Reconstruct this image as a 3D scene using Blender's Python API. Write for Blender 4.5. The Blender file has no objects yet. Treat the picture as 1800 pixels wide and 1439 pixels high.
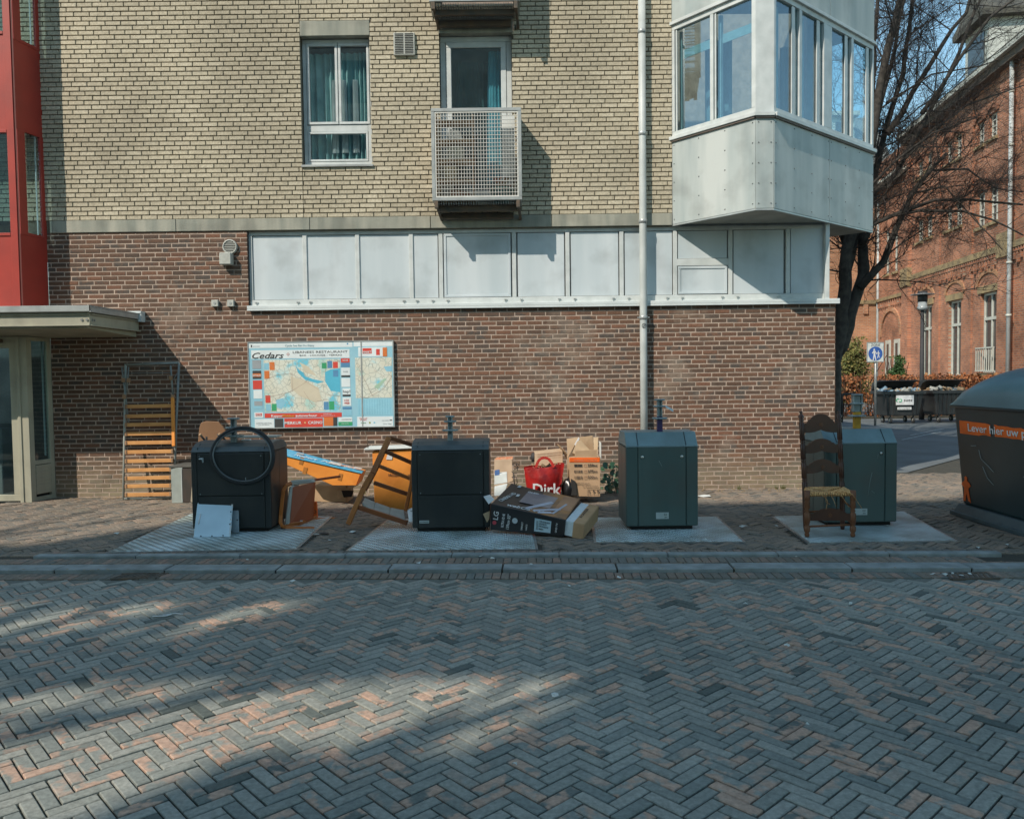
import bpy, bmesh, math, random
from math import radians as R, sin, cos, tan, pi, sqrt, atan2
from mathutils import Vector as V, Matrix as MX, noise as NZ
random.seed(7)
SC = bpy.context.scene; COL = SC.collection
# ---------------------------------------------------------------- camera
F = 1400.0; CAMH = 1.68; PITCH = R(2.43); ROLL = R(0.72)
cd = bpy.data.cameras.new('camera'); cam = bpy.data.objects.new('camera', cd); COL.objects.link(cam); SC.camera = cam
cd.sensor_fit = 'HORIZONTAL'; cd.sensor_width = 36; cd.lens = 36*F/1800; cd.clip_end = 2000; cd.clip_start = .05
_f = V((0, cos(PITCH), -sin(PITCH))); _u = V((0, sin(PITCH), cos(PITCH))); _r = V((1, 0, 0))
CR = _r*cos(ROLL) - _u*sin(ROLL); CU = _u*cos(ROLL) + _r*sin(ROLL); CP = V((0, 0, CAMH))
cam.matrix_world = MX((( CR.x, CU.x, -_f.x, CP.x), (CR.y, CU.y, -_f.y, CP.y), (CR.z, CU.z, -_f.z, CP.z), (0, 0, 0, 1)))
# ---------------------------------------------------------------- light
SA, SB = .92, 1.25                      # sun: per metre of +Y light moves +SA in X and -SB in Z
SUNV = V((-SA, -1, SB)).normalized()
w = bpy.data.worlds.new('World'); SC.world = w; w.use_nodes = True
nt = w.node_tree; nt.nodes.clear()
sky = nt.nodes.new('ShaderNodeTexSky'); sky.sky_type = 'NISHITA'; sky.sun_disc = False
sky.sun_elevation = math.asin(SUNV.z); sky.sun_rotation = atan2(SUNV.x, SUNV.y) % (2*pi)
sky.air_density = 1.0; sky.dust_density = .3; sky.ozone_density = 2.0
bg = nt.nodes.new('ShaderNodeBackground'); bg.inputs[1].default_value = .14
wo = nt.nodes.new('ShaderNodeOutputWorld'); tn = nt.nodes.new('ShaderNodeMix'); tn.data_type = 'RGBA'; tn.blend_type = 'MULTIPLY'; tn.inputs[0].default_value = 1; tn.inputs[7].default_value = (.97, 1.06, .88, 1); nt.links.new(sky.outputs[0], tn.inputs[6]); nt.links.new(tn.outputs[2], bg.inputs[0]); nt.links.new(bg.outputs[0], wo.inputs[0])
sd = bpy.data.lights.new('sun', 'SUN'); sd.energy = 2.95; sd.angle = R(.5); sd.color = (1, .90, .77)
sun = bpy.data.objects.new('sun', sd); COL.objects.link(sun); sun.rotation_euler = (-SUNV).to_track_quat('-Z', 'Y').to_euler()
vs = SC.view_settings; vs.view_transform = 'Standard'; vs.look = 'None'; vs.gamma = 1; vs.exposure = .72; vs.use_curve_mapping = False
# ---------------------------------------------------------------- helpers
def ray(px, py): return (_f + CR*((px-900)/F) - CU*((py-719.5)/F))
def at(px, py, Y):
    d = ray(px, py); return CP + d*(Y/d.y)
def gnd(px, py, z=0):
    d = ray(px, py); return CP + d*((z-CAMH)/d.z)
YW = 11.47
def wl(px, py): p = at(px, py, YW); return p.x, p.z
MATS = {}
def mat(name, c, c2=None, s=6, rough=.65, metal=0, bump=0, bs=60, rand=0, streak=0, spec=.5, dirt=0, lo=.35, hi=.65, coat=0):
    if name in MATS: return MATS[name]
    m = bpy.data.materials.new(name); MATS[name] = m; m.use_nodes = True
    n = m.node_tree.nodes; l = m.node_tree.links; b = n['Principled BSDF']
    b.inputs['Roughness'].default_value = rough; b.inputs['Metallic'].default_value = metal; b.inputs['Specular IOR Level'].default_value = spec
    if coat: b.inputs['Coat Weight'].default_value = coat
    geo = n.new('ShaderNodeNewGeometry')
    mp = n.new('ShaderNodeMapping'); l.new(geo.outputs['Position'], mp.inputs[0])
    if streak: mp.inputs['Scale'].default_value = (1, 1, .12)
    def nz(sc, det=5):
        t = n.new('ShaderNodeTexNoise'); t.inputs['Scale'].default_value = sc; t.inputs['Detail'].default_value = det; l.new(mp.outputs[0], t.inputs[0]); return t
    c2 = c2 or tuple(x*.78 for x in c)
    t = nz(s); mr = n.new('ShaderNodeMapRange'); mr.inputs[1].default_value = lo; mr.inputs[2].default_value = hi; l.new(t.outputs[0], mr.inputs[0])
    mx = n.new('ShaderNodeMix'); mx.data_type = 'RGBA'; mx.inputs[6].default_value = (*c, 1); mx.inputs[7].default_value = (*c2, 1); l.new(mr.outputs[0], mx.inputs[0])
    out = mx.outputs[2]
    if rand:
        rnd = rnd_node(n, l)
        q = n.new('ShaderNodeMapRange'); q.inputs[3].default_value = 1-rand; q.inputs[4].default_value = 1+rand; l.new(rnd, q.inputs[0])
        hs = n.new('ShaderNodeHueSaturation'); l.new(out, hs.inputs['Color']); l.new(q.outputs[0], hs.inputs['Value']); out = hs.outputs[0]
    if dirt:
        t2 = n.new('ShaderNodeTexNoise'); t2.inputs['Scale'].default_value = 2.3; t2.inputs['Detail'].default_value = 8; l.new(geo.outputs['Position'], t2.inputs[0])
        q2 = n.new('ShaderNodeMapRange'); q2.inputs[1].default_value = .5; q2.inputs[2].default_value = .7; q2.inputs[4].default_value = dirt; l.new(t2.outputs[0], q2.inputs[0])
        m2 = n.new('ShaderNodeMix'); m2.data_type = 'RGBA'; m2.inputs[7].default_value = (.07, .065, .055, 1); l.new(out, m2.inputs[6]); l.new(q2.outputs[0], m2.inputs[0]); out = m2.outputs[2]
    l.new(out, b.inputs['Base Color'])
    if bump:
        tb = n.new('ShaderNodeTexNoise'); tb.inputs['Scale'].default_value = bs; tb.inputs['Detail'].default_value = 6; l.new(geo.outputs['Position'], tb.inputs[0])
        bp = n.new('ShaderNodeBump'); bp.inputs['Strength'].default_value = bump; bp.inputs['Distance'].default_value = .01; l.new(tb.outputs[0], bp.inputs['Height']); l.new(bp.outputs[0], b.inputs['Normal'])
    return m
def rnd_node(n, l, salt=0.0):
    geo = n.new('ShaderNodeNewGeometry'); oi = n.new('ShaderNodeObjectInfo')
    a = n.new('ShaderNodeMath'); a.operation = 'ADD'; l.new(geo.outputs['Random Per Island'], a.inputs[0]); l.new(oi.outputs['Random'], a.inputs[1])
    k = n.new('ShaderNodeMath'); k.operation = 'MULTIPLY_ADD'; l.new(a.outputs[0], k.inputs[0]); k.inputs[1].default_value = 1+7.31*salt; k.inputs[2].default_value = salt
    f = n.new('ShaderNodeMath'); f.operation = 'FRACT'; l.new(k.outputs[0], f.inputs[0]); return f.outputs[0]
def brickmat(name, cols, patch=None, patch_p=.3, rough=.85, stain=None, stain_c=(.5, .45, .38), zstain=None, bump=.35, world=2.0, ps=9):
    """cols: ramp of (pos, colour) picked per brick; patch: second colour blotched inside some bricks"""
    m = bpy.data.materials.new(name); MATS[name] = m; m.use_nodes = True
    n = m.node_tree.nodes; l = m.node_tree.links; b = n['Principled BSDF']; b.inputs['Roughness'].default_value = rough; b.inputs['Specular IOR Level'].default_value = .35
    cr = n.new('ShaderNodeValToRGB'); el = cr.color_ramp.elements
    el[0].position = cols[0][0]; el[0].color = (*cols[0][1], 1); el[1].position = cols[-1][0]; el[1].color = (*cols[-1][1], 1)
    for p, c in cols[1:-1]: e = el.new(p); e.color = (*c, 1)
    l.new(rnd_node(n, l), cr.inputs[0]); out = cr.outputs[0]
    geo = n.new('ShaderNodeNewGeometry')
    def nz(sc, det=4, rg=.5):
        t = n.new('ShaderNodeTexNoise'); t.inputs['Scale'].default_value = sc; t.inputs['Detail'].default_value = det; t.inputs['Roughness'].default_value = rg; l.new(geo.outputs['Position'], t.inputs[0]); return t.outputs[0]
    def rng(src, a, b_, c=0, d=1):
        q = n.new('ShaderNodeMapRange'); q.inputs[1].default_value = a; q.inputs[2].default_value = b_; q.inputs[3].default_value = c; q.inputs[4].default_value = d; l.new(src, q.inputs[0]); return q.outputs[0]
    def mix(f, a, c):
        q = n.new('ShaderNodeMix'); q.data_type = 'RGBA'; l.new(f, q.inputs[0]); l.new(a, q.inputs[6]); q.inputs[7].default_value = (*c, 1); return q.outputs[2]
    def mul(a, c):
        q = n.new('ShaderNodeMath'); q.operation = 'MULTIPLY'; l.new(a, q.inputs[0]); l.new(c, q.inputs[1]); return q.outputs[0]
    if patch:
        r2 = rnd_node(n, l, .37); sel = rng(r2, 1-patch_p-.08, 1-patch_p+.08); bl = rng(nz(ps, 3), .44, .56); out = mix(mul(sel, bl), out, patch)
    # in-brick mottling
    mt = n.new('ShaderNodeHueSaturation'); l.new(out, mt.inputs['Color']); l.new(rng(nz(45, 6, .65), .3, .7, .72, 1.28), mt.inputs['Value']); out = mt.outputs[0]
    mt = n.new('ShaderNodeHueSaturation'); l.new(out, mt.inputs['Color']); l.new(rng(nz(world*.35, 4), .3, .7, .8, 1.18), mt.inputs['Value']); out = mt.outputs[0]
    if stain: out = mix(rng(nz(world, 6, .6), .58, .72, 0, stain), out, stain_c)
    if zstain:
        sp = n.new('ShaderNodeSeparateXYZ'); l.new(geo.outputs['Position'], sp.inputs[0])
        out = mix(mul(rng(sp.outputs[2], zstain[0], zstain[1], 1, 0), rng(nz(3, 5), .25, .6, .3, zstain[2])), out, zstain[3])
    l.new(out, b.inputs['Base Color'])
    bp = n.new('ShaderNodeBump'); bp.inputs['Strength'].default_value = bump; bp.inputs['Distance'].default_value = .006; l.new(nz(110, 6, .7), bp.inputs['Height']); l.new(bp.outputs[0], b.inputs['Normal'])
    return m
def glassmat(name, tint=(.75, .85, .88), refl=.25):
    m = bpy.data.materials.new(name); MATS[name] = m; m.use_nodes = True; n = m.node_tree.nodes; l = m.node_tree.links; n.clear()
    o = n.new('ShaderNodeOutputMaterial'); tr = n.new('ShaderNodeBsdfTransparent'); tr.inputs[0].default_value = (*tint, 1)
    g = n.new('ShaderNodeBsdfGlossy'); g.inputs['Roughness'].default_value = .015; g.inputs[0].default_value = (.92, .96, 1, 1)
    fr = n.new('ShaderNodeFresnel'); ge = n.new('ShaderNodeNewGeometry'); io = n.new('ShaderNodeMapRange'); io.inputs[3].default_value = 1.5; io.inputs[4].default_value = .6667; l.new(ge.outputs['Backfacing'], io.inputs[0]); l.new(io.outputs[0], fr.inputs[0]); q = n.new('ShaderNodeMapRange'); q.inputs[3].default_value = refl; q.inputs[4].default_value = 1.0; l.new(fr.outputs[0], q.inputs[0])
    mx = n.new('ShaderNodeMixShader'); l.new(q.outputs[0], mx.inputs[0]); l.new(tr.outputs[0], mx.inputs[1]); l.new(g.outputs[0], mx.inputs[2]); l.new(mx.outputs[0], o.inputs[0]); return m

class MB:
    def __init__(s): s.v = []; s.f = []; s.m = []; s.sm = []
    def quad(s, pts, mi=0):
        k = len(s.v); s.v += [tuple(p) for p in pts]; s.f.append(tuple(range(k, k+len(pts)))); s.m.append(mi); s.sm.append(False)
    def hexa(s, p, mi=0):   # p: bottom 4 ccw seen from above, top 4
        k = len(s.v); s.v += [tuple(q) for q in p]
        for f in ((3, 2, 1, 0), (4, 5, 6, 7), (0, 1, 5, 4), (1, 2, 6, 5), (2, 3, 7, 6), (3, 0, 4, 7)):
            s.f.append(tuple(k+i for i in f)); s.m.append(mi); s.sm.append(False)
    def box(s, x0, x1, y0, y1, z0, z1, mi=0):
        s.hexa([(x0, y0, z0), (x1, y0, z0), (x1, y1, z0), (x0, y1, z0), (x0, y0, z1), (x1, y0, z1), (x1, y1, z1), (x0, y1, z1)], mi)
    def obox(s, c, sx, sy, sz, M=None, mi=0):
        c = V(c); M = M or MX.Identity(3)
        P = [c + M @ V((a*sx/2, b*sy/2, d*sz/2)) for d in (-1, 1) for a, b in ((-1, -1), (1, -1), (1, 1), (-1, 1))]
        s.hexa(P, mi)
    def bar(s, a, b, w, h, up=(0, 0, 1), mi=0):   # rectangular bar from a to b
        a = V(a); b = V(b); d = (b-a); L = d.length; d.normalize(); u = V(up)
        if abs(d.dot(u)) > .98: u = V((0, 1, 0))
        x = d.cross(u).normalized(); z = x.cross(d)
        M = MX((x, d, z)).transposed(); s.obox((a+b)/2, w, L, h, M, mi)
    def prism(s, poly, o, u, v, w, mi=0):   # polygon in (u,v) from origin o, extruded by vector w
        o = V(o); u = V(u); v = V(v); w = V(w); k = len(s.v); n = len(poly)
        if u.cross(v).dot(w) > 0: poly = poly[::-1]
        s.v += [tuple(o+u*a+v*b) for a, b in poly] + [tuple(o+u*a+v*b+w) for a, b in poly]
        s.f.append(tuple(k+i for i in range(n))); s.f.append(tuple(k+n+i for i in reversed(range(n)))); s.m += [mi, mi]; s.sm += [False]*2
        for i in range(n):
            j = (i+1) % n; s.f.append((k+j, k+i, k+n+i, k+n+j)); s.m.append(mi); s.sm.append(False)
    def tube(s, pts, r, n=8, mi=0, cap=True, smooth=True):
        pts = [V(p) for p in pts]; rr = r if isinstance(r, (list, tuple)) else [r]*len(pts); k0 = len(s.v)
        d0 = (pts[1]-pts[0]).normalized(); ref = V((0, 0, 1)) if abs(d0.z) < .9 else V((1, 0, 0)); x = d0.cross(ref).normalized()
        for i, p in enumerate(pts):
            d = (pts[min(i+1, len(pts)-1)]-pts[max(i-1, 0)]).normalized(); x = (x - d*x.dot(d))
            x = x.normalized() if x.length > 1e-6 else d.orthogonal().normalized(); y = d.cross(x)
            for j in range(n): a = 2*pi*j/n; s.v.append(tuple(p + (x*cos(a)+y*sin(a))*rr[i]))
        for i in range(len(pts)-1):
            for j in range(n):
                a = k0+i*n+j; b = k0+i*n+(j+1) % n; s.f.append((a, b, b+n, a+n)); s.m.append(mi); s.sm.append(smooth)
        if cap:
            s.f.append(tuple(k0+j for j in reversed(range(n)))); s.f.append(tuple(k0+(len(pts)-1)*n+j for j in range(n))); s.m += [mi, mi]; s.sm += [False]*2
    def lathe(s, prof, o=(0, 0, 0), n=14, mi=0, M=None, smooth=True):   # prof (r,z) upwards
        o = V(o); M = M or MX.Identity(3); k0 = len(s.v)
        for r_, z in prof:
            for j in range(n): a = 2*pi*j/n; s.v.append(tuple(o + M @ V((max(r_, 1e-4)*cos(a), max(r_, 1e-4)*sin(a), z))))
        for i in range(len(prof)-1):
            for j in range(n):
                a = k0+i*n+j; b = k0+i*n+(j+1) % n; s.f.append((a, b, b+n, a+n)); s.m.append(mi); s.sm.append(smooth)
        s.f.append(tuple(k0+j for j in reversed(range(n)))); s.f.append(tuple(k0+(len(prof)-1)*n+j for j in range(n))); s.m += [mi, mi]; s.sm += [False]*2
    def mesh(s, name, mats):
        me = bpy.data.meshes.new(name); me.from_pydata(s.v, [], s.f)
        for m in (mats if isinstance(mats, (list, tuple)) else [mats]): me.materials.append(m)
        me.polygons.foreach_set('material_index', s.m); me.polygons.foreach_set('use_smooth', s.sm); me.update(); return me
    def build(s, name, mats, parent=None, bevel=0, kind=None, label=None, loc=None, seg=1):
        o = bpy.data.objects.new(name, s.mesh(name, mats)); COL.objects.link(o)
        if loc is not None: o.location = loc
        if parent: attach(o, parent)
        if bevel:
            b = o.modifiers.new('bevel', 'BEVEL'); b.width = bevel; b.segments = seg; b.limit_method = 'ANGLE'; b.angle_limit = R(40)
        if kind: o['kind'] = kind
        if label: o['label'] = label
        return o
def attach(o, parent):      # coordinates stay in the world frame: undo the parent's placement
    o.parent = parent; o.matrix_parent_inverse = wmat(parent).inverted()
def wmat(o):
    m = o.matrix_basis.copy()
    return (wmat(o.parent) @ o.matrix_parent_inverse @ m) if o.parent else m
def thing(name, label, cat, loc=(0, 0, 0), group=None, kind=None, rz=0):
    o = bpy.data.objects.new(name, None); COL.objects.link(o); o.location = loc; o.rotation_euler.z = rz; o.empty_display_size = .1
    return tag(o, label, cat, group, kind)
def tag(o, label=None, cat=None, group=None, kind=None):
    if label: o['label'] = label
    if cat: o['category'] = cat
    if group: o['group'] = group
    if kind: o['kind'] = kind
    return o
def struct(o): o['kind'] = 'structure'; return o
def text(s, o, u, v, h, m, parent, name='lettering', shear=0, width=None, align='LEFT', ext=.0008, bold=0, space=1.0, label=None):
    """flat lettering: baseline start o, direction u, up v (unit), cap height about h, optional total width"""
    c = bpy.data.curves.new(name, 'FONT'); c.body = s; c.size = h/.7; c.shear = shear; c.extrude = ext; c.offset = min(bold, .012)*c.size*1.2; c.align_x = 'LEFT'; c.space_character = space; c.resolution_u = 2
    ob = bpy.data.objects.new(name, c); COL.objects.link(ob); dg = bpy.context.evaluated_depsgraph_get(); me = bpy.data.meshes.new_from_object(ob.evaluated_get(dg)); bpy.data.objects.remove(ob); bpy.data.curves.remove(c)
    if not me.vertices: return None
    xs = [p.co.x for p in me.vertices]; x0, x1 = min(xs), max(xs); k = (width/(x1-x0)) if width else 1
    u = V(u).normalized(); v = V(v).normalized(); w_ = u.cross(v)
    off = {'LEFT': 0, 'CENTER': -(x1-x0)*k/2, 'RIGHT': -(x1-x0)*k}[align]
    for p in me.vertices: q = p.co.copy(); p.co = V(o) + u*((q.x-x0)*k+off) + v*q.y + w_*(q.z+.0015)
    me.materials.clear(); me.materials.append(m); o2 = bpy.data.objects.new(name, me); COL.objects.link(o2)
    if parent: attach(o2, parent)
    if label: o2['label'] = label
    return o2
def rsub(rects, hole):     # subtract a rectangle from rectangles (x0,x1,z0,z1)
    out = []; a0, a1, b0, b1 = hole
    for x0, x1, z0, z1 in rects:
        if a1 <= x0 or a0 >= x1 or b1 <= z0 or b0 >= z1: out.append((x0, x1, z0, z1)); continue
        if a0 > x0: out.append((x0, a0, z0, z1))
        if a1 < x1: out.append((a1, x1, z0, z1))
        m0, m1 = max(x0, a0), min(x1, a1)
        if b0 > z0: out.append((m0, m1, z0, b0))
        if b1 < z1: out.append((m0, m1, b1, z1))
    return [q for q in out if q[1]-q[0] > .012 and q[3]-q[2] > .008]
def brick_geo(mb, x0, x1, z0, z1, y, d=.012, e=.003, mi=0):   # a brick face proud by d of plane y, facing -Y, open back
    k = len(mb.v)
    for yy, g in ((y+.004, 0), (y-d+e, 0), (y-d, e)):
        mb.v += [(x0+g, yy, z0+g), (x1-g, yy, z0+g), (x1-g, yy, z1-g), (x0+g, yy, z1-g)]
    for a in (0, 4):
        for i in range(4): j = (i+1) % 4; mb.f.append((k+a+i, k+a+j, k+a+4+j, k+a+4+i)); mb.m.append(mi); mb.sm.append(False)
    mb.f.append((k+8, k+9, k+10, k+11)); mb.m.append(mi); mb.sm.append(False)
def brick_wall(parent, rect, holes, y, brickm, mortarm, course, pitch, joint, centre, d=.012, nmax=300, back=.25, vj=None):
    """mortar body + running-bond bricks; the nmax full bricks nearest `centre` are objects of their own"""
    x0, x1, z0, z1 = rect; body = [rect]
    for h in holes: body = rsub(body, h)
    mb = MB()
    for q in body: mb.box(q[0], q[1], y, y+back, q[2], q[3])
    wall = mb.build('wall', mortarm, parent)
    full = []; rest = MB(); row = 0; z = z0
    while z < z1-.01:
        off = (0, .5, .08, .58, .25, .75)[row % 6]*pitch + random.uniform(-.008, .008); x = x0-pitch+off
        while x < x1:
            j = random.uniform(-.002, .002); r_ = (max(x, x0), min(x+pitch-joint, x1), z+joint/2+j*.4, min(z+course-joint/2+j*.4, z1))
            x += pitch
            if r_[1]-r_[0] < .015: continue
            got = [r_]
            for h in holes: got = rsub(got, h)
            for q in got:
                if abs((q[1]-q[0])-(pitch-joint)) < 1e-4 and abs((q[3]-q[2])-(course-joint)) < 1e-4: full.append(q)
                else: brick_geo(rest, *q, y, d)
        z += course; row += 1
    full.sort(key=lambda q: (q[0]-centre[0])**2 + (q[2]-centre[1])**2*2.2)
    for q in full[nmax:]:
        dy = random.uniform(-.0025, .0025); brick_geo(rest, *q, y, d+dy)
    rest.build('brickwork', brickm, wall, kind='stuff')
    pm = MB(); W_, H_ = pitch-joint, course-joint; brick_geo(pm, -W_/2, W_/2, -H_/2, H_/2, 0, d); me = pm.mesh('brick', brickm)
    for q in full[:nmax]:
        o = bpy.data.objects.new('brick', me); COL.objects.link(o); o.parent = wall
        o.location = ((q[0]+q[1])/2, y+random.uniform(-.0025, .0025), (q[2]+q[3])/2); o.rotation_euler = (0, R(random.uniform(-.25, .25)), R(random.uniform(-.25, .25)))
    return wall
# ================================================================ materials
white = mat('white_paint', (.60, .64, .64), (.52, .565, .57), s=2.5, rough=.5, dirt=.12, bump=.05)
panelm = mat('white_panel', (.54, .59, .615), (.44, .505, .535), s=2.6, rough=.55, streak=1, dirt=.22)
bayp = mat('grey_panel', (.47, .50, .485), (.31, .36, .36), s=3.0, rough=.6, streak=1, dirt=.25, bump=.03)
alu = mat('aluminium', (.44, .46, .45), (.33, .35, .345), s=5, rough=.4, metal=.35, dirt=.15)
frame_w = mat('window_frame', (.56, .59, .585), (.47, .505, .50), s=7, rough=.45, dirt=.15)
dark = mat('dark_gap', (.015, .015, .015), rough=.9)
concrete = mat('concrete', (.36, .35, .29), (.23, .24, .205), s=7, rough=.9, streak=1, dirt=.35, bump=.3, bs=90)
redp = mat('red_paint', (.36, .035, .022), (.30, .03, .02), s=3, rough=.45, dirt=.1)
cream = mat('cream_paint', (.40, .38, .29), (.31, .30, .235), s=4, rough=.5, streak=1, dirt=.25)
glass = glassmat('glass', (.95, .985, .985), .05); glass_d = glassmat('glass_dark', (.72, .82, .83), .06); glass_bay = glassmat('glass_bay', (.70, .84, .87), .09)
curt = mat('curtain', (.26, .46, .46), (.16, .32, .33), s=5, rough=.9); curt_w = mat('sheer_curtain', (.55, .62, .62), rough=.9)
steel = mat('galvanised_steel', (.36, .37, .36), (.24, .25, .25), s=18, rough=.45, metal=.6, dirt=.2)
rust = mat('dark_steel', (.07, .065, .055), (.13, .09, .06), s=9, rough=.8)
black = mat('black_plastic', (.018, .019, .02), (.03, .03, .03), rough=.45)
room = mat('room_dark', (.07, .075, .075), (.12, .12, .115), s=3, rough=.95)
yel_b = brickmat('yellow_brick', [(0, (.42, .37, .275)), (.35, (.465, .41, .305)), (.7, (.39, .345, .255)), (1, (.51, .455, .345))], stain=.18, stain_c=(.34, .29, .19), bump=.25)
yel_m = mat('dark_mortar', (.17, .15, .11), (.11, .10, .08), s=20, rough=1)
brn_b = brickmat('brown_brick', [(0, (.105, .062, .043)), (.3, (.145, .078, .050)), (.6, (.09, .060, .045)), (.85, (.18, .086, .053)), (1, (.125, .082, .058))], patch=(.085, .068, .058), patch_p=.3, stain=.6, stain_c=(.29, .24, .19), zstain=(.1, .62, .75, (.28, .245, .165)), bump=.45, world=1.1, ps=6)
brn_m = mat('pale_mortar', (.44, .345, .28), (.31, .245, .20), s=9, rough=1, bump=.4)

# ================================================================ apartment building
BL = thing('apartment_building', 'apartment building with yellow brick over brown brick and a white corner bay window', 'building', (0, YW, 0))
XL, XR = -9.2, 4.65
# reference heights on the wall face
zl0, zl1 = wl(600, 404)[1], wl(600, 382.5)[1]           # concrete ledge
sx0 = wl(435, 450)[0]; sz0 = wl(950, 537)[1]; sz1 = zl0   # strip of white panels
sx1 = wl(1457, 450)[0]
print('ledge', zl0, zl1, 'strip', sx0, sx1, sz0)
w1 = (wl(530, 200)[0], wl(652, 200)[0], wl(590, 292)[1], wl(590, 64)[1])
dr = (wl(774, 200)[0], wl(901, 200)[0], wl(838, 352)[1], wl(838, 59)[1])
l1 = (wl(527, 50)[0], wl(650, 50)[0], w1[3], wl(590, 37)[1])
l2 = (wl(771, 40)[0], wl(902, 40)[0], dr[3], wl(838, 31)[1])
BX0, BY0 = 2.32, YW; BX1, BY1 = 3.19, 10.43; BX2, BY2 = 3.43, 10.43; BX3, BY3 = 5.53, 12.23
BZ0, BZS, BZH = 3.81, 5.03, 6.56
ZT = 9.0
# wall bricks
course, pitch = .0647, .2205
upper_holes = [w1, dr, l1, l2, (BX0+.0, 9, zl1, 99), (w1[0]-.004, w1[0]+.004, zl1, w1[2]), (w1[0]-.004, w1[0]+.004, l1[3], 99), (wl(775, 0)[0], wl(902, 0)[0], l2[3]+.18, 99)]
wu = brick_wall(BL, (XL, BX0, zl1, ZT), upper_holes, YW, yel_b, yel_m, course, pitch, .0135, (-1.5, 4.9), d=.015)
wu.name = 'yellow_brick_wall'
EX = -6.61     # where the entrance and red bay meet the wall
wlow = brick_wall(BL, (EX, XR, -.06, zl0), [(sx0, 9, sz0, 99)], YW, brn_b, brn_m, course, pitch, .0145, (-.6, 1.9), d=.004)
wlow.name = 'brown_brick_wall'
# side wall and inside
mb = MB(); mb.box(XR-.25, XR, YW+.25, 24, -.06, sz0); mb.box(XR-.3, XR-.02, YW+.3, 24, sz0, ZT); mb.box(XL, XR-.3, YW+2.6, YW+2.8, zl1, ZT)
mb.box(XL, XR, YW+.25, YW+2.6, zl1-.2, zl1); mb.build('side_wall', brn_m, BL)
# brick quoins at the right corner, side face
mb = MB()
for r in range(int((sz0+.06)/course)):
    z = -.06+r*course; mb.box(XR-.002, XR+.008, YW+.0, YW+(.1 if r % 2 else .21), z+.006, z+course-.006)
mb.build('corner_brickwork', brn_b, BL, kind='stuff')
# concrete ledge in blocks
xs = [wl(p, 390)[0] for p in (88, 310, 545, 757, 970, 1183)]; xs[-1] = BX0
for a, b in zip(xs[:-1], xs[1:]):
    m_ = MB(); m_.box(a+.004, b-.004, YW-.022, YW+.1, zl0+.004, zl1); m_.build('ledge', concrete, BL, bevel=.004)
mb = MB(); mb.box(xs[0]-.4, BX0, YW+.0, YW+.2, zl0-.01, zl1); mb.build('ledge_core', yel_m, BL)
for q in (l1, l2):
    m_ = MB(); m_.box(q[0]+.003, q[1]-.003, YW-.018, YW+.1, q[2]+.002, q[3]-.004); m_.build('lintel', concrete, BL, bevel=.004)
def fr(mb, x0, x1, z0, z1, y0, y1, t, mi=0):    # rectangular frame ring
    mb.box(x0, x1, y0, y1, z1-t, z1, mi); mb.box(x0, x1, y0, y1, z0, z0+t, mi); mb.box(x0, x0+t, y0+.0007, y1, z0+t, z1-t, mi); mb.box(x1-t, x1, y0+.0007, y1, z0+t, z1-t, mi)
# ---------------------------------------------------------------- curtained window
W1 = thing('window', None, None); attach(W1, BL); W1['label'] = 'white window with teal curtains'
y = YW+.10; mb = MB(); x0, x1, z0, z1 = w1; fr(mb, x0+.004, x1-.004, z0+.03, z1-.004, y, y+.08, .055)
zm = wl(590, 222)[1]; mb.box(x0+.0605, x1-.0605, y+.003, y+.08, zm-.045, zm+.05); mb.build('frame', frame_w, W1, bevel=.004)
xm = wl(592, 150)[0]
for a, b in ((x0+.065, xm-.006), (xm+.006, x1-.03)):
    s_ = MB(); fr(s_, a, b, zm+.054, z1-.062, y-.012, y+.03, .035); s_.build('sash', frame_w, W1, bevel=.003)
mb = MB(); fr(mb, x0+.062, x1-.062, z0+.09, zm-.048, y-.006, y+.03, .03); mb.build('sash', frame_w, W1, bevel=.003)
mb = MB(); mb.box(x0+.06, x1-.06, y+.032, y+.038, z0+.08, z1-.06); mb.build('pane', glass, W1)
def curtain(x0, x1, z0, z1, y, m, parent, waves=7, amp=.035, skew=0, name='curtain'):
    mb = MB(); n = waves*10; k = len(mb.v)
    for r_ in range(9):
        t = r_/8
        for i in range(n+1):
            u = i/n; xx = x0+(x1-x0)*u + skew*(1-t)*(u-.5); mb.v.append((xx, y+amp*sin(u*waves*2*pi+1.3*sin(u*9)+.5*t)*(1-.4*t)+.01*sin(u*31), z0+(z1-z0)*t))
    for r_ in range(8):
        for i in range(n): a = r_*(n+1)+i; mb.f.append((a, a+1, a+n+2, a+n+1)); mb.m.append(0); mb.sm.append(True)
    return mb.build(name, m, parent)
curtain(x0+.02, xm+.05, z0+.02, z1-.12, y+.22, curt, W1, 6, .05); curtain(xm-.02, x1-.02, z0+.02, z1-.12, y+.20, curt, W1, 6, .05)
for px in (583, 600, 620):
    xx = wl(px, 200)[0]; curtain(xx-.045, xx+.03, z0+.25, z1-.52, y+.15, curt_w, W1, 2, .012, .02, 'sheer_curtain')
mb = MB(); mb.box(x0-.012, x1+.025, YW-.045, y+.002, z0-.02, z0+.012); mb.build('sill', alu, W1, bevel=.004)
mb = MB(); mb.box(x0+.12, x0+.46, y+.12, y+.2, z0+.10, z0+.135); mb.build('ledge_clutter', white, W1, bevel=.01)
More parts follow.
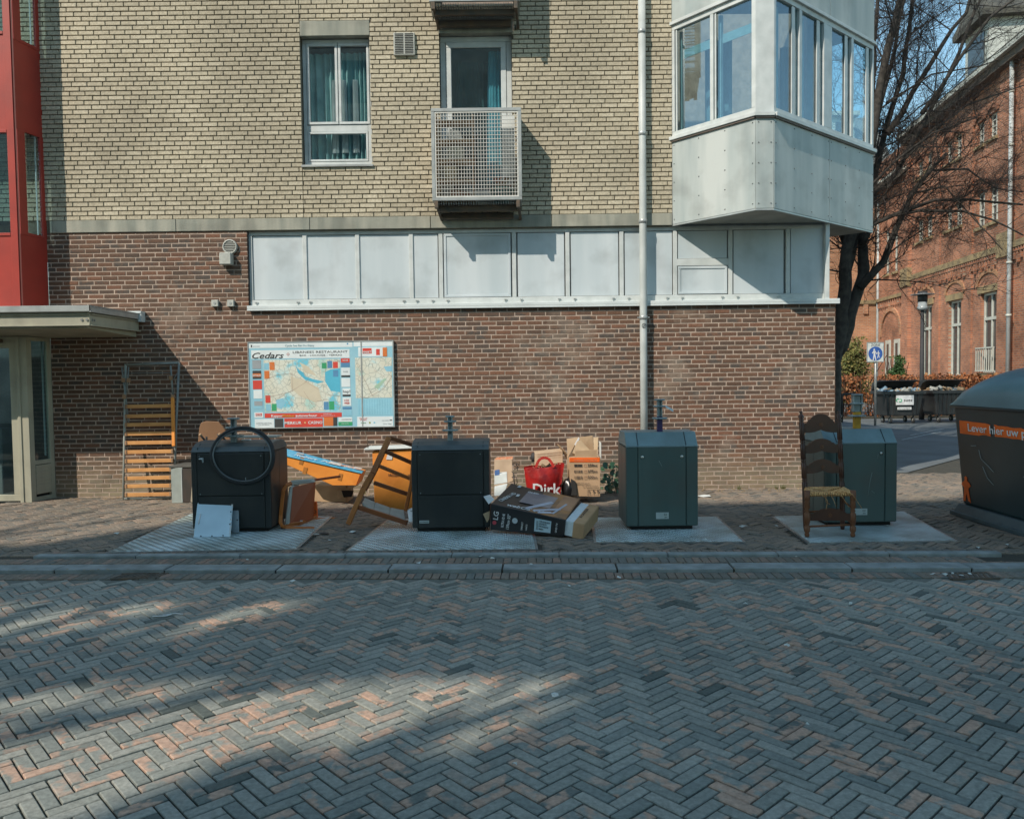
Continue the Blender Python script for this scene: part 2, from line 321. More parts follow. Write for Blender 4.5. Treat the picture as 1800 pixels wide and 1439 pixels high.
# ---------------------------------------------------------------- french door behind the cage
D1 = thing('balcony_door', None, None); attach(D1, BL); x0, x1, z0, z1 = dr; y = YW+.10
mb = MB(); fr(mb, x0+.004, x1-.004, z0+.004, z1-.004, y, y+.08, .075); mb.build('frame', frame_w, D1, bevel=.004)
mb = MB(); fr(mb, x0+.083, x1-.083, z0+.083, z1-.083, y-.01, y+.05, .075); mb.build('door_leaf', frame_w, D1, bevel=.005)
mb = MB(); mb.box(x0+.158, x1-.158, y+.02, y+.026, z0+.158, z1-.158); mb.build('pane', glass_d, D1)
curtain(x0+.2, x1-.3, z0+.3, z1-.2, y+.42, mat('dark_curtain', (.07, .13, .13), (.03, .06, .06), s=4, rough=.9), D1, 6); curtain(x1-.34, x1-.16, z0+.3, z1-.16, y+.14, mat('blue_curtain', (.20, .55, .66), rough=.9), D1, 2, .02, .1)
mb = MB(); mb.box(x0-.01, x1+.01, YW-.05, y, z0-.025, z0+.003); mb.build('threshold', alu, D1)
# dark room behind openings
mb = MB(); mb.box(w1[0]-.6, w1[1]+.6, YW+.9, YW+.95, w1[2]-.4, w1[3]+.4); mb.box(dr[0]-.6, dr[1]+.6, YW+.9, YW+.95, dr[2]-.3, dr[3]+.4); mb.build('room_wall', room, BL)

# ---------------------------------------------------------------- wire cage balconies
def cage(z_bot, z_top, name='cage_balcony', full=True):
    Yc = 10.99; x0, x1 = at(758.5, 270, Yc).x, at(917, 270, Yc).x
    c = thing(name, None, None); attach(c, BL)
    mb = MB(); fr(mb, x0, x1, z_bot, z_top, Yc, Yc+.04, .045)
    for sx in (x0, x1-.04):
        mb.box(sx, sx+.04, Yc+.041, YW-.01, z_top-.04, z_top-.001); mb.box(sx, sx+.04, Yc+.041, YW-.01, z_bot+.001, z_bot+.04)
    mb.build('frame', alu, c, bevel=.004)
    g = MB(); n = 29; a0, a1 = x0+.055, x1-.055; b0, b1 = z_bot+.055, z_top-.055; fr(g, a0-.008, a1+.008, b0-.008, b1+.008, Yc+.008, Yc+.03, .016)
    for i in range(1, n): xx = a0+(a1-a0)*i/n; g.box(xx-.003, xx+.003, Yc+.012, Yc+.046, b0, b1)
    m_ = 22
    for i in range(1, m_): zz = b0+(b1-b0)*i/m_; g.box(a0, a1, Yc+.006, Yc+.018, zz-.003, zz+.003)
    for sx in (x0+.018, x1-.022):
        for i in range(1, 12): yy = Yc+.04+(YW-Yc-.05)*i/12; g.box(sx-.02, sx+.02, yy-.003, yy+.003, z_bot+.04, z_top-.04)
        for i in range(1, m_): zz = b0+(b1-b0)*i/m_; g.box(sx-.0205, sx+.0205, Yc+.04, YW-.01, zz-.003, zz+.003)
    g.build('grille', mat('grille_paint', (.66, .65, .61), (.55, .54, .50), s=8, rough=.5), c)
    fl = MB()
    for i in range(34): xx = x0+.05+(x1-x0-.1)*i/33; fl.box(xx-.006, xx+.006, Yc+.05, YW-.02, z_bot-.04, z_bot-.002)
    for i in range(10): yy = Yc+.06+(YW-Yc-.1)*i/9; fl.box(x0+.05, x1-.05, yy-.003, yy+.003, z_bot-.032, z_bot-.0305)
    fl.build('floor_grating', steel, c)
    bk = MB()
    for sx in (x0+.03, x1-.08):
        bk.bar((sx+.02, Yc+.02, z_bot-.02), (sx+.06*(1 if sx < 0 else 1), YW-.03, z_bot-.17), .035, .05); bk.box(sx-.0, sx+.05, Yc-.0, Yc+.06, z_bot-.10, z_bot+.0)
    bk.box(x0+.07, x1-.07, Yc+.14, Yc+.19, z_bot-.12, z_bot-.045); bk.box(x0+.1, x1-.12, YW-.14, YW-.06, z_bot-.18, z_bot-.10)
    bk.build('bracket', rust, c, bevel=.004); return c, x0, x1
zb, zt = at(838, 352, 10.99).z, at(838, 189.5, 10.99).z
cg, cx0, cx1 = cage(zb, zt)
cage(at(838, 2, 10.99).z, ZT+.2)
# shelf and clutter inside the cage
wood = mat('pale_wood', (.36, .25, .15), (.28, .18, .10), s=5, rough=.7); wht = mat('white_thing', (.62, .65, .63), rough=.6)
sh = thing('storage_shelf', 'narrow wooden shelf inside the wire cage balcony, left half', 'shelf', (cx0+.3, 11.2, zb))
for k_ in range(5):
    m_ = MB(); zz = zb+.02+.27*k_; m_.box(cx0+.06, cx0+.58, 11.09, 11.36, zz, zz+.018); m_.build('shelf_board', wood, sh)
for xx in (cx0+.06, cx0+.56):
    m_ = MB(); m_.box(xx-.012, xx+.012, 11.084, 11.11, zb+.0, zt-.06); m_.build('post', wood, sh)
for (nm, dx, k_, wd, ht, m_, lb) in (('folded_paper', .22, 3, .22, .17, wht, 'white folded bag on the top level of the caged shelf'), ('storage_tub', .22, 2, .22, .19, mat('pale_tub', (.5, .55, .5)), 'pale tub on the middle level of the caged shelf'),
        ('paint_tin', .14, 1, .2, .19, mat('cream_tin', (.45, .40, .28)), 'cream tin on the lower level of the caged shelf'), ('wine_box', .3, 0, .34, .14, mat('brown_box', (.2, .11, .07)), 'brown box at the bottom of the caged shelf')):
    b = MB(); z = zb+.039+.27*k_; X = cx0+.1+dx; b.lathe([(wd*.42, 0), (wd*.5, ht*.9), (wd*.52, ht*.9), (wd*.52, ht), (.01, ht)], (X, 11.22, z), 12) if 't' == nm[-1] or 'tin' in nm or 'tub' in nm else b.hexa([(X-wd/2, 11.13, z), (X+wd/2, 11.13, z), (X+wd/2, 11.3, z), (X-wd/2, 11.3, z), (X-wd/2+.02, 11.14, z+ht), (X+wd/2-.06, 11.14, z+ht*.8), (X+wd/2-.06, 11.28, z+ht*.8), (X-wd/2+.02, 11.28, z+ht)])
    tag(b.build(nm, m_, bevel=.004), lb, nm.split('_')[-1])
b = MB(); b.box(cx1-.27, cx1-.09, 11.2, 11.23, zb+.35, zt-.05); b.box(cx1-.26, cx1-.1, 11.196, 11.1995, zb+.9, zb+.93)
tag(b.build('white_board', wht, bevel=.004), 'tall white board standing in the right side of the wire cage', 'board')
b = MB(); b.lathe([(.10, 0), (.16, .16), (.17, .16), (.17, .19), (.13, .19)], (cx1-.28, 11.22, zb+.01), 14)
tag(b.build('plant_pot', mat('teal_pot', (.08, .22, .22))), 'teal pot on the floor of the wire cage, right side', 'pot')
b = MB()
for i in range(26):
    a = random.uniform(0, 2*pi); r_ = random.uniform(.02, .13); p = V((cx1-.28+r_*cos(a), 11.22+r_*sin(a)*.6, zb+.2+random.uniform(0, .13))); b.quad([p, p+V((.04, 0, .015)), p+V((.05, .01, .05)), p+V((.0, 0, .03))])
tag(b.build('potted_plant', mat('red_leaf', (.25, .08, .05), (.1, .12, .05)), None), 'small reddish plant growing from the teal pot in the cage', 'plant')

# ---------------------------------------------------------------- wall fittings
def fit(px0, px1, py0, py1, d, name, m, label=None, bev=.006):
    a = wl(px0, py1); b_ = wl(px1, py0); mb = MB(); mb.box(a[0], b_[0], YW-.006-d, YW-.004, a[1], b_[1]); return mb.build(name, m, BL, bevel=bev, label=label), a[0], b_[0], a[1], b_[1]
boxg = mat('box_grey', (.45, .46, .42), (.36, .37, .34), s=20, rough=.6, dirt=.2)
o, a, b_, c, d_ = fit(693, 729.5, 60, 100, .05, 'ventilation_grille', boxg, 'square vent with two columns of slots')
sl = MB(); n = 12
for i in range(n):
    z = c+.03+(d_-c-.05)*i/(n-1)
    for xa, xb in ((a+.02, (a+b_)/2-.01), ((a+b_)/2+.01, b_-.02)): sl.box(xa, xb, YW-.0605, YW-.0565, z-.0075, z+.0035)
s2 = sl.build('slot', dark, o)
ct = wl(405.5, 434.5); vb = MB(); M_ = MX(((1, 0, 0), (0, 0, -1), (0, 1, 0)))
vb.lathe([(.105, 0), (.105, .035), (.095, .045), (.085, .045), (.085, .03), (.001, .03)], (ct[0], YW-.004, ct[1]), 28, M=M_); ro = vb.build('round_vent', boxg, BL, label='round louvred vent')
sl = MB()
for i in range(7):
    z = (i-3)*.024; hw = sqrt(max(.083**2-z*z, 0))-.004; sl.box(ct[0]-hw, ct[0]+hw, YW-.042, YW-.034, ct[1]+z-.005, ct[1]+z+.005)
sl.build('louvre', boxg, ro); sl = MB(); sl.lathe([(.08, 0), (.08, .002)], (ct[0], YW-.0345, ct[1]), 24, M=M_); sl.build('vent_back', dark, ro)
fit(391, 411, 446, 467, .12, 'meter_box', boxg, 'small white box below the round vent', .01)
for p in ((374, 385.5), (401.5, 413)):
    o, a, b_, c, d_ = fit(*p, 527.5, 539.5, .05, 'junction_box', boxg); s_ = MB(); s_.lathe([(.018, 0), (.018, .004)], ((a+b_)/2, YW-.0565, (c+d_)/2), 10, M=M_); s_.build('cover', alu, o)
# downpipe with its collars
dp = MB(); px_ = [(1118.5, -60), (1120, 300), (1121.5, 600), (1122, 780)]; YP = YW-.10
pts = []
for a, b_ in px_: p = at(a, b_, YP); pts.append((1.885, YP, p.z))
pts[-1] = (1.885, YP, .0); dp.tube(pts, .052, 16); pipe = dp.build('downpipe', mat('pipe_grey', (.50, .53, .52), (.40, .43, .42), s=3, rough=.5, dirt=.2), BL)
for py in (56, 235, 389, 558):
    z = at(1120, py, YP).z; m_ = MB(); m_.lathe([(.054, -.03), (.06, -.028), (.06, .022), (.054, .026)], (1.885, YP, z), 16); m_.box(1.885-.012, 1.885+.012, YP+.05, YW-.002, z-.012, z+.012)
    if py == 558: m_.box(1.885-.085, 1.885+.085, YP-.01, YP+.02, z-.008, z+.008)
    m_.build('pipe_collar', alu, pipe)
st = MB(); st.tube([(1.885+.03*cos(t*pi/8), YP-.055, at(1120, 573, YP).z+.03*sin(t*pi/8)) for t in range(17)], .003, 4); st.bar((1.868, YP-.055, at(1120, 573, YP).z-.018), (1.902, YP-.055, at(1120, 573, YP).z+.018), .005, .005); st.build('round_sticker', dark, pipe)

# ---------------------------------------------------------------- strip of white panels
SPs = thing('panel_strip', None, None); attach(SPs, BL); ys = YW+.07
ztop = sz1; mb = MB(); mb.box(sx0+.01, sx1-.001, ys+.02, ys+.2, sz0, ztop+.2); mb.build('backing', frame_w, SPs)
fm = MB(); fm.box(sx0+.012, sx1-.03, ys-.03, ys+.0195, ztop-.06, ztop-.002); zb2 = sz0+.13
fm.box(sx0+.012, sx1-.03, ys-.035, ys+.0195, sz0+.02, zb2)
cols = [(443, 532), (538, 624.5), (631, 719), (726, 769.5), (780, 898), (910, 992.5), (1004, 1088), (1099, 1183), (1193, 1280), (1291, 1380)]
edges = [437]+[(a[1]+b[0])/2 for a, b in zip(cols[:-1], cols[1:])]+[1387]
for i, e in enumerate(edges):
    x = wl(e, 470)[0]; wd = .03 if i else .045; fm.box(x-wd, x+wd, ys-.0305, ys+.0195, zb2+.0005, ztop-.0605)
xa, xb = wl(1186, 460)[0]+.03, wl(1286, 460)[0]-.03; zmid = wl(1235, 460)[1]; fm.box(xa, xb, ys-.03, ys+.0195, zmid-.05, zmid+.05)
fm.build('frame', frame_w, SPs, bevel=.004)
gp = MB()
for i, (a, b) in enumerate(cols):
    xa, xb = wl(a, 470)[0], wl(b, 470)[0]
    rs = [(zb2+.005, ztop-.066)] if i != 8 else [(zmid+.055, ztop-.066), (zb2+.01, zmid-.055)]
    for k, (za, zb_) in enumerate(rs):
        mb = MB(); ins = .03 if (i in (4,) or (i == 8 and k == 1)) else .0; mb.box(xa, xb, ys-.012 if not ins else ys-.022, ys+.019, za, zb_)
        if ins: fr(mb, xa+.002, xb-.002, za+.002, zb_-.002, ys-.034, ys-.0225, .035)
        mb.build('panel', panelm, SPs, bevel=.003)
        for yy in (0,): gp.box(xa-.006, xb+.006, ys-.0115, ys+.0185, za-.006, zb_+.006)
gp.build('panel_gap', mat('gap_grey', (.10, .11, .11), rough=.9), SPs)
mb = MB(); xa = wl(1392, 470)[0]; mb.box(xa, sx1-.06, ys-.025, ys+.0195, zb2+.002, ztop-.06); mb.build('panel', panelm, SPs)
mb = MB(); mb.box(sx1-.06, sx1, YW-.03, ys+.1, sz0+.03, BZ0); mb.build('corner_post', frame_w, SPs, bevel=.004)
mb = MB(); mb.box(sx0-.01, XR+.05, YW-.055, ys+.01, sz0-.0, sz0+.045); mb.box(sx0-.01, XR+.05, YW-.055, YW-.045, sz0-.03, sz0-.001); mb.build('sill', white, SPs, bevel=.004)
mb = MB()
for a, b in cols:
    for p in (a+7, b-9):
        x = wl(p, 528)[0]; mb.box(x-.02, x+.02, ys-.05, ys-.0355, sz0+.085, sz0+.1); mb.box(x-.02, x-.005, ys-.058, ys-.0505, sz0+.075, sz0+.1)
mb.build('drain_cap', alu, SPs)
mb = MB(); mb.box(sx0-.006, sx0+.012, YW+.004, ys+.1, sz0+.04, ztop); mb.build('dark_reveal', dark, SPs)  # near-black strip lining the left reveal of the recess

# ---------------------------------------------------------------- corner bay
BW = thing('bay_window', None, None); attach(BW, BL)
PL = [(BX0, BY0), (BX1, BY1), (BX2, BY2), (BX3, BY3)]
mb = MB(); poly = PL + [(XR+.05, 13.1), (XR-.02, YW+.02)]
for za, zb_ in ((BZ0, BZ0+.02),): mb.prism(poly, (0, 0, za), (1, 0, 0), (0, 1, 0), (0, 0, .02))
mb.build('soffit', mat('soffit_grey', (.36, .37, .33), (.27, .28, .25), s=4, rough=.7, dirt=.2), BW)
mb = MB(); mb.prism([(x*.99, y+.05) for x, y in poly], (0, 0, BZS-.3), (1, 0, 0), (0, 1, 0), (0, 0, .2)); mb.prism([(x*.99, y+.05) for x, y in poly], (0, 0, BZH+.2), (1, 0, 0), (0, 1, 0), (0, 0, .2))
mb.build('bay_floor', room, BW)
mb = MB(); mb.box(XR-.06, XR+.5, 12.98, 13.1, BZ0+.02, ZT); mb.build('bay_back', mat('bay_interior', (.20, .26, .27), rough=.9), BW)
def wface(p, q, za, zb_, off, th, m, name, par, a=0, b=None, bev=.003):   # a slab on the vertical plane p->q between distances a and b
    p = V((*p, 0)); q = V((*q, 0)); d = (q-p).normalized(); n_ = V((d.y, -d.x, 0)); L = (q-p).length; b = L if b is None else b
    A = p+d*a+n_*off; B = p+d*b+n_*off; mb = MB(); i = n_*-th
    mb.hexa([A+V((0, 0, za)), B+V((0, 0, za)), B+i+V((0, 0, za)), A+i+V((0, 0, za)), A+V((0, 0, zb_)), B+V((0, 0, zb_)), B+i+V((0, 0, zb_)), A+i+V((0, 0, zb_))])
    return mb.build(name, m, par, bevel=bev)
faces = [(PL[0], PL[1]), (PL[1], PL[2]), (PL[2], PL[3])]
screws = MB()
for fi, (p, q) in enumerate(faces):
    L = (V(q)-V(p)).length; segs = [(0, L)] if fi < 2 else [(0, L*.52), (L*.52, L)]
    for a, b in segs:
        wface(p, q, BZ0-.005, BZS-.05, .002, .03, bayp, 'panel', BW, a+.004, b-.004); wface(p, q, BZH+.07, ZT, .002, .03, bayp, 'panel', BW, a+.004, b-.004)
        d = (V(q)-V(p)).normalized(); n_ = V((d.y, -d.x)); ks = 4 if (b-a) > .6 else 2
        for i in range(ks):
            for r_ in range(5):
                s_ = V(p)+d*(a+.04+(b-a-.08)*i/(ks-1))+n_*.003; screws.obox((s_.x, s_.y, BZ0+.06+r_*.26), .012, .012, .012)
    wface(p, q, BZS-.05, BZS+.0, .045, .09, frame_w, 'sill', BW, -.02 if fi != 2 else 0, L+(.02 if fi != 1 else 0)); wface(p, q, BZS-.075, BZS-.0505, .028, .05, mat('brown_trim', (.16, .13, .11)), 'trim', BW, 0, L)
    wface(p, q, BZH+.02, BZH+.065, .035, .09, frame_w, 'head_trim', BW, -.01, L+.01); wface(p, q, BZ0-.03, BZ0-.006, .0, .03, alu, 'drip_edge', BW, 0, L)
    d = (V(q)-V(p)).normalized()
    if fi == 1: wface(p, q, BZS+.001, BZH+.019, .0, .06, frame_w, 'corner_post', BW, 0, L); continue
    wface(p, q, BZH-.05, BZH+.019, .0, .07, frame_w, 'frame', BW, 0, L); wface(p, q, BZS+.001, BZS+.07, .0, .07, frame_w, 'frame', BW, 0, L)
    posts = [(0, .05), (.48*L, .52*L), (L-.06, L)] if fi == 0 else [(0, .05), (.225*L, .25*L), (.46*L, .54*L), (.745*L, .77*L), (L-.05, L)]
    for a, b in posts: wface(p, q, BZS+.0705, BZH-.0505, .0, .07, frame_w, 'frame', BW, a, b)
    for (a0, a1), (b0, b1) in zip(posts[:-1], posts[1:]):
        wface(p, q, BZS+.07, BZH-.05, -.035, .006, glass_bay, 'pane', BW, a1, b0, 0)
        inner = mat('inner_blind', (.55, .62, .62), rough=.8)
        if fi == 0: wface(p, q, BZH-.42, BZH-.30, -.16, .01, inner, 'blind', BW, a1+.03, b0, 0)
        else: wface(p, q, BZS+.07, BZH-.05, -.16, .01, inner, 'inner_frame', BW, a1+(b0-a1)*.42, a1+(b0-a1)*.55, 0)
        wface(p, q, BZS+.07, BZH-.05, -.12, .05, inner, 'inner_frame', BW, a1, a1+.04, 0)
        wface(p, q, BZS+.071, BZH-.051, -.012, .018, frame_w, 'sash', BW, *((a1+.012, a1+.035) if fi == 0 else (b0-(b0-a1)*.30, b0-(b0-a1)*.16)))
screws.build('screw', mat('screw_dark', (.12, .13, .13)), BW)
# a room seen through the bay: pale back wall, curtain
curtain(2.9, 3.3, BZS, BZH, 11.9, mat('grey_curtain', (.25, .33, .36), rough=.9), BW, 3); curtain(4.1, 4.5, BZS, BZH, 12.2, mat('tan_curtain', (.36, .25, .16), rough=.9), BW, 3, .03)

# ---------------------------------------------------------------- red bay and entrance, left
EF = 11.02; EXF = -6.71
RB = thing('red_bay', None, None); attach(RB, BL); zrb = 2.66
def rbox(x0, x1, y0, y1, z0, z1, name='frame', m=redp, par=RB, bev=.004): mb = MB(); mb.box(x0, x1, y0, y1, z0, z1); return mb.build(name, m, par, bevel=bev)
zA, zB, zC = at(10, 412, EF).z, at(10, 231, EF).z, at(10, 58, EF).z
p, q = (XL, EF), (EXF, EF); xp = at(34, 300, EF).x-XL+0.02
xg = EXF-XL-.13
for za, zb_ in ((zrb, zA-.02), (zB+.02, zC-.02)): wface(p, q, za, zb_, 0, .04, redp, 'panel', RB, 0, xg)
for z in (zA, zB, zC): wface(p, q, z-.02, z+.02, .015, .07, redp, 'rail', RB, 0, xg-.0005)
wface(p, q, zA+.02, zB-.02, -.02, .006, glass_bay, 'pane', RB, 0, xg); wface(p, q, zC+.02, ZT, -.02, .006, glass_bay, 'pane', RB, 0, xg)
wface(p, q, zrb, ZT, .012, .1, redp, 'corner_post', RB, xg, xg+.10); wface(p, q, zrb, ZT, .0, .05, mat('dark_red', (.12, .02, .015)), 'corner_post', RB, xg+.1005, q[0]-p[0])
p, q = (EXF, EF), (EX, YW)
L = (V(q)-V(p)).length
for za, zb_ in ((zrb, zA+.0), (zB+.03, zC-.08)): wface(p, q, za, zb_, 0, .03, redp, 'side_panel', RB, .0, L)
for za, zb_ in ((zA, zB+.03), (zC-.08, ZT)):
    wface(p, q, za, zb_, .006, .04, redp, 'frame', RB, 0, .13); wface(p, q, za, zb_, .006, .04, redp, 'frame', RB, L-.07, L); wface(p, q, za, zb_, -.02, .006, glass, 'pane', RB, .13, L-.07, 0); wface(p, q, za, za+.04, .007, .04, redp, 'frame', RB, .1305, L-.0705)
    wface(p, q, za, zb_, -.03, .02, frame_w, 'inner_strip', RB, L-.12, L-.105)
rbox(XL, EX, YW-.02, YW+.0, zrb, ZT, 'bay_back', yel_m) if False else None
# canopy
CY = 10.06; CXR = -5.29; zc = 2.63
CN = thing('canopy', None, None); attach(CN, BL)
mb = MB(); mb.prism([(0, 0), (0, -.075), (.02, -.085), (.02, -.03), (1.42, -.03), (1.42, 0)], (XL, CY-.02, zc), (0, 1, 0), (0, 0, 1), (CXR-XL+.02, 0, 0)); mb.build('flashing', alu, CN, bevel=.002)
mb = MB(); mb.box(CXR+.001, CXR+.02, CY-.02, YW-.01, zc-.085, zc-.001); mb.build('flashing', alu, CN)
# C channel fascia front and side
mb = MB(); A = XL
def chan(mb):
    mb.box(A, CXR-.03, CY+.04, CY+.055, zc-.24, zc-.115); mb.box(A, CXR-.02, CY+.012, CY+.054, zc-.115, zc-.10); mb.box(A, CXR-.02, CY+.012, CY+.054, zc-.255, zc-.24)
    mb.box(CXR-.05, CXR-.035, CY+.0555, YW-.03, zc-.24, zc-.115); mb.box(CXR-.05, CXR-.005, CY+.0545, YW-.03, zc-.1145, zc-.10); mb.box(CXR-.05, CXR-.005, CY+.0545, YW-.03, zc-.255, zc-.2405)
chan(mb); mb.build('channel', cream, CN, bevel=.003)
mb = MB(); mb.box(A, CXR-.04, CY+.05, YW-.01, zc-.10, zc-.035); mb.hexa([(A, CY+.08, zc-.28), (CXR-.08, CY+.08, zc-.28), (CXR-.08, YW-.02, zc-.33), (A, YW-.02, zc-.33), (A, CY+.08, zc-.256), (CXR-.08, CY+.08, zc-.256), (CXR-.08, YW-.02, zc-.2565), (A, YW-.02, zc-.2565)])
mb.build('soffit', mat('soffit_cream', (.36, .34, .25), (.28, .27, .2), s=3, rough=.7), CN)
for px in (141, 150):
    x = at(px, 557, CY).x; mb = MB(); mb.lathe([(.016, 0), (.016, .012)], (x, CY+.04, zc-.178), 6, M=M_); mb.build('bolt', steel, CN)
for dy in (.12, .17): mb = MB(); mb.lathe([(.014, 0), (.014, .012)], (CXR-.036, CY+dy, zc-.178), 6, M=MX(((0, 0, 1), (0, 1, 0), (-1, 0, 0)))); mb.build('bolt', steel, CN)
mb = MB(); mb.box(CXR-.2, CXR+.05, YW-.14, YW-.002, zc-.0, zc+.03); mb.box(CXR, CXR+.05, YW-.13, YW-.01, zc-.12, zc-.001); mb.build('gutter_end', white, CN)
# entrance
EN = thing('entrance', None, None); attach(EN, BL); zt_ = zc-.33
p, q = (XL, EF+.03), (EXF+.01, EF+.03); Lp = q[0]-p[0]
xd = at(28, 700, EF).x-XL; 
wface(p, q, 0, zt_, .02, .1, cream, 'post', EN, xd+.0, Lp); wface(p, q, 0, zt_, .035, .05, cream, 'mullion', EN, xd+.02, xd+.06)
ed = MB(); z0, z1 = .02, zt_-.06
DF = thing('glass_door', None, None); attach(DF, EN)
xdd = at(20, 700, EF).x; mb = MB(); fr(mb, xdd-1.0, XL+xd-.003, z0, z1, EF+.03, EF+.09, .09); mb.build('door_frame', cream, DF, bevel=.004)
mb = MB(); mb.box(xdd-.92, XL+xd-.09, EF+.05, EF+.056, z0+.09, z1-.09); mb.build('pane', glass_d, DF)
mb = MB(); mb.box(XL, XL+xd, EF+.03, EF+.1, z1, zt_); mb.build('door_header', cream, EN)
mb = MB(); mb.box(xdd-.5, xdd-.1, EF-.03, EF+.02, z1-.02, z1+.03); mb.build('door_closer', rust, EN)
p, q = (EXF+.01, EF+.03), (EX, YW-.01); L = (V(q)-V(p)).length
zlv = at(70, 812, 11.2).z
for za, zb_, nm in ((0, .06, 'side_frame'), (zlv-.03, zlv+.03, 'side_frame'), (zt_-.05, zt_, 'side_frame')): wface(p, q, za, zb_, .0, .05, cream, nm, EN, .0, L)
wface(p, q, .06, zt_-.05, .001, .05, cream, 'side_frame', EN, 0, .07); wface(p, q, .06, zt_-.05, .001, .05, cream, 'side_frame', EN, L-.07, L)
wface(p, q, zlv+.03, zt_-.05, -.02, .006, glass_d, 'side_pane', EN, .07, L-.07, 0); wface(p, q, zlv+.08, zt_-.05, -.03, .02, white, 'inner_strip', EN, L-.13, L-.11)
for i in range(9): z = .1+(zlv-.16)*i/8.5; wface(p, q, z, z+.045, .008-.004*(i % 2), .02, cream, 'louvre', EN, .075, L-.075)
wface(p, q, .06, zlv-.03, -.04, .005, dark, 'louvre_back', EN, .07, L-.07, 0)
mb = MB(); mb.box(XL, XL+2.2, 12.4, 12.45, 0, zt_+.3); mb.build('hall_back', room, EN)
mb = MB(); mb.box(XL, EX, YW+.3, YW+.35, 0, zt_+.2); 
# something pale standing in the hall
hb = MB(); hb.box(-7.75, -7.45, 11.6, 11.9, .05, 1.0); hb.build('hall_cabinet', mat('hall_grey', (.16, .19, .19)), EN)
# ================================================================ ground
ST = R(-2.4)      # the kerb runs slightly towards the camera on the right
def S(x, y, z=0): return V((x*cos(ST)-y*sin(ST), 6.86+x*sin(ST)+y*cos(ST), z))
ZR = -.035
rsoil = mat('road_joint', (.016, .018, .013), (.03, .034, .02), s=9, rough=1, bump=.5)
soil = mat('joint_sand', (.055, .05, .038), (.035, .035, .027), s=12, rough=1, bump=.5)
road_b = brickmat('road_paver', [(0, (.205, .215, .19)), (.3, (.245, .25, .22)), (.55, (.17, .187, .17)), (.8, (.28, .28, .245)), (.95, (.12, .137, .125)), (1, (.085, .10, .09))], patch=(.40, .27, .20), patch_p=.33, rough=.8, bump=.4, world=1.1, ps=13, stain=.35, stain_c=(.31, .30, .255))
walk_b = brickmat('footpath_paver', [(0, (.19, .155, .12)), (.3, (.225, .18, .14)), (.6, (.165, .145, .12)), (.85, (.25, .19, .145)), (1, (.145, .135, .115))], patch=(.13, .125, .11), patch_p=.4, rough=.95, stain=.75, stain_c=(.21, .175, .125), bump=.6, world=1.2, ps=7)
kerb_m = mat('kerb_concrete', (.27, .30, .30), (.18, .205, .205), s=7, rough=.9, dirt=.3, bump=.3, bs=120)
asph = mat('asphalt', (.13, .15, .16), (.09, .105, .11), s=1.2, rough=.8, bump=.4, bs=60)
mb = MB(); mb.quad([(-400, -60, ZR-.055), (400, -60, ZR-.055), (400, 600, ZR-.055), (-400, 600, ZR-.055)]); g = struct(mb.build('ground', mat('earth', (.10, .09, .075), (.07, .07, .06), s=2, rough=1)))
# road and footpath beds
mb = MB(); a, b, c, d = S(-14, -14), S(14, -14), S(14, 0), S(-14, 0)
mb.hexa([p+V((0, 0, ZR-.05)) for p in (a, b, c, d)]+[p+V((0, 0, ZR-.015)) for p in (a, b, c, d)]); road = struct(mb.build('road', rsoil))
mb = MB(); a, b, c, d = S(-14, .02), S(14, .02), V((14, 13.2, 0)), V((-14, 13.2, 0))
mb.hexa([p+V((0, 0, ZR-.05)) for p in (a, b, c, d)]+[p+V((0, 0, -.012)) for p in (a, b, c, d)]); walk = struct(mb.build('footpath', soil))
def paver_geo(mb, L, W, H=.03, e=.004, M=None, o=V((0, 0, 0)), tl=(0, 0), mi=0):
    k = len(mb.v); M = M or MX.Identity(3)
    for z, g_ in ((-H, 0), (-e, 0), (0, e)):
        for sx, sy in ((-1, -1), (1, -1), (1, 1), (-1, 1)):
            p = V((sx*(L/2-g_), sy*(W/2-g_), z)); p.z += p.x*tl[0]+p.y*tl[1]; mb.v.append(tuple(o+M @ p))
    for a in (0, 4):
        for i in range(4): j = (i+1) % 4; mb.f.append((k+a+i, k+a+j, k+a+4+j, k+a+4+i)); mb.m.append(mi); mb.sm.append(False)
    mb.f.append((k+8, k+9, k+10, k+11)); mb.m.append(mi); mb.sm.append(False)
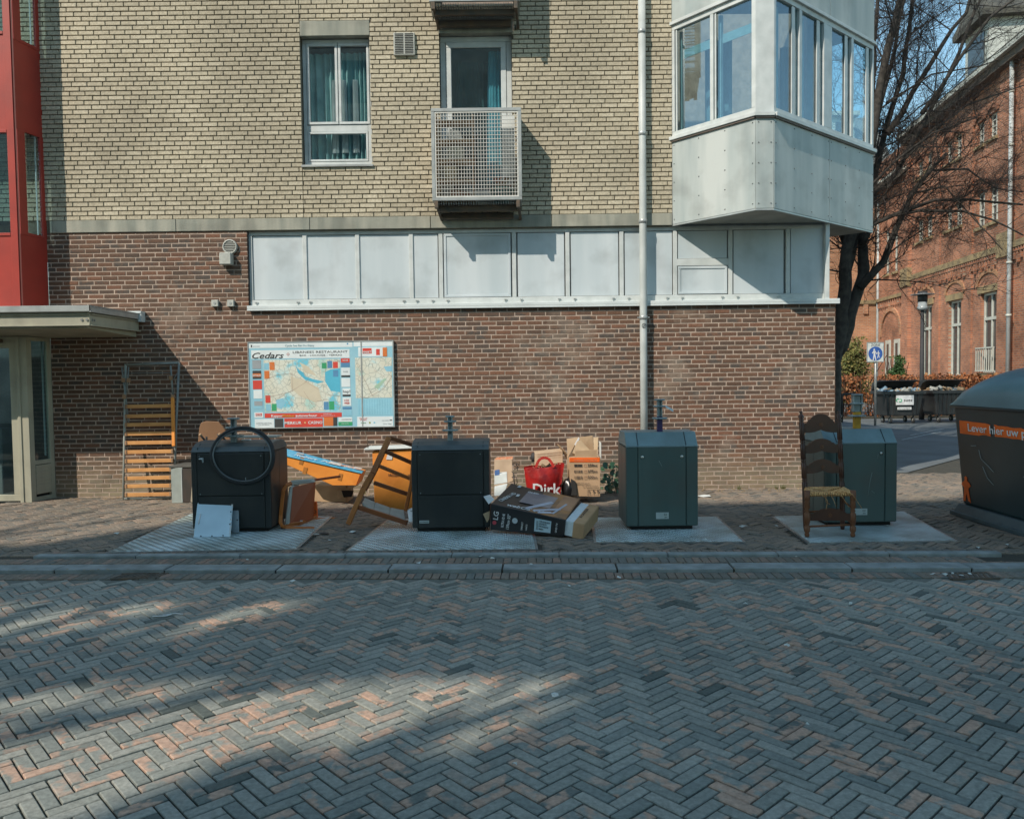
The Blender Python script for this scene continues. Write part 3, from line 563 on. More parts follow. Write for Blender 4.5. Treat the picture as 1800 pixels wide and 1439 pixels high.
def herring(parent, m, L, W, gap, x0, x1, y0, y1, z, test, nmax=300, jz=.0015, tilt=.006, org=(0, 0), name='paver'):
    """herringbone bond in the kerb's frame; test(x,y) says where stones lie; the nmax nearest are single objects"""
    q = sqrt(.5); out = []
    n1 = int((y1-y0)/(W*2*q))+4; n2 = int((x1-x0)/(L*2*q))+4
    for i in range(-6, n1*1+60):
        for j in range(-n2-30, n2+30):
            for k in (0, 1):
                if k == 0: cx, cy, ang = L/2+i*W+j*L, W/2+i*W-j*L, 0
                else: cx, cy, ang = L+W/2+i*W+j*L, W-L/2+i*W-j*L, pi/2
                X = (cx-cy)*q+org[0]+x0*0; Y = (cx+cy)*q+org[1]+y0
                if X < x0 or X > x1 or Y < y0 or Y > y1: continue
                if not test(X, Y): continue
                out.append((X, Y, ang+pi/4))
    res = []
    for X, Y, a in out:
        p = S(X, Y, z+random.gauss(0, jz)+.007*NZ.noise(V((X*.9, Y*.9, 3)))); res.append((p.x**2+p.y**2, p, a+ST+random.gauss(0, .006)))
    res.sort(key=lambda t: t[0])
    vis = [r for r in res if r[1].y > 2.45 and abs(r[1].x) < r[1].y*.66+.1]; viss = set(id(r) for r in vis[:nmax])
    pm = MB(); paver_geo(pm, L-gap, W-gap); me = pm.mesh(name, m); rest = MB()
    for r in res:
        _, p, a = r; t1, t2 = random.gauss(0, tilt), random.gauss(0, tilt*1.5)
        if id(r) in viss:
            o = bpy.data.objects.new(name, me); COL.objects.link(o); o.parent = parent; o.location = p; o.rotation_euler = (t2, -t1, a)
        else: paver_geo(rest, L-gap, W-gap, M=MX.Rotation(a, 3, 'Z'), o=p, tl=(t1, t2))
    rest.build(name+'_field', m, parent, kind='stuff'); return len(res)
nr = herring(road, road_b, .2, .0665, .0085, -7.0, 7.0, -4.7, -.20, ZR, lambda x, y: y < -.235)
# gutter row of headers and one stretcher row
def header_row(parent, y, ln, wd, x0, x1, z, m, gap=.006, name='paver', skew=0):
    mb = MB(); x = x0
    while x < x1:
        p = S(x, y, z+random.gauss(0, .0012)); paver_geo(mb, wd-gap, ln-gap, M=MX.Rotation(ST+random.gauss(0, .012)+skew, 3, 'Z'), o=p, tl=(random.gauss(0, .006), random.gauss(0, .006))); x += wd
    return mb.build(name+'_row', m, parent, kind='stuff')
gut_b = brickmat('gutter_paver', [(0, (.14, .135, .115)), (.5, (.20, .16, .125)), (1, (.13, .145, .135))], patch=(.26, .18, .14), patch_p=.35, rough=.9, stain=.4, stain_c=(.15, .15, .13), bump=.5)
header_row(road, -.10, .19, .0745, -7, 7, ZR+.006, gut_b); None
mb = MB(); mb.quad([S(-7, -.36, ZR-.0055), S(7, -.36, ZR-.0055), S(7, -.19, ZR-.0055), S(-7, -.19, ZR-.0055)]); mb.build('gutter_sand', mat('gutter_sand', (.15, .155, .135), (.10, .11, .095), s=9, rough=1, bump=.4), road)
# kerb stones
x = -7.1; i = 0
while x < 7:
    L = .99; mb = MB(); c = S(x+L/2, .10, 0); dz = random.gauss(0, .003)
    xm_ = x+L/2; drop = -.004 if -1.9 < xm_ < 1.9 else 0
    M_r = MX.Rotation(ST+random.gauss(0, .002), 3, 'Z'); o3 = [M_r @ V(v_) for v_ in ((-L/2+.003, -.10, 0), (L/2-.003, -.10, 0), (L/2-.003, .10, 0), (-L/2+.003, .10, 0))]
    mb.hexa([c+v_+V((0, 0, -.12)) for v_ in o3]+[c+v_+V((0, 0, dz+drop+.004)) for v_ in o3]); mb.build('kerb_stone', kerb_m, walk, bevel=.007, seg=2); x += 1.0
# paver rows between the kerb stones and the narrow edging, then the edging stones
header_row(walk, .345, .2, .0745, -7, 4.15, .0, gut_b, skew=.0); header_row(walk, .235, .06, .2, -7, 7, -.001, gut_b) if False else None
header_row(walk, .255-.02, .035, .2, -7, 7, -.004, gut_b)
x = -4.6
while x < 4.3:
    mb = MB(); c = S(x+.5, .505, 0); M_r = MX.Rotation(ST+random.gauss(0, .003), 3, 'Z'); o3 = [M_r @ V(v_) for v_ in ((-.497, -.05, 0), (.497, -.05, 0), (.497, .05, 0), (-.497, .05, 0))]
    mb.hexa([c+v_+V((0, 0, -.1)) for v_ in o3]+[c+v_+V((0, 0, .028+random.gauss(0, .002))) for v_ in o3]); mb.build('edging_stone', kerb_m, walk, bevel=.012, seg=2); x += 1.0
header_row(walk, .60, .068, .2, -7, 7, .0, walk_b); header_row(walk, .70, .115, .0745, -7, 7, .0, gut_b)
# footpath bricks; steel plates leave holes
PLATES = [((185, 972), (522, 966), (585, 908), (335, 903)), ((607, 969), (946, 966), (935, 915), (683, 912)), ((1044, 954), (1311, 953), (1262, 908), (1038, 910)), ((1421, 955), (1684, 951), (1590, 899), (1356, 908))]
PC = [[gnd(*p) for p in q] for q in PLATES]
for q in PC: print('plate', [tuple(round(c, 2) for c in p[:2]) for p in q])
def inpoly(x, y, P, grow=0):
    n = len(P); c = sum((p for p in P), V((0, 0, 0)))/n; ok = True
    for i in range(n):
        a, b = P[i], P[(i+1) % n]; d = (b-a).normalized()
        if (x-a.x)*(-d.y)+(y-a.y)*d.x < -grow: return False
    return True
def walktest(X, Y):
    p = S(X, Y)
    if p.y > YW+.0 and p.x < XR+.05: return False
    for q in PC:
        if inpoly(p.x, p.y, q, -.0): return False
    if p.x > 5.05 and p.y > 11.9+(p.x-5)*1.1: return False
    return True
herring(walk, walk_b, .2, .0665, .006, -7.2, 11, .79, 6.4, .0, walktest, nmax=300, jz=.003, tilt=.012)
# plates
tread = bpy.data.materials.new('tread_plate'); tread.use_nodes = True; n = tread.node_tree.nodes; l = tread.node_tree.links; b = n['Principled BSDF']; b.inputs['Metallic'].default_value = .0; b.inputs['Roughness'].default_value = .45
tc = n.new('ShaderNodeNewGeometry'); w_ = n.new('ShaderNodeTexWave'); w_.inputs['Scale'].default_value = 6; w_.bands_direction = 'DIAGONAL'; w_.inputs['Distortion'].default_value = .4; l.new(tc.outputs['Position'], w_.inputs[0])
w2 = n.new('ShaderNodeTexWave'); w2.inputs['Scale'].default_value = 14; w2.bands_direction = 'X'; w2.inputs['Distortion'].default_value = .3; l.new(tc.outputs['Position'], w2.inputs[0])
mm = n.new('ShaderNodeMath'); mm.operation = 'MULTIPLY'; l.new(w_.outputs[1], mm.inputs[0]); l.new(w2.outputs[1], mm.inputs[1])
bp = n.new('ShaderNodeBump'); bp.inputs['Strength'].default_value = 1; bp.inputs['Distance'].default_value = .03; l.new(mm.outputs[0], bp.inputs['Height']); l.new(bp.outputs[0], b.inputs['Normal'])
nn = n.new('ShaderNodeTexNoise'); nn.inputs['Scale'].default_value = 2.2; nn.inputs['Detail'].default_value = 9; l.new(tc.outputs['Position'], nn.inputs[0])
cr = n.new('ShaderNodeValToRGB'); cr.color_ramp.elements[0].position = .36; cr.color_ramp.elements[0].color = (.60, .73, .75, 1); cr.color_ramp.elements[1].position = .66; cr.color_ramp.elements[1].color = (.30, .36, .34, 1); l.new(nn.outputs[0], cr.inputs[0]); l.new(cr.outputs[0], b.inputs['Base Color'])  # pale cyan base puts reflected sky into the colour; darker spots are dirt
PL_LAB = ['ribbed steel floor plate under the leftmost black container', 'ribbed steel floor plate under the second black container and the black carton', 'ribbed steel floor plate under the green container by the downpipe', 'ribbed steel floor plate under the carved chair and rightmost green container']
for q, lb in zip(PC, PL_LAB):
    t = thing('floor_plate', lb, 'floor plate', sum(q, V((0, 0, 0)))/4, 'steel floor plates set in the footpath')
    mb = MB(); c = sum(q, V((0, 0, 0)))/4; qi = [p+(c-p).normalized()*.035 for p in q]
    mb.hexa([p+V((0, 0, -.03)) for p in qi]+[p+V((0, 0, .010)) for p in qi]); mb.build('plate', tread, t, bevel=.003)
    fb = MB()
    for i in range(4):
        a, b_ = q[i], q[(i+1) % 4]; ai, bi = qi[i], qi[(i+1) % 4]; fb.hexa([p+V((0, 0, -.03)) for p in (a, b_, bi, ai)]+[p+V((0, 0, .006)) for p in (a, b_, bi+(ai-bi)*.003, ai+(bi-ai)*.003)])
    fb.build('edge_frame', steel, t)
# asphalt lane beyond the footpath, on the right
bd = [gnd(1400, 868), gnd(1577, 833), gnd(1690, 803), gnd(1990, 742)]
mb = MB(); pts = [V((4.66, 13.3, 0))]+[V((bd[1].x-.6, bd[1].y-.3, 0)), bd[1], bd[2], bd[3]]+[V((120, 40, 0)), V((120, 200, 0)), V((4.7, 200, 0))]
k = len(mb.v); mb.quad([p+V((0, 0, -.016+.0)) for p in pts]); lane = struct(mb.build('asphalt_lane', asph))
mb = MB(); mb.box(4.7, 14, 11, 60, ZR-.054, -.03); struct(mb.build('subsoil', soil))
mb = MB()
for a, b_ in (((1585, 772), (1655, 757)), ((1600, 764), (1660, 752))):
    A, B = gnd(*a), gnd(*b_); mb.bar(A+V((0, 0, -.013)), B+V((0, 0, -.013)), .05, .004)
mb.build('road_marking', mat('worn_white', (.35, .38, .39), (.2, .22, .22), s=8, rough=.9), lane)
# kerb edge between brick and lane
# drains in the gutter
def drain(px0, px1, lb, trash):
    A = gnd(px0, 1014, ZR); B = gnd(px1, 1012, ZR); t = thing('storm_drain', lb, 'drain', (A+B)/2); d = (B-A); n = 9
    fb = MB(); fb.bar(A+V((0, .09, .002)), B+V((0, .09, .002)), .02, .02); fb.bar(A+V((0, -.09, .002)), B+V((0, -.09, .002)), .02, .02); fb.build('frame', rust, t)
    bb = MB(); bb.bar(A+V((0, 0, -.004)), B+V((0, 0, -.004)), .17, .008); bb.build('pit', dark, t)
    for i in range(n): g_ = MB(); c = A+d*((i+.5)/n); g_.bar(c+V((-.03, -.085, .005)), c+V((.03, .085, .005)), .018, .014); g_.build('grate_bar', rust, t)
drain(205, 288, 'iron storm drain in the gutter before the leftmost black container', 0); drain(1664, 1745, 'iron storm drain in the gutter at right, covered with scraps', 1)

# ================================================================ waste containers
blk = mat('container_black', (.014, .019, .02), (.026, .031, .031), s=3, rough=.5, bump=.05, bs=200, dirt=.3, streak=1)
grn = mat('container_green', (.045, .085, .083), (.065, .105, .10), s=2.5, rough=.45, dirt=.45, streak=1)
grn_t = mat('green_top_sky_tint', (.17, .26, .28), (.13, .20, .21), s=5, rough=.45, dirt=.2)  # lid green lightened towards blue: sky light painted in
blk_t = mat('black_top_sky_tint', (.075, .095, .10), (.05, .065, .07), s=5, rough=.5, dirt=.2)  # lid black raised to blue-grey, sky light put into the colour
zinc = mat('post_steel', (.30, .36, .37), (.20, .24, .25), s=14, rough=.5, metal=.4, dirt=.3)
lockm = mat('lock_metal', (.6, .6, .56), rough=.3, metal=.9); plab = mat('label_plate', (.42, .48, .48), (.36, .42, .42), rough=.5)
def container(name, label, px0, px1, pyb, style, post_px, extra=None, depth=.64, gx=None):
    p0 = gnd(px0, pyb, .01); p1 = gnd(px1, pyb, .01); X0, X1 = p0.x, p1.x; Y = (p0.y+p1.y)/2; Wd = X1-X0
    t = thing(name, label, 'waste container', ((X0+X1)/2, Y, .01), 'underground waste containers in front of the wall')
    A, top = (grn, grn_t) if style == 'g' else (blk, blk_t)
    H = .905 if style == 'g' else .885; h2 = 1.045 if style == 'g' else .985
    prof = [(0, .05), (0, H), (.13, h2), (depth-.13, h2), (depth, H), (depth, .05)] if style == 'g' else [(0, .05), (0, H), (.05, H+.05), (.14, H+.085), (.26, h2), (depth-.26, h2), (depth-.14, H+.085), (depth-.05, H+.05), (depth, H), (depth, .05)]
    e = .012
    mb = MB(); body = [(e, .05), (e, H), (depth-e, H), (depth-e, .05)]; mb.prism(body, (X0+e, Y, 0), (0, 1, 0), (0, 0, 1), (Wd-2*e, 0, 0)); bd = mb.build('body', A, t)
    lid = prof[1:-1]+[(depth-.004, H-.004), (.004, H-.004)]
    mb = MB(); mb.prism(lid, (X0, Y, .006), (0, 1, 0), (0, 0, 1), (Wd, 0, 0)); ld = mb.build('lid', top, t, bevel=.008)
    mb = MB(); mb.box(X0+.05, X1-.05, Y+.04, Y+depth-.04, .0, .05); mb.build('plinth', dark, t)
    # front: two side panels and a wide middle one, with dark joints between
    s1, s2 = X0+Wd*(.165 if style == 'g' else .075), X1-Wd*(.165 if style == 'g' else .075)
    def pan(a, b, z0, z1, nm, y=0, lab=None): m_ = MB(); m_.box(a, b, Y-y, Y+.018, z0, z1); return m_.build(nm, A, t, bevel=.005, label=lab)
    pan(X0, s1-.004, .055, H-.003, 'side_panel'); pan(s2+.004, X1, .055, H-.003, 'side_panel')
    if style == 'g': fp = pan(s1+.004, s2-.004, .055, H-.003, 'front_panel', .004)
    else:
        fp = pan(s1+.004, s2-.004, .055, .40, 'front_panel', .003); pan(s1+.004, s2-.004, .412, H-.01, 'drum_flap', .005)
    for sx, nm in ((X0, -1), (X1, 1)):
        for a, b in ((.02, depth*.5-.004), (depth*.5+.004, depth-.02)):
            m_ = MB(); m_.box(sx-(.003 if nm < 0 else -.0), sx+(.003 if nm > 0 else 0)+.0, Y+a, Y+b, .06, H-.01); m_.build('flank_panel', A, t)
    M_y = MX(((1, 0, 0), (0, 0, -1), (0, 1, 0)))
    if style == 'g':
        for xx in (s1+.045, s2-.045):
            m_ = MB(); m_.lathe([(.017, 0), (.017, .006), (.011, .012), (.001, .012)], (xx, Y-.004, H-.11), 12, M=M_y); m_.build('lock', lockm, fp)
        m_ = MB(); xc = (s1+s2)/2; m_.box(xc-.068, xc+.068, Y-.008, Y-.0045, .13, .20); pl = m_.build('label_plate', plab, fp); ink = dark
        text('G2', (xc+.015, Y-.008, .168), (1, 0, 0), (0, 0, 1), .02, dark, pl); text('2001', (xc+.02, Y-.008, .142), (1, 0, 0), (0, 0, 1), .012, dark, pl)
        m_ = MB(); m_.box(s1-.0045, s1+.0045, Y+.02-.17*0, Y+.0235, .06, H); m_.build('joint', dark, t)
        # lid seams running up the slope
        for xx in (s1, s2):
            m_ = MB(); m_.bar((xx, Y+.004, H+.013), (xx, Y+.126, h2+.0045), .005, .006); m_.build('lid_seam', dark, ld)
        m_ = MB(); m_.box(X0-.002, X1+.002, Y-.004, Y+.01, H-.004, H+.006); m_.build('lid_edge', mat('pale_edge', (.2, .28, .3), rough=.5), ld)
    else:
        if label.startswith('second'):
            m_ = MB(); m_.box(X0+Wd*.09, X0+Wd*.215, Y-.0065, Y-.0035, .105, .135); pl = m_.build('label_plate', plab, fp)
            text('ROTTERDAM', (X0+Wd*.1, Y-.0065, .114), (1, 0, 0), (0, 0, 1), .010, dark, pl, width=Wd*.105)
        for a, b in ((s1, s1), (s2, s2)):
            m_ = MB(); m_.bar((a, Y+.02, H+.038), (a, Y+.125, H+.085), .005, .006); m_.build('lid_seam', dark, ld)
        for xx in (s1+.03, s2-.03):
            for zz in (.43, H-.04): m_ = MB(); m_.lathe([(.006, 0), (.006, .003)], (xx, Y-.005, zz), 8, M=M_y); m_.build('screw', zinc, t)
    # lifting post
    cx = at(post_px, 760, Y+.2).x; cy = Y+.2; lo = post = None
    z0 = h2-.03; zt = {'1': 1.245, '2': 1.245, '3': 1.40, '4': 1.425}[extra]
    lowm = {'3': mat('purple_sleeve', (.035, .02, .10), (.02, .015, .06), rough=.5), '4': mat('yellow_sleeve', (.55, .30, .02), (.40, .2, .01), s=15, rough=.6)}.get(extra, zinc)
    zs = {'3': z0+.20, '4': z0+.22}.get(extra, z0+.10)
    sq = MB(); sw = .028 if extra != '4' else .034; sq.box(cx-sw*1.0, cx+sw*1.0, cy-.028, cy+.028, z0-.12, zs); ps = sq.build('post_sleeve', lowm, t, bevel=.003)
    sq = MB(); sw2 = .026 if extra != '4' else .05; sq.box(cx-sw2, cx-sw2+.012, cy-.03, cy+.03, zs, zt); sq.box(cx+sw2-.012, cx+sw2, cy-.03, cy+.03, zs, zt); sq.box(cx-sw2+.0125, cx+sw2-.0125, cy-.01, cy+.03, zs, zt); sq.build('post', zinc, t, bevel=.002)
    ds = {'1': [(zt, .068), (zt-.10, .088), (zt-.19, .11)], '2': [(zt, .05), (zt-.055, .07), (zt-.15, .09)], '3': [(zt, .06), (zt-.07, .07), (zt-.2, .085)], '4': [(zt, .06), (zt-.095, .072), (zt-.23, .095)]}[extra]
    for z, r_ in ds: m_ = MB(); m_.lathe([(r_*.9, -.012), (r_, -.009), (r_, .002), (r_*.92, .006)], (cx, cy, z), 24); m_.build('flange', zinc, t)
    return t, X0, X1, Y
C1 = container('waste_container', 'leftmost black container with a wheel hanging on its post', 341, 476, 935, 'b', 411, '1', .68)
C2 = container('waste_container', 'second black container from the left, blank front, beside the black carton', 726, 861, 934, 'b', 791.5, '2', .6)
C3 = container('waste_container', 'dark green container in front of the downpipe with purple post sleeve', 1101, 1228, 931, 'g', 1159.5, '3')
C4 = container('waste_container', 'dark green container with yellow post sleeve behind the carved chair', 1448, 1578, 924, 'g', 1506, '4')
# scratches on the green fronts
def scratch(parent, pts, Y, wd=.004):
    mb = MB(); mb.tube([at(*a, Y-.0055) for a in pts], wd*.5, 4)
    mb.build('scratch', mat('scratch_pale', (.28, .36, .36), rough=.7), parent)
scratch(C4[0], [(1533, 830), (1529, 848), (1525.5, 871)], C4[3]); scratch(C4[0], [(1544, 797), (1542, 806)], C4[3], .003); scratch(C4[0], [(1532, 862), (1534, 864), (1537, 866)], C4[3])
scratch(C3[0], [(1158, 809), (1164, 820)], C3[3], .003)
m_ = MB(); 
A = at(1170, 716, C3[3]+.15)
for i in range(4): m_.quad([A+V((.02*i, 0, -.012*i)), A+V((.02*i+.022, 0, -.012*i-.014)), A+V((.02*i+.026, .01, -.012*i+.012)), A+V((.02*i+.004, .01, -.012*i+.025))])
tag(m_.build('torn_tape', white), 'strip of white torn tape on the post of the container by the downpipe', 'tape')
# ================================================================ things left on the footpath
M_y = MX(((1, 0, 0), (0, 0, -1), (0, 1, 0)))
ora = mat('orange_board', (.78, .29, .045), (.66, .22, .03), s=4, rough=.55); card = mat('cardboard', (.42, .29, .175), (.34, .23, .135), s=5, rough=.85); card_d = mat('cardboard_inside', (.30, .20, .12), rough=.9)
varn = mat('orange_varnish', (.52, .16, .03), (.36, .10, .018), s=4, rough=.35); redbr = mat('red_veneer', (.36, .07, .018), (.28, .05, .014), s=3, rough=.4, streak=1); cush = mat('cushion_grey', (.42, .42, .38), (.34, .34, .31), s=12, rough=.9, bump=.2)
ink = mat('black_ink', (.03, .03, .032), rough=.7); wink = mat('white_ink', (.7, .7, .7), rough=.6); orng = mat('signal_orange', (.85, .14, .015), rough=.5)
# ---------------------------------------------------------------- city map board
YB = YW-.05; SG = thing('map_board', 'blue and white city map board with restaurant and casino adverts on the brown brick wall', 'map board', (wl(564, 750)[0], YW, wl(564, 750)[1]))
def bl(px, py): p = at(px, py, YB); return p.x, p.z
(bx0, bz1), (bx1, bz0) = bl(435.5, 601.5), bl(693.5, 749.5)
sgl = mat('board_blue', (.30, .52, .60), (.24, .46, .56), s=2, rough=.4); sgw = mat('board_white', (.58, .66, .68), rough=.35)
mb = MB(); mb.box(bx0, bx1, YB+.004, YW-.004, bz0, bz1); mb.build('board', sgl, SG, bevel=.003)
mb = MB(); fr(mb, bx0-.006, bx1+.006, bz0-.006, bz1+.006, YB-.004, YW-.006, .014); xs_ = bl(622, 0)[0]; mb.box(xs_-.008, xs_+.008, YB-.003, YB+.0035, bz0+.009, bz1-.009); mb.build('frame', alu, SG)
UX, UY = (bx1-bx0)/258.0, (bz1-bz0)/148.0
def pt(px, py): return V((bx0+(px-435.5)*UX, YB, bz1-(py-601.5)*UY))      # board coordinates in photograph pixels
LV = [0]
def patch(px0, py0, px1, py1, m, name='printed_panel', lay=1):
    a, b = pt(px0, py1), pt(px1, py0); y = YB+.004-.0012*lay; mb = MB(); mb.box(a.x, b.x, y-.0002, YB+.0045, a.z, b.z); return mb.build(name, m, SG)
def c3(n, c, **k): return mat('print_'+n, c, tuple(x*.9 for x in c), rough=.4, **k)
P_ = lambda x, y: (420+x/6.207, 590+y/6.207)      # measured on an enlargement
def pp(x0, y0, x1, y1, m, lay=1, name='printed_panel'): a = P_(x0, y0); b = P_(x1, y1); return patch(a[0], a[1], b[0], b[1], m, name, lay)
def tx(s, x, y, h, m, wd=None, shear=0, lay=1, bold=0):
    a = P_(x, y); p = pt(*a); p.y = YB+.004-.0012*lay-.0004; return text(s, p, (1, 0, 0), (0, 0, 1), h/6.207*UY, m, SG, shear=shear, width=(wd/6.207*UX if wd else None), bold=bold)
pw = c3('white', (.68, .74, .75)); pblue = c3('navy', (.10, .25, .42)); pred = c3('red', (.60, .07, .05)); pgrn = c3('green', (.05, .33, .15)); porg = c3('orange', (.62, .18, .05)); pdk = c3('dark', (.06, .06, .06)); psky = c3('sky', (.25, .50, .62)); pgry = c3('grey', (.3, .33, .35))
pp(100, 85, 1250, 135, pw); pp(1262, 75, 1690, 130, pw); pp(130, 158, 1215, 248, pw)
tx('Cycle See Eat Do Enjoy', 508, 122, 20, mat('print_teal', (.12, .3, .36), rough=.5), 320); tx('amsterdam', 150, 119, 10, pgry, 80); pp(128, 100, 142, 125, pdk, 2)
k_ = MB(); c_ = pt(*P_(1196, 100)); k_.lathe([(.012, 0), (.012, .0015)], (c_.x, YB+.003, c_.z), 16, M=M_y); k_.build('information_dot', pblue, SG)
tx('Cedars', 140, 245, 62, ink, 350, .35, bold=.01); tx('LIBANEES RESTAURANT', 590, 195, 24, pdk, 605); tx('BAR - LOUNGE - TERRAS', 665, 226, 15, pdk, 465)
dm = MB(); c_ = pt(*P_(537, 205))
for r_, m__, yy in ((.024, mat('print_maroon', (.35, .06, .04), rough=.5), .0016), (.014, pw, .0004)):
    dm = MB(); dm.prism([(0, -r_), (r_, 0), (0, r_), (-r_, 0)], (c_.x, YB+yy, c_.z), (1, 0, 0), (0, 0, 1), (0, .001, 0)); dm.build('diamond_logo', m__, SG)
# the printed maps
mm_ = bpy.data.materials.new('printed_map'); mm_.use_nodes = True; n = mm_.node_tree.nodes; l = mm_.node_tree.links; b = n['Principled BSDF']; b.inputs['Roughness'].default_value = .4
geo = n.new('ShaderNodeNewGeometry'); t1 = n.new('ShaderNodeTexNoise'); t1.inputs['Scale'].default_value = 3.0; t1.inputs['Detail'].default_value = 3; l.new(geo.outputs['Position'], t1.inputs[0])
cr = n.new('ShaderNodeValToRGB'); e = cr.color_ramp.elements; e[0].position = .36; e[0].color = (.16, .50, .62, 1); e[1].position = .66; e[1].color = (.40, .58, .52, 1)
for p_, c_ in ((.40, (.45, .62, .62)), (.44, (.62, .64, .56)), (.60, (.60, .58, .48))): q = e.new(p_); q.color = (*c_, 1)
l.new(t1.outputs[0], cr.inputs[0]); v_ = n.new('ShaderNodeTexVoronoi'); v_.feature = 'DISTANCE_TO_EDGE'; v_.inputs['Scale'].default_value = 14; l.new(geo.outputs['Position'], v_.inputs[0])
q = n.new('ShaderNodeMapRange'); q.inputs[1].default_value = .01; q.inputs[2].default_value = .05; l.new(v_.outputs[0], q.inputs[0]); mx = n.new('ShaderNodeMix'); mx.data_type = 'RGBA'; mx.inputs[6].default_value = (.33, .36, .32, 1); l.new(q.outputs[0], mx.inputs[0]); l.new(cr.outputs[0], mx.inputs[7]); l.new(mx.outputs[2], b.inputs['Base Color'])
pp(265, 262, 1105, 818, mm_, 1, 'map'); pp(1275, 250, 1680, 680, mm_, 1, 'map')
def blob(pts_, m__, name, lay):
    mb = MB(); P2 = [pt(*P_(*p)) for p in pts_]; o = P2[0]; mb.prism([(p.x-o.x, p.z-o.z) for p in P2], (o.x, YB+.004-.0012*lay-.0002, o.z), (1, 0, 0), (0, 0, 1), (0, .001, 0)); return mb.build(name, m__, SG)
wtr = c3('water', (.10, .43, .58)); bei = c3('beige', (.58, .52, .40))
blob([(940, 400), (1000, 370), (1105, 360), (1105, 615), (1000, 600), (940, 500)], wtr, 'map_lake', 1.5); blob([(610, 290), (640, 360), (700, 400), (720, 440), (800, 470), (930, 500), (860, 520), (720, 480), (640, 400)], wtr, 'map_river', 1.5)
blob([(390, 690), (470, 670), (500, 720), (450, 790), (400, 770)], psky, 'map_lake', 2); blob([(660, 290), (760, 340), (850, 440), (720, 400)], bei, 'map_land', 2); blob([(560, 440), (700, 480), (860, 560), (900, 700), (820, 720), (640, 640), (560, 560)], bei, 'map_land', 2)
blob([(1590, 350), (1680, 340), (1680, 400), (1620, 400)], psky, 'map_lake', 2); blob([(1480, 560), (1600, 470), (1620, 480), (1520, 590)], pgrn if False else c3('pale_green', (.35, .5, .38)), 'map_park', 2)
rd = MB()
for pl_ in ([(280, 470), (420, 420), (560, 410), (700, 480), (860, 580), (960, 640), (1100, 660)], [(575, 390), (575, 600)], [(280, 660), (400, 640), (560, 600), (700, 520), (760, 470)], [(480, 640), (560, 760), (580, 815)], [(700, 600), (830, 800)], [(380, 700), (500, 620)], [(330, 300), (440, 400)], [(840, 710), (960, 690)], [(1290, 660), (1400, 680), (1580, 590), (1680, 450)], [(1300, 330), (1460, 660)], [(1480, 380), (1600, 460)]):
    for a, b_ in zip(pl_[:-1], pl_[1:]): A, B = pt(*P_(*a)), pt(*P_(*b_)); A.y = B.y = YB+.0012; rd.bar(A, B, .0035, .0012, up=(0, 1, 0))
rd.build('map_road', c3('road', (.36, .25, .2)), SG)
for (x0, y0, x1, y1, m__) in [(140, 262, 235, 355, pgry), (140, 375, 235, 462, pdk), (140, 405, 235, 440, porg), (140, 478, 240, 572, pred), (145, 580, 240, 672, pw), (145, 690, 245, 778, psky), (150, 700, 240, 750, pgry), (148, 820, 245, 878, pw), (160, 830, 232, 860, pred),
        (268, 295, 323, 368, psky), (330, 285, 385, 370, porg), (270, 378, 326, 460, porg), (275, 640, 330, 720, pred), (278, 735, 335, 808, psky), (342, 730, 396, 808, pgrn), (907, 300, 960, 360, pgrn), (968, 280, 1022, 358, pblue), (1030, 290, 1084, 358, pred), (1030, 380, 1087, 450, pblue), (918, 715, 972, 800, pblue), (978, 712, 1034, 800, pgrn),
        (1118, 255, 1215, 300, pred), (1118, 302, 1215, 348, pblue), (1120, 355, 1217, 435, pw), (1120, 436, 1217, 455, pdk), (1120, 465, 1217, 560, pw), (1130, 575, 1217, 660, pw), (1130, 640, 1217, 660, pdk), (1128, 672, 1222, 762, pw), (1126, 772, 1226, 800, pblue), (1130, 810, 1228, 868, psky),
        (262, 832, 1115, 880, pred), (150, 892, 365, 985, pw), (370, 890, 465, 985, pdk), (478, 888, 903, 983, pred), (915, 880, 1063, 975, porg), (1020, 882, 1063, 975, pdk), (1078, 885, 1230, 972, pw), (1078, 932, 1230, 972, pgrn),
        (1312, 140, 1620, 240, pw), (1360, 150, 1460, 208, pred), (1510, 160, 1550, 225, pred), (1582, 145, 1630, 240, porg), (1285, 880, 1682, 985, pw)]:
    inner = (x0, y0) in ((140, 405), (150, 700), (160, 830), (1130, 640), (1020, 882), (1078, 932), (1360, 150), (1510, 160), (1582, 145)); pp(x0, y0, x1, y1, m__, 3 if inner else 2)
tx('Kapper', 335, 872, 26, pw, 125, lay=2, bold=.01); tx('Makker', 462, 872, 26, c3('gold', (.6, .4, .05)), 135, lay=2); tx('autoverhuur', 604, 872, 26, pw, 240, lay=2, bold=.015); tx('bestelbussen', 915, 852, 10, pw, 90, lay=2); tx('www.autoverhuur.nl', 885, 868, 10, pw, 155, lay=2)
tx('MERKUR', 482, 952, 30, pw, 185, lay=2, bold=.015); tx('CASINO', 742, 950, 30, pw, 158, lay=2, bold=.015)
k_ = MB(); c_ = pt(*P_(706, 936)); k_.lathe([(.0125, 0), (.0125, .001)], (c_.x, YB+.0012, c_.z), 14, M=M_y); k_.build('sun_logo', c3('sun', (.7, .45, .2)), SG)
tx('AMSTELDENTAL', 165, 944, 14, pgry, 175, lay=2); tx('uw tandarts', 190, 958, 8, pgry, 120, lay=2); tx('PIZZA', 163, 856, 20, pw, 64, lay=3, bold=.01); tx('EETHUIS', 145, 434, 16, pw, 86, lay=3, bold=.01); tx('MARKT', 1366, 203, 24, pw, 88, lay=3, bold=.01); tx('Nu', 1140, 285, 18, pw, lay=2); tx('BAR', 1160, 285, 18, pw, 40, lay=2)
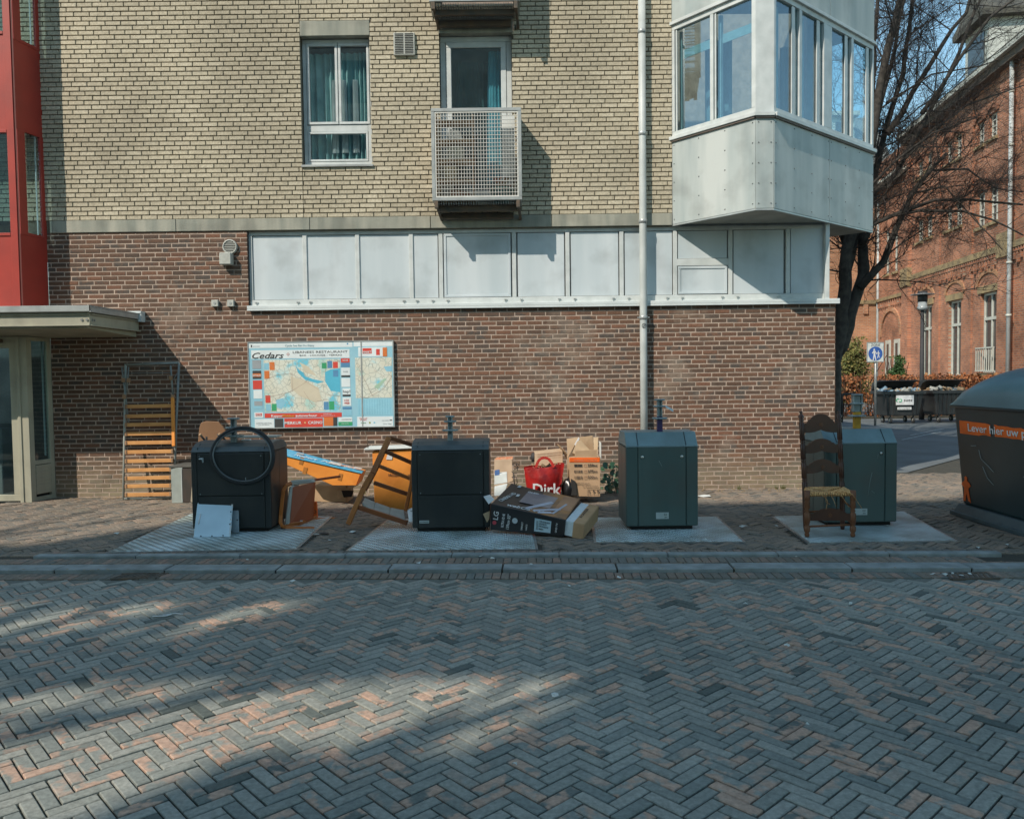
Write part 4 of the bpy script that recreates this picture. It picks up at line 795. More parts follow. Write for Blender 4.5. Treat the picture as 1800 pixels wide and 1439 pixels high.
tx('ROSE', 1142, 402, 12, pgry, 50, lay=2); tx('hap!', 1135, 622, 30, ink, 78, lay=2); tx('LOS', 1148, 712, 20, pred, 50, lay=2, bold=.01); tx('WEER', 1145, 742, 20, pred, 60, lay=2, bold=.01); tx('ALFABEDRIJF', 1112, 912, 11, pgry, 110, lay=2); tx('020-6171', 1110, 958, 11, pw, 80, lay=3)
tx('Chipsworld', 1310, 905, 14, pred, 85, lay=2); tx("d'Haene", 1318, 922, 13, pred, 70, lay=2); tx('Magnus', 1325, 952, 12, pgrn, 58, lay=2); tx('DAY CARD', 1560, 928, 10, pgry, 75, lay=2); tx('Your Map', 1570, 965, 11, pgry, 95, lay=2)
for (cx_, m__) in ((1425, mat('print_olive', (.3, .33, .08), rough=.5)), (1475, psky)): k_ = MB(); c_ = pt(*P_(cx_, 945)); k_.lathe([(.0135, 0), (.0135, .001)], (c_.x, YB+.0012, c_.z), 14, M=M_y); k_.build('round_logo', m__, SG)
pp(1645, 915, 1672, 926, pdk, 3)
ls_ = MB()
for i in range(13):
    for j in range(17):
        a = P_(1305+i*28.5, 700+j*9.3); p = pt(*a); ls_.box(p.x, p.x+random.uniform(.012, .019)*1.2*.9, YB+.0022, YB+.004, p.z-.0045, p.z-.0015)
pp(1296, 692, 1672, 862, c3('listblue', (.28, .55, .66)), 1); ls_.build('street_index', c3('indexblue', (.10, .32, .47)), SG, kind='stuff')
for i in range(3):     # a couple of photographs of people and a bicycle reduced to coloured marks
    pass
# ---------------------------------------------------------------- slatted bed base
BDF = thing('bed_base', 'upright slatted bed base with a grey tube frame leaning on the wall', 'bed base', gnd(262, 878))
def lean(px, py, off=0): # points on the leaning plane of the bed base
    p = gnd(262, 878); Y0 = p.y; Y1 = YW-.06; z = at(px, py, Y0).z
    for _ in range(3): z = at(px, py, Y0+(Y1-Y0)*max(z, 0)/1.95).z
    q = at(px, py, Y0+(Y1-Y0)*max(z, 0)/1.95-off); return q
gt = mat('tube_grey', (.26, .28, .27), (.18, .20, .19), s=10, rough=.5, metal=.2, dirt=.3); pw_ = mat('pale_tube', (.42, .44, .40), rough=.5)
for nm, ps, r_, m__ in (('side_rail', [(221, 641), (217, 877)], .018, pw_), ('side_rail', [(315, 638), (309, 760), (306, 877)], .018, gt), ('head_rail', [(219, 641), (315, 638)], .018, gt), ('foot_rail', [(216, 876), (306, 874)], .014, gt), ('cross_wire', [(226, 656), (302, 655)], .006, gt), ('brace', [(312, 655), (304, 668)], .006, gt), ('hinge_arm', [(214, 645), (220, 690), (226, 742)], .012, gt), ('hinge_arm', [(226, 645), (223, 690)], .010, gt), ('hinge_arm', [(300, 642), (304, 695)], .014, gt)):
    mb = MB(); mb.tube([lean(*p, .02 if nm == 'hinge_arm' else 0) for p in ps], r_, 8); mb.build(nm, m__, BDF)
for y_ in (713, 730, 745, 761, 777, 793, 809, 825, 839, 853, 868):
    a, b_ = lean(222, y_+1.5, .03), lean(303 if y_ < 815 else 300, y_, .03); mb = MB(); mb.bar(a, b_, .02, .052, up=(0, 0, 1)); mb.build('slat', mat('slat_wood', (.58, .29, .10), (.48, .22, .07), s=5, rough=.6), BDF, bevel=.004)
    for q in (a, b_): mb = MB(); mb.obox(q+V((0, -.002, 0)), .03, .035, .06); mb.build('slat_cap', mat('tan_plastic', (.34, .20, .11), rough=.6), BDF, bevel=.004)
mb = MB(); mb.bar(lean(303.5, 698, .045), lean(305.5, 784, .045), .045, .03, up=(0, 1, 0)); mb.build('side_board', ora, BDF, bevel=.004)
for p in ((217, 668), (226, 668), (218.5, 697), (300, 664), (304, 697)): mb = MB(); mb.obox(lean(*p, .045), .05, .03, .06); mb.build('joint_block', mat('tan_plastic', (.34, .20, .11)), BDF, bevel=.005)
# ---------------------------------------------------------------- small cabinet beside it
CB = thing('cabinet', 'small white cabinet with dark top standing left of the leftmost container', 'cabinet', gnd(320, 884))
q0 = gnd(302, 884); q1 = gnd(322, 884); q2 = gnd(341, 880); zt = at(302, 822, q0.y).z
bk_ = V((.02, .42, 0))
mb = MB(); mb.hexa([q0, q1, q1+bk_, q0+bk_]+[p+V((0, 0, zt)) for p in (q0, q1, q1+bk_, q0+bk_)]); mb.build('side', mat('cab_pale', (.30, .34, .32), (.24, .27, .25)), CB, bevel=.004)
mb = MB(); q2 = q1+V((.24, .06, 0)); mb.hexa([q1+V((.002, 0, .01)), q2, q2+bk_*.95, q1+bk_+V((.002, 0, 0))]+[p+V((0, 0, zt-.01)) for p in (q1+V((.002, 0, 0)), q2, q2+bk_*.95, q1+bk_+V((.002, 0, 0)))]); mb.build('drawer_front', mat('cab_dark', (.05, .045, .04), (.08, .06, .05)), CB)
mb = MB(); mb.hexa([p+V((0, 0, zt+.001)) for p in (q0+V((-.02, -.02, 0)), q2+V((.02, -.02, 0)), q2+bk_, q0+bk_)]+[p+V((0, 0, zt+.03)) for p in (q0+V((-.02, -.02, 0)), q2+V((.02, -.02, 0)), q2+bk_, q0+bk_)]); mb.build('top', mat('cab_top', (.10, .10, .09)), CB, bevel=.004)
mb = MB(); mb.box(q1.x-.014, q1.x-.008, q1.y-.005, q1.y+.0, .02, zt-.02); mb.build('edge_strip', white, CB)
# ---------------------------------------------------------------- brown board and black stool legs behind container one
Yb = 10.9; P4 = lambda *ps: [at(*p, Yb) for p in ps]
mb = MB(); o = at(346, 781, Yb); out = [(346, 800), (350, 752), (353, 743), (362, 740), (384, 741), (392, 750), (404, 770), (410, 800)]
mb.prism([((at(*p, Yb)-o).x, (at(*p, Yb)-o).z) for p in out], o, (1, 0, 0), (0, 0, 1), (0, .03, 0)); tag(mb.build('curved_board', mat('brown_veneer', (.24, .13, .07), (.19, .10, .05), s=3, streak=1, rough=.5), bevel=.006), 'rounded brown veneer board standing behind the leftmost container', 'board')
b_ = MB(); b_.hexa([at(335, 884, 10.6), at(412, 884, 10.6), at(412, 880, 11.0), at(335, 880, 11.0)]+[p for p in (at(342, 795, 10.6), at(412, 795, 10.6), at(412, 790, 11.0), at(340, 790, 11.0))])
tag(b_.build('cream_bundle', mat('bundle_cream', (.36, .31, .24), (.28, .24, .18), s=4), bevel=.02), 'cream padded bundle on the ground behind the leftmost container', 'bundle')
ls = thing('stool_frame', 'black metal legs of an upturned stool poking over the leftmost container', 'stool', at(372, 790, 9.6))
for a, b__ in (((352, 764), (365, 780)), ((363, 768), (362, 792)), ((386, 762), (398, 776)), ((398, 774), (404, 778)), ((383, 764), (390, 770))): mb = MB(); mb.tube([at(*a, 9.65), at(*b__, 9.75)], .013, 7); mb.build('leg', ink, ls)
for a in ((351, 763), (385, 762)): mb = MB(); mb.tube([at(*a, 9.645), at(a[0]+2.5, a[1]+2.5, 9.66)], .017, 8); mb.build('foot_cap', card_d, ls)
# pale board lying on the container lid and the two shiny brackets
t = thing('metal_bracket', 'long shiny metal bracket sloping off the top left of the leftmost container', 'bracket', at(365, 795, 8.75), 'metal brackets on the leftmost container')
mb = MB(); A, B = at(352, 807, 8.62), at(388, 776, 9.0); mb.bar(A, B, .045, .008); mb.bar(A+V((.02, 0, -.02)), B+V((.02, 0, -.02)), .006, .045); mb.build('rail', mat('bright_alloy', (.62, .68, .68), rough=.3, metal=.4), t, bevel=.002)
mb = MB(); mb.lathe([(.008, 0), (.008, .002)], tuple(A+V((.03, .02, .012))), 8); mb.build('hole', dark, t)
t = thing('metal_bracket', 'short shiny metal bracket lying beside the post of the leftmost container', 'bracket', at(428, 785, 8.85), 'metal brackets on the leftmost container')
mb = MB(); mb.bar(at(415.5, 795, 8.66), at(429, 779, 8.9), .04, .012); mb.obox(at(433, 774, 8.95), .10, .05, .03); mb.tube([at(426, 782, 8.87), at(431, 777, 8.92)], .012, 8); mb.build('rail', MATS['bright_alloy'], t, bevel=.002)
mb = MB(); lz = 1.0; mb.hexa([(-3.25, 9.15, lz), (-2.72, 9.15, lz), (-2.72, 9.38, lz), (-3.25, 9.38, lz), (-3.25, 9.15, lz+.02), (-2.72, 9.15, lz+.02), (-2.72, 9.38, lz+.02), (-3.25, 9.38, lz+.02)]); tag(mb.build('loose_board', mat('pale_board', (.36, .36, .32)), bevel=.003), 'thin pale board lying on the lid of the leftmost container', 'board')
# ---------------------------------------------------------------- bicycle tyre hanging on the post
W_ = thing('bicycle_tyre_hoop', 'black bicycle tyre and rim hanging on the post of the leftmost container', 'wheel', at(426, 801, 8.66))
c_ = at(426, 801, 8.64); rx = 55.0/162; rz = 48.0/162; nrm = []
def ring(r1, rr, m__, nm, sy=1.0, off=0):
    mb = MB(); N = 44; k0 = 0; T = 8; ca, sa = cos(R(-12)), sin(R(-12))
    for i in range(N):
        a = 2*pi*i/N; ex, ez = (rx+r1)*cos(a), (rz+r1)*sin(a); x, z = ex*ca-ez*sa, ex*sa+ez*ca
        ctr = c_+V((x, .10*max(0, sin(a+R(-12)))+off, z)); rad = V((x, 0, z)).normalized()
        for j in range(T): b = 2*pi*j/T; mb.v.append(tuple(ctr+rad*cos(b)*rr+V((0, 1, 0))*sin(b)*rr*sy))
    for i in range(N):
        for j in range(T): a0 = i*T+j; a1 = i*T+(j+1) % T; b0 = ((i+1) % N)*T+j; b1 = ((i+1) % N)*T+(j+1) % T; mb.f.append((a0, a1, b1, b0)); mb.m.append(0); mb.sm.append(True)
    mb.build(nm, m__, W_)
ring(0, .021, mat('tyre_rubber', (.02, .022, .024), rough=.7), 'tyre', 1.1); ring(-.022, .010, mat('rim_dull', (.14, .155, .16), rough=.4, metal=.6), 'rim', 1.3, -.012)
mb = MB(); mb.tube([c_+V((.03, .0, -rz+.01)), c_+V((.03, .0, -rz+.06))], .005, 6); mb.build('valve', zinc, W_)
# ---------------------------------------------------------------- two metal sheets leaning on container one
shm = mat('sheet_zinc', (.46, .60, .66), (.38, .50, .56), s=3, rough=.42, metal=.3); shd = mat('sheet_back', (.22, .28, .31), (.15, .18, .2), s=6, rough=.5, metal=.3)
for i, (cs, m__, lb) in enumerate(((((357.5, 873, 8.72), (422, 875, 8.68), (420, 936, 8.52), (357, 937, 8.52)), shd, 'rear grey metal sheet leaning on the leftmost container'), (((347, 882, 8.66), (412, 880, 8.62), (405, 943, 8.38), (340, 945, 8.36)), shm, 'front pale blue metal sheet leaning on the leftmost container'))):
    P3 = [at(*c) for c in cs]; P3 = [V((p.x, p.y, max(p.z, .012))) for p in P3]; P3[1] = P3[0]+(P3[2]-P3[3])
    t = thing('metal_sheet', lb, 'metal sheet', (P3[2]+P3[3])/2, 'metal sheets leaning on the leftmost container'); th = V((0, .012, .004))
    mb = MB(); mb.hexa([P3[3], P3[2], P3[2]+th, P3[3]+th, P3[0], P3[1], P3[1]+th, P3[0]+th]); mb.build('sheet', m__, t, bevel=.003)
    def on(u, v): a = P3[3].lerp(P3[2], u); b = P3[0].lerp(P3[1], u); return a.lerp(b, v)-V((0, .003, 0))
    for u, v in [(.08, .96), (.36, .97), (.64, .97), (.92, .97), (.2, .04), (.5, .035), (.8, .04), (.96, .35), (.96, .7)]: mb = MB(); mb.obox(on(u, v), .012, .006, .012); mb.build('screw', ink, t)
    if i:
        mb = MB(); mb.tube([on(.10, .38), on(.13, .66)], .006, 6); mb.build('handle', wink, t)
        rr = random.Random(3); v = .05
        while v < .93: mb = MB(); mb.obox(on(.985, v), rr.uniform(.008, .02), .004, rr.uniform(.01, .04)); mb.build('paint_chip', wink, t); v += rr.uniform(.03, .12)
# ---------------------------------------------------------------- chair lying on its side, orange frame
CH = thing('tipped_chair', 'armchair tipped on its side with orange wood frame and dark red board', 'chair', gnd(525, 925))
bw = (.055, .045)
def bars(t, seq, m__, nm, w_=.05, h_=.035, up=(0, 1, 0)):
    for a, b__ in zip(seq[:-1], seq[1:]): mb = MB(); mb.bar(at(*a), at(*b__), w_, h_, up=up); mb.build(nm, m__, t, bevel=.006, seg=2)
def sweep(t, seq, m__, nm, r_=.024, n=4): mb = MB(); mb.tube([at(*p) for p in seq], r_, n, smooth=False); mb.build(nm, m__, t, bevel=.005)
sweep(CH, [(512, 849, 8.98), (503, 853, 8.92), (498, 862, 8.9), (496, 880, 8.9), (493.5, 905, 8.9), (493, 918, 8.87), (496, 925, 8.84), (504, 928, 8.82), (553, 929, 8.82)], varn, 'front_leg', .027)
sweep(CH, [(498, 855, 9.0), (515, 848, 9.1), (552, 843.5, 9.3), (598, 837, 9.6)], redbr, 'arm_rail', .018)
sweep(CH, [(498, 926, 8.93), (524, 922, 9.0), (548, 913, 9.35), (598, 911.5, 9.6)], varn, 'rear_leg', .024)
sweep(CH, [(503, 922, 8.95), (530, 917, 9.0), (556, 908, 9.3)], varn, 'stretcher', .018)
def slab(t, pts4, th, m__, nm, bev=.004, lab=None):   # pts4: TL TR BR BL with depth, th: thickness vector
    P3 = [at(*p) for p in pts4]; th = V(th); mb = MB(); mb.hexa([P3[3], P3[2], P3[2]+th, P3[3]+th, P3[0], P3[1], P3[1]+th, P3[0]+th]); return mb.build(nm, m__, t, bevel=bev, label=lab), P3
slab(CH, [(514, 856, 9.0), (553, 847, 9.12), (549, 912, 9.1), (509, 924, 8.95)], (.01, .02, 0), redbr, 'seat_board')
slab(CH, [(508, 855, 8.98), (514, 855, 8.99), (508, 923, 8.94), (500, 922, 8.93)], (.0, .3, 0), cush, 'cushion', .012)
slab(CH, [(510, 845, 9.05), (549, 842, 9.2), (553, 848, 9.2), (508, 854, 9.05)], (.0, .08, 0), cush, 'cushion', .01)
a_ = at(530, 915, 8.96); mb = MB(); mb.obox(a_+V((0, -.005, 0)), .03, .004, .012); mb.build('maker_plate', wink, CH)
mb = MB(); A = at(549, 889, 9.5); mb.prism([(0, -.15), (.055, -.14), (.05, .02), (.045, .05), (.015, .05), (0, .02)], A, (1, 0, 0), (0, 0, 1), (0, .05, 0)); o = mb.build('juice_carton', orng, None, bevel=.004); tag(o, 'small orange carton marked D behind the tipped red chair', 'carton'); text('D', A+V((.012, -.001, -.09)), (1, 0, 0), (0, 0, 1), .04, ink, o)
# ---------------------------------------------------------------- orange carton with blue top, flat cardboard box
OB = thing('long_carton', 'long orange carton with blue printed lid sloping behind the tipped red chair', 'carton', at(560, 850, 10.4))
L_ = [(503, 803, 10.35), (632, 832, 10.35), (627, 851, 10.35), (575, 851, 10.35), (503, 812, 10.35)]
Pf = [at(*p) for p in [(498, 800, 10.3), (634, 832, 10.3), (626, 853, 10.3), (585, 853, 10.3), (498, 814, 10.3)]]; o0 = Pf[0]
mb = MB(); mb.prism([((p-o0).x, (p-o0).z) for p in Pf], o0, (1, 0, 0), (0, 0, 1), (0, .40, 0)); mb.build('box', ora, OB, bevel=.004)
A0, A1 = at(496, 800, 10.28), at(636, 832, 10.28); B1, B0 = at(641, 827, 10.72), at(500, 789, 10.72); mb = MB(); up_ = V((0, 0, .012)); mb.hexa([A0, A1, B1, B0]+[p+up_ for p in (A0, A1, B1, B0)])
bluep = mat('blue_print', (.05, .35, .60), (.12, .50, .70), s=14, rough=.4); ld_ = mb.build('lid', bluep, OB)
U_ = (A1-A0).normalized(); V_ = (B0-A0).normalized(); V_ = (V_-U_*V_.dot(U_)).normalized()
text('Robert  POOL SET', A0+U_*.12+V_*.12+V((0, 0, .013)), U_, V_, .10, wink, ld_, shear=.3, width=.85, bold=.01)
for u, v, w2, h2 in ((.55, .12, .16, .16), (.1, .3, .1, .07), (.86, .2, .1, .1)): mb = MB(); c = A0+U_*(A1-A0).length*u+V_*v*.9+V((0, 0, .0135)); mb.hexa([c, c+U_*w2, c+U_*w2+V_*h2, c+V_*h2]+[q+V((0, 0, .001)) for q in (c, c+U_*w2, c+U_*w2+V_*h2, c+V_*h2)]); mb.build('printed_panel', mat('print_skin', (.55, .5, .45)), ld_)
for pq in ((530, 810), (536, 827), (598, 838)): mb = MB(); mb.obox(at(*pq, 10.296), .05, .003, .09, MX.Rotation(R(15), 3, 'Y')); mb.build('tape', mat('brown_tape', (.42, .17, .04), rough=.4), OB)
FB = thing('flat_box', 'flat opened cardboard box lying on the ground below the sloping orange carton', 'box', gnd(590, 880))
p0, p1, p2 = gnd(553, 882), gnd(610, 883), gnd(628, 868); zt = at(553, 853, p0.y).z; bk_ = V((0.02, .35, 0)); mb = MB(); mb.hexa([p0, p1, p1+bk_, p0+bk_]+[p+V((0, 0, zt)) for p in (p0, p1, p1+bk_, p0+bk_)]); mb.build('box', card, FB, bevel=.006)
mb = MB(); a, b__, c, d = at(592, 861, p1.y-.005), at(616, 858, p1.y-.01), at(617, 872, p1.y-.02), at(593, 876, p1.y-.01); mb.hexa([d, c, c+V((0, .02, 0)), d+V((0, .02, 0)), a, b__, b__+V((0, .02, 0)), a+V((0, .02, 0))]); mb.build('flap', mat('card_pale', (.46, .33, .2)), FB)
mb = MB(); q_ = [at(590, 862, p1.y-.01), at(608, 852, p1.y+.1), at(632, 851, p1.y+.12), at(616, 859, p1.y-.03)]; mb.hexa(q_+[p+V((0, 0, .008)) for p in q_]); mb.build('flap', card, FB)
slab_d, _ = slab(FB, [(600, 862, p1.y-.03), (622, 862, p1.y-.03), (618, 873, p1.y-.03), (604, 874, p1.y-.03)], (0, .01, 0), dark, 'dark_tear')
# ---------------------------------------------------------------- big orange box with white panel on top
GB = thing('orange_box', 'large orange cardboard box with handwriting behind the wooden chair frame', 'box', gnd(690, 876))
p0 = gnd(658, 876); X0 = p0.x; Yg = 10.0; p0 = at(658, 876, Yg); z0 = 0; zt = at(655, 793, Yg).z; X0 = at(656.5, 850, Yg).x; X1 = at(738, 850, Yg).x
mb = MB(); mb.hexa([(X0+.01, Yg, z0), (X1, Yg+.02, z0), (X1, Yg+.45, z0), (X0+.01, Yg+.4, z0), (X0-.01, Yg+.01, zt), (X1, Yg, zt+.01), (X1, Yg+.45, zt), (X0, Yg+.42, zt)]); mb.build('box', ora, GB, bevel=.006)
text('Willem G', at(683, 837, Yg-.004), (1, 0, -.05), (0, 0, 1), .038, ink, GB, shear=.4, width=.19); text('vd W', at(717, 836, Yg-.004), (1, 0, 0), (0, 0, 1), .03, ink, GB, shear=.3)
mb = MB(); c = at(684, 803, Yg-.004); mb.prism([(-.04, -.03), (.035, -.035), (.045, .03), (.0, .045), (-.02, .03)], c, (1, 0, 0), (0, 0, 1), (0, .003, 0)); mb.build('torn_label', wink, GB)
for px_ in (690, 712): mb = MB(); a = at(px_, 800, Yg-.002); b__ = at(px_+2, 866, Yg-.002); mb.bar(a, b__, .05, .002, up=(0, 1, 0)); mb.build('tape', MATS['brown_tape'], GB) if px_ == 0 else None
mb = MB(); a, b__ = at(640, 791, Yg-.03), at(727, 788, Yg-.03); mb.hexa([a, b__, b__+V((0, .4, 0)), a+V((0, .4, 0))]+[p+V((0, 0, .02)) for p in (a, b__, b__+V((0, .4, 0)), a+V((0, .4, 0)))]); tag(mb.build('white_shelf', wht, bevel=.003), 'thin white shelf board lying on the large orange box', 'board')
for (pa, pb, lb) in (((641, 757), (647, 787), 'thin dark stick standing on the white shelf board at its left end'), ((757, 753), (761, 776), 'thin pale stick poking up behind the second black container')):
    mb = MB(); mb.tube([at(*pa, Yg+.02), at((pa[0]+pb[0])/2+1.5, (pa[1]+pb[1])/2, Yg+.0), at(*pb, Yg+.0)], .006, 5); tag(mb.build('stick', card_d if pa[0] > 700 else rust), lb, 'stick')
# ---------------------------------------------------------------- wooden chair frame leaning on container two
WF = thing('chair_frame', 'tilted wooden chair frame with pale seat pad leaning on the second black container', 'chair', gnd(612, 922))
vr = mat('chair_wood', (.44, .17, .05), (.28, .09, .028), s=3, rough=.4); vd_ = mat('chair_wood_dark', (.22, .07, .022), (.14, .045, .015), s=3, rough=.4)
bars(WF, [(684, 768, 8.98), (655, 831, 8.86), (640, 856, 8.84), (612, 921, 8.80)], vr, 'side_post', .058, .05, up=(0, 1, 0))
bars(WF, [(686, 771, 9.12), (660, 829, 9.1), (642, 862, 9.05)], vd_, 'rear_post', .035, .035)
for a, b__, m__, h_ in (((685, 769, 8.98), (728, 783, 9.02), vd_, .045), ((677, 793, 8.98), (728, 815, 9.02), vd_, .045), ((667, 819, 8.95), (726, 843, 9.0), vr, .04), ((657, 848, 8.92), (722, 870, 8.98), vd_, .045)): bars(WF, [a, b__], m__, 'rung', .035, h_, up=(0, 0, 1))
bars(WF, [(630, 891, 8.83), (716, 919, 8.72)], vd_, 'seat_rail', .04, .05, up=(0, 0, 1)); bars(WF, [(727, 795, 9.0), (723, 850, 8.9), (713, 898, 8.85)], varn, 'side_post', .04, .05)
mb = MB(); seq = [((636, 884, 8.84), (641, 874, 9.05)), ((656, 896, 8.80), (660, 882, 9.02)), ((685, 908, 8.76), (686, 891, 9.0)), ((713, 913, 8.72), (711, 896, 8.96))]
for (a, b__), (c, d) in zip(seq[:-1], seq[1:]): P3 = [at(*p) for p in (a, c, d, b__)]; mb.hexa([p-V((0, 0, .03)) for p in P3]+P3)
mb.build('seat_pad', cush, WF, bevel=.008)
mb = MB(); q_ = [at(716, 897, 8.70), at(727, 893, 8.69), at(728, 915, 8.55), at(719, 917, 8.55)]; q_[3].z = max(q_[3].z, .012); mb.hexa([q_[3], q_[2], q_[2]+V((0, .1, 0)), q_[3]+V((0, .1, 0)), q_[0], q_[1], q_[1]+V((0, .1, 0)), q_[0]+V((0, .1, 0))]); o = tag(mb.build('magazine', wink, bevel=.003), 'white magazine wedged beside the left foot of the second black container', 'magazine')
text('TV', at(721, 902, 8.66), (1, 0, 0), (0, .1, 1), .03, ink, o)
# ---------------------------------------------------------------- right of container two
Yq = 10.6
SB = thing('small_carton', 'small cardboard carton with red tape against the wall right of the second black container', 'carton', gnd(886, 868)); Yq = 10.7
slab(SB, [(869, 808, Yq), (900, 807, Yq), (902, 845, Yq-.05), (869, 858, Yq-.05)], (0, .22, 0), mat('card_light', (.50, .37, .25), (.42, .3, .2)), 'box'); slab(SB, [(873, 803.5, Yq+.1), (902, 802, Yq+.1), (901, 808, Yq-.0), (869, 809, Yq-.0)], (0, .01, .0), mat('red_tape', (.48, .12, .05), (.5, .3, .18), s=30), 'flap')
slab(SB, [(886, 817, Yq-.008), (900, 824, Yq-.008), (901, 830, Yq-.008), (883, 822, Yq-.008)], (0, .004, 0), MATS['signal_orange'], 'tape')
WB = thing('white_box', 'small white and blue box in front of the carton right of the second container', 'box', at(880, 870, 10.4))
slab(WB, [(869, 833, 10.35), (891, 831, 10.35), (892, 848, 10.33), (869, 852, 10.33)], (0, .15, 0), wht, 'box'); slab(WB, [(869.5, 827, 10.36), (878, 825.5, 10.36), (878.5, 835, 10.345), (869.5, 836, 10.345)], (0, .05, 0), mat('print_deepblue', (.05, .12, .3)), 'label'); slab(WB, [(869, 856, 10.2), (892, 851, 10.2), (886, 870, 10.15), (869, 872, 10.15)], (0, .1, 0), wht, 'tray')
mb = MB(); r2 = random.Random(5); c = at(903, 828, 10.65)
for i in range(9): a = c+V((r2.uniform(-.03, .03), 0, r2.uniform(-.25, .12))); mb.tube([a, a+V((r2.uniform(0, .07), -.02, r2.uniform(-.05, .03))), a+V((r2.uniform(.02, .08), 0, r2.uniform(-.1, .05)))], .005, 4)
mb.tube([at(903, 832, 10.6), at(904, 850, 10.6), at(902, 868, 10.55)], .007, 5); tag(mb.build('tangled_cable', ink), 'tangled black cable hanging beside the small carton', 'cable')
CBX = thing('printed_carton', 'open cardboard carton lying behind the red shopping bag', 'carton', at(965, 860, 10.8)); lt = MATS['card_light']
slab(CBX, [(940, 796, 10.75), (989, 791, 10.75), (990, 850, 10.7), (940, 850, 10.7)], (0, .3, 0), lt, 'box'); slab(CBX, [(979, 780, 10.9), (984, 784, 10.7), (1000, 801, 10.65), (996, 806, 10.85)], (.01, .01, 0), card, 'flap')
for i in range(5): text('BREEKBAAR  HANDLE WITH CARE', at(945, 799+4.5*i, 10.745-.004), (1, 0, .08), (0, 0, 1), .012, mat('print_redbrown', (.4, .2, .12)), CBX, width=.32)
mb = MB(); p = at(937, 797, 10.85); mb.lathe([(.03, -.06), (.045, 0), (.03, .06)], tuple(p+V((.01, 0, -.05))), 8); mb.build('dark_hole', ink, CBX)
SBG = thing('shopping_bag', 'red plastic shopping bag with white lettering between the cartons', 'bag', gnd(957, 876)); Yg = 10.35
bagm = mat('red_plastic_bag', (.34, .012, .010), (.18, .006, .006), s=7, rough=.35, bump=.8, bs=14)
mb = MB(); nx, nz_ = 10, 7; TL, TR, BR_, BL_ = at(921, 823, Yg), at(992, 816, Yg), at(984, 873, Yg), at(928, 876, Yg)
rr = random.Random(2)
for side in (0, 1):
    k0 = len(mb.v)
    for j in range(nz_+1):
        for i in range(nx+1):
            u, v = i/nx, j/nz_; p = (BL_.lerp(BR_, u)).lerp(TL.lerp(TR, u), v); p.z += .012*sin(u*9)*v; p.z = max(p.z, .012); bul = sin(pi*u)*(.5+.5*sin(pi*v))*.10; p.y += -bul+.015*sin(u*17+v*6) if side == 0 else .16+bul*.5; mb.v.append(tuple(p))
    for j in range(nz_):
        for i in range(nx): a = k0+j*(nx+1)+i; mb.f.append((a, a+1, a+nx+2, a+nx+1)); mb.m.append(0); mb.sm.append(True)
n1 = (nx+1)*(nz_+1)
for j in range(nz_):
    for e in (0, nx): a = j*(nx+1)+e; mb.f.append((a, a+nx+1, n1+a+nx+1, n1+a)); mb.m.append(0); mb.sm.append(True)
mb.build('bag', bagm, SBG)
for yy in (-.06, .12):
    mb = MB(); hs = [(942, 822), (945, 812), (950, 806), (957, 804), (964, 806), (969, 812), (974, 821)]; P3 = [at(*p, Yg+yy) for p in hs]
    for a, b__ in zip(P3[:-1], P3[1:]): mb.bar(a, b__, .035, .006, up=(0, 1, 0))
    mb.build('handle', mat('red_handle', (.50, .04, .03), rough=.4), SBG)
lt_ = text('Dirk', at(937, 870, Yg-.125), (1, 0, 0), (0, .0, 1), .15, wink, SBG, width=.36, bold=.02)
mb = MB(); rr = random.Random(8)
for i in range(30): p = at(rr.uniform(935, 985), rr.uniform(815, 822), Yg+.05); mb.obox(p, rr.uniform(.01, .05), .03, rr.uniform(.01, .03), MX.Rotation(rr.uniform(-1, 1), 3, 'Y'))
tag(mb.build('scraps', card, None), 'brown scraps filling the red shopping bag', 'scraps', kind='stuff')
# tall carton
TC = thing('tall_carton', 'tall cardboard carton marked 250cc, 375cc and 500cc with an orange band', 'carton', gnd(1028, 873)); Yt = 10.35
(a, b__, c, d) = (1000, 804), (1055.5, 804), (1055, 873), (1003, 872); _, PT = slab(TC, [(*a, Yt), (*b__, Yt), (*c, Yt+.02), (*d, Yt+.02)], (0, .42, 0), mat('carton_tan', (.50, .33, .20), (.44, .29, .17)), 'box')
slab(TC, [(1001, 804, Yt-.004), (1054.5, 804, Yt-.004), (1054, 812, Yt-.004), (1001, 812, Yt-.004)], (0, .003, 0), MATS['signal_orange'], 'band')
slab(TC, [(996, 771, Yt+.35), (1018, 768, Yt+.42), (1022, 806, Yt+.3), (998, 804, Yt+.05)], (0, .006, 0), card, 'flap'); slab(TC, [(1005, 770, Yt+.4), (1042, 765.5, Yt+.42), (1044, 797, Yt+.4), (1008, 800, Yt+.36)], (0, .006, 0), card, 'flap')
slab(TC, [(1043, 769, Yt+.3), (1052, 768, Yt+.3), (1050, 803, Yt+.2), (1044, 803, Yt+.2)], (0, .006, 0), MATS['card_pale'], 'flap'); slab(TC, [(1052, 774, Yt+.36), (1056, 778, Yt+.1), (1056, 806, Yt+.02), (1053, 800, Yt+.3)], (.006, .0, 0), wht, 'flap')
slab(TC, [(1017, 770, Yt+.2), (1046, 800, Yt+.15), (1034, 806, Yt+.12), (1006, 796, Yt+.15)], (0, .006, 0), MATS['card_pale'], 'loose_sheet'); slab(TC, [(1011, 792, Yt+.02), (1049, 790, Yt+.02), (1049, 806, Yt+.02), (1010, 806, Yt+.02)], (0, .006, 0), card, 'flap')
slab(TC, [(1017, 768, Yt+.19), (1019, 771, Yt+.19), (1012, 783, Yt+.19), (1009.5, 781, Yt+.19)], (0, .003, 0), wink, 'tape')
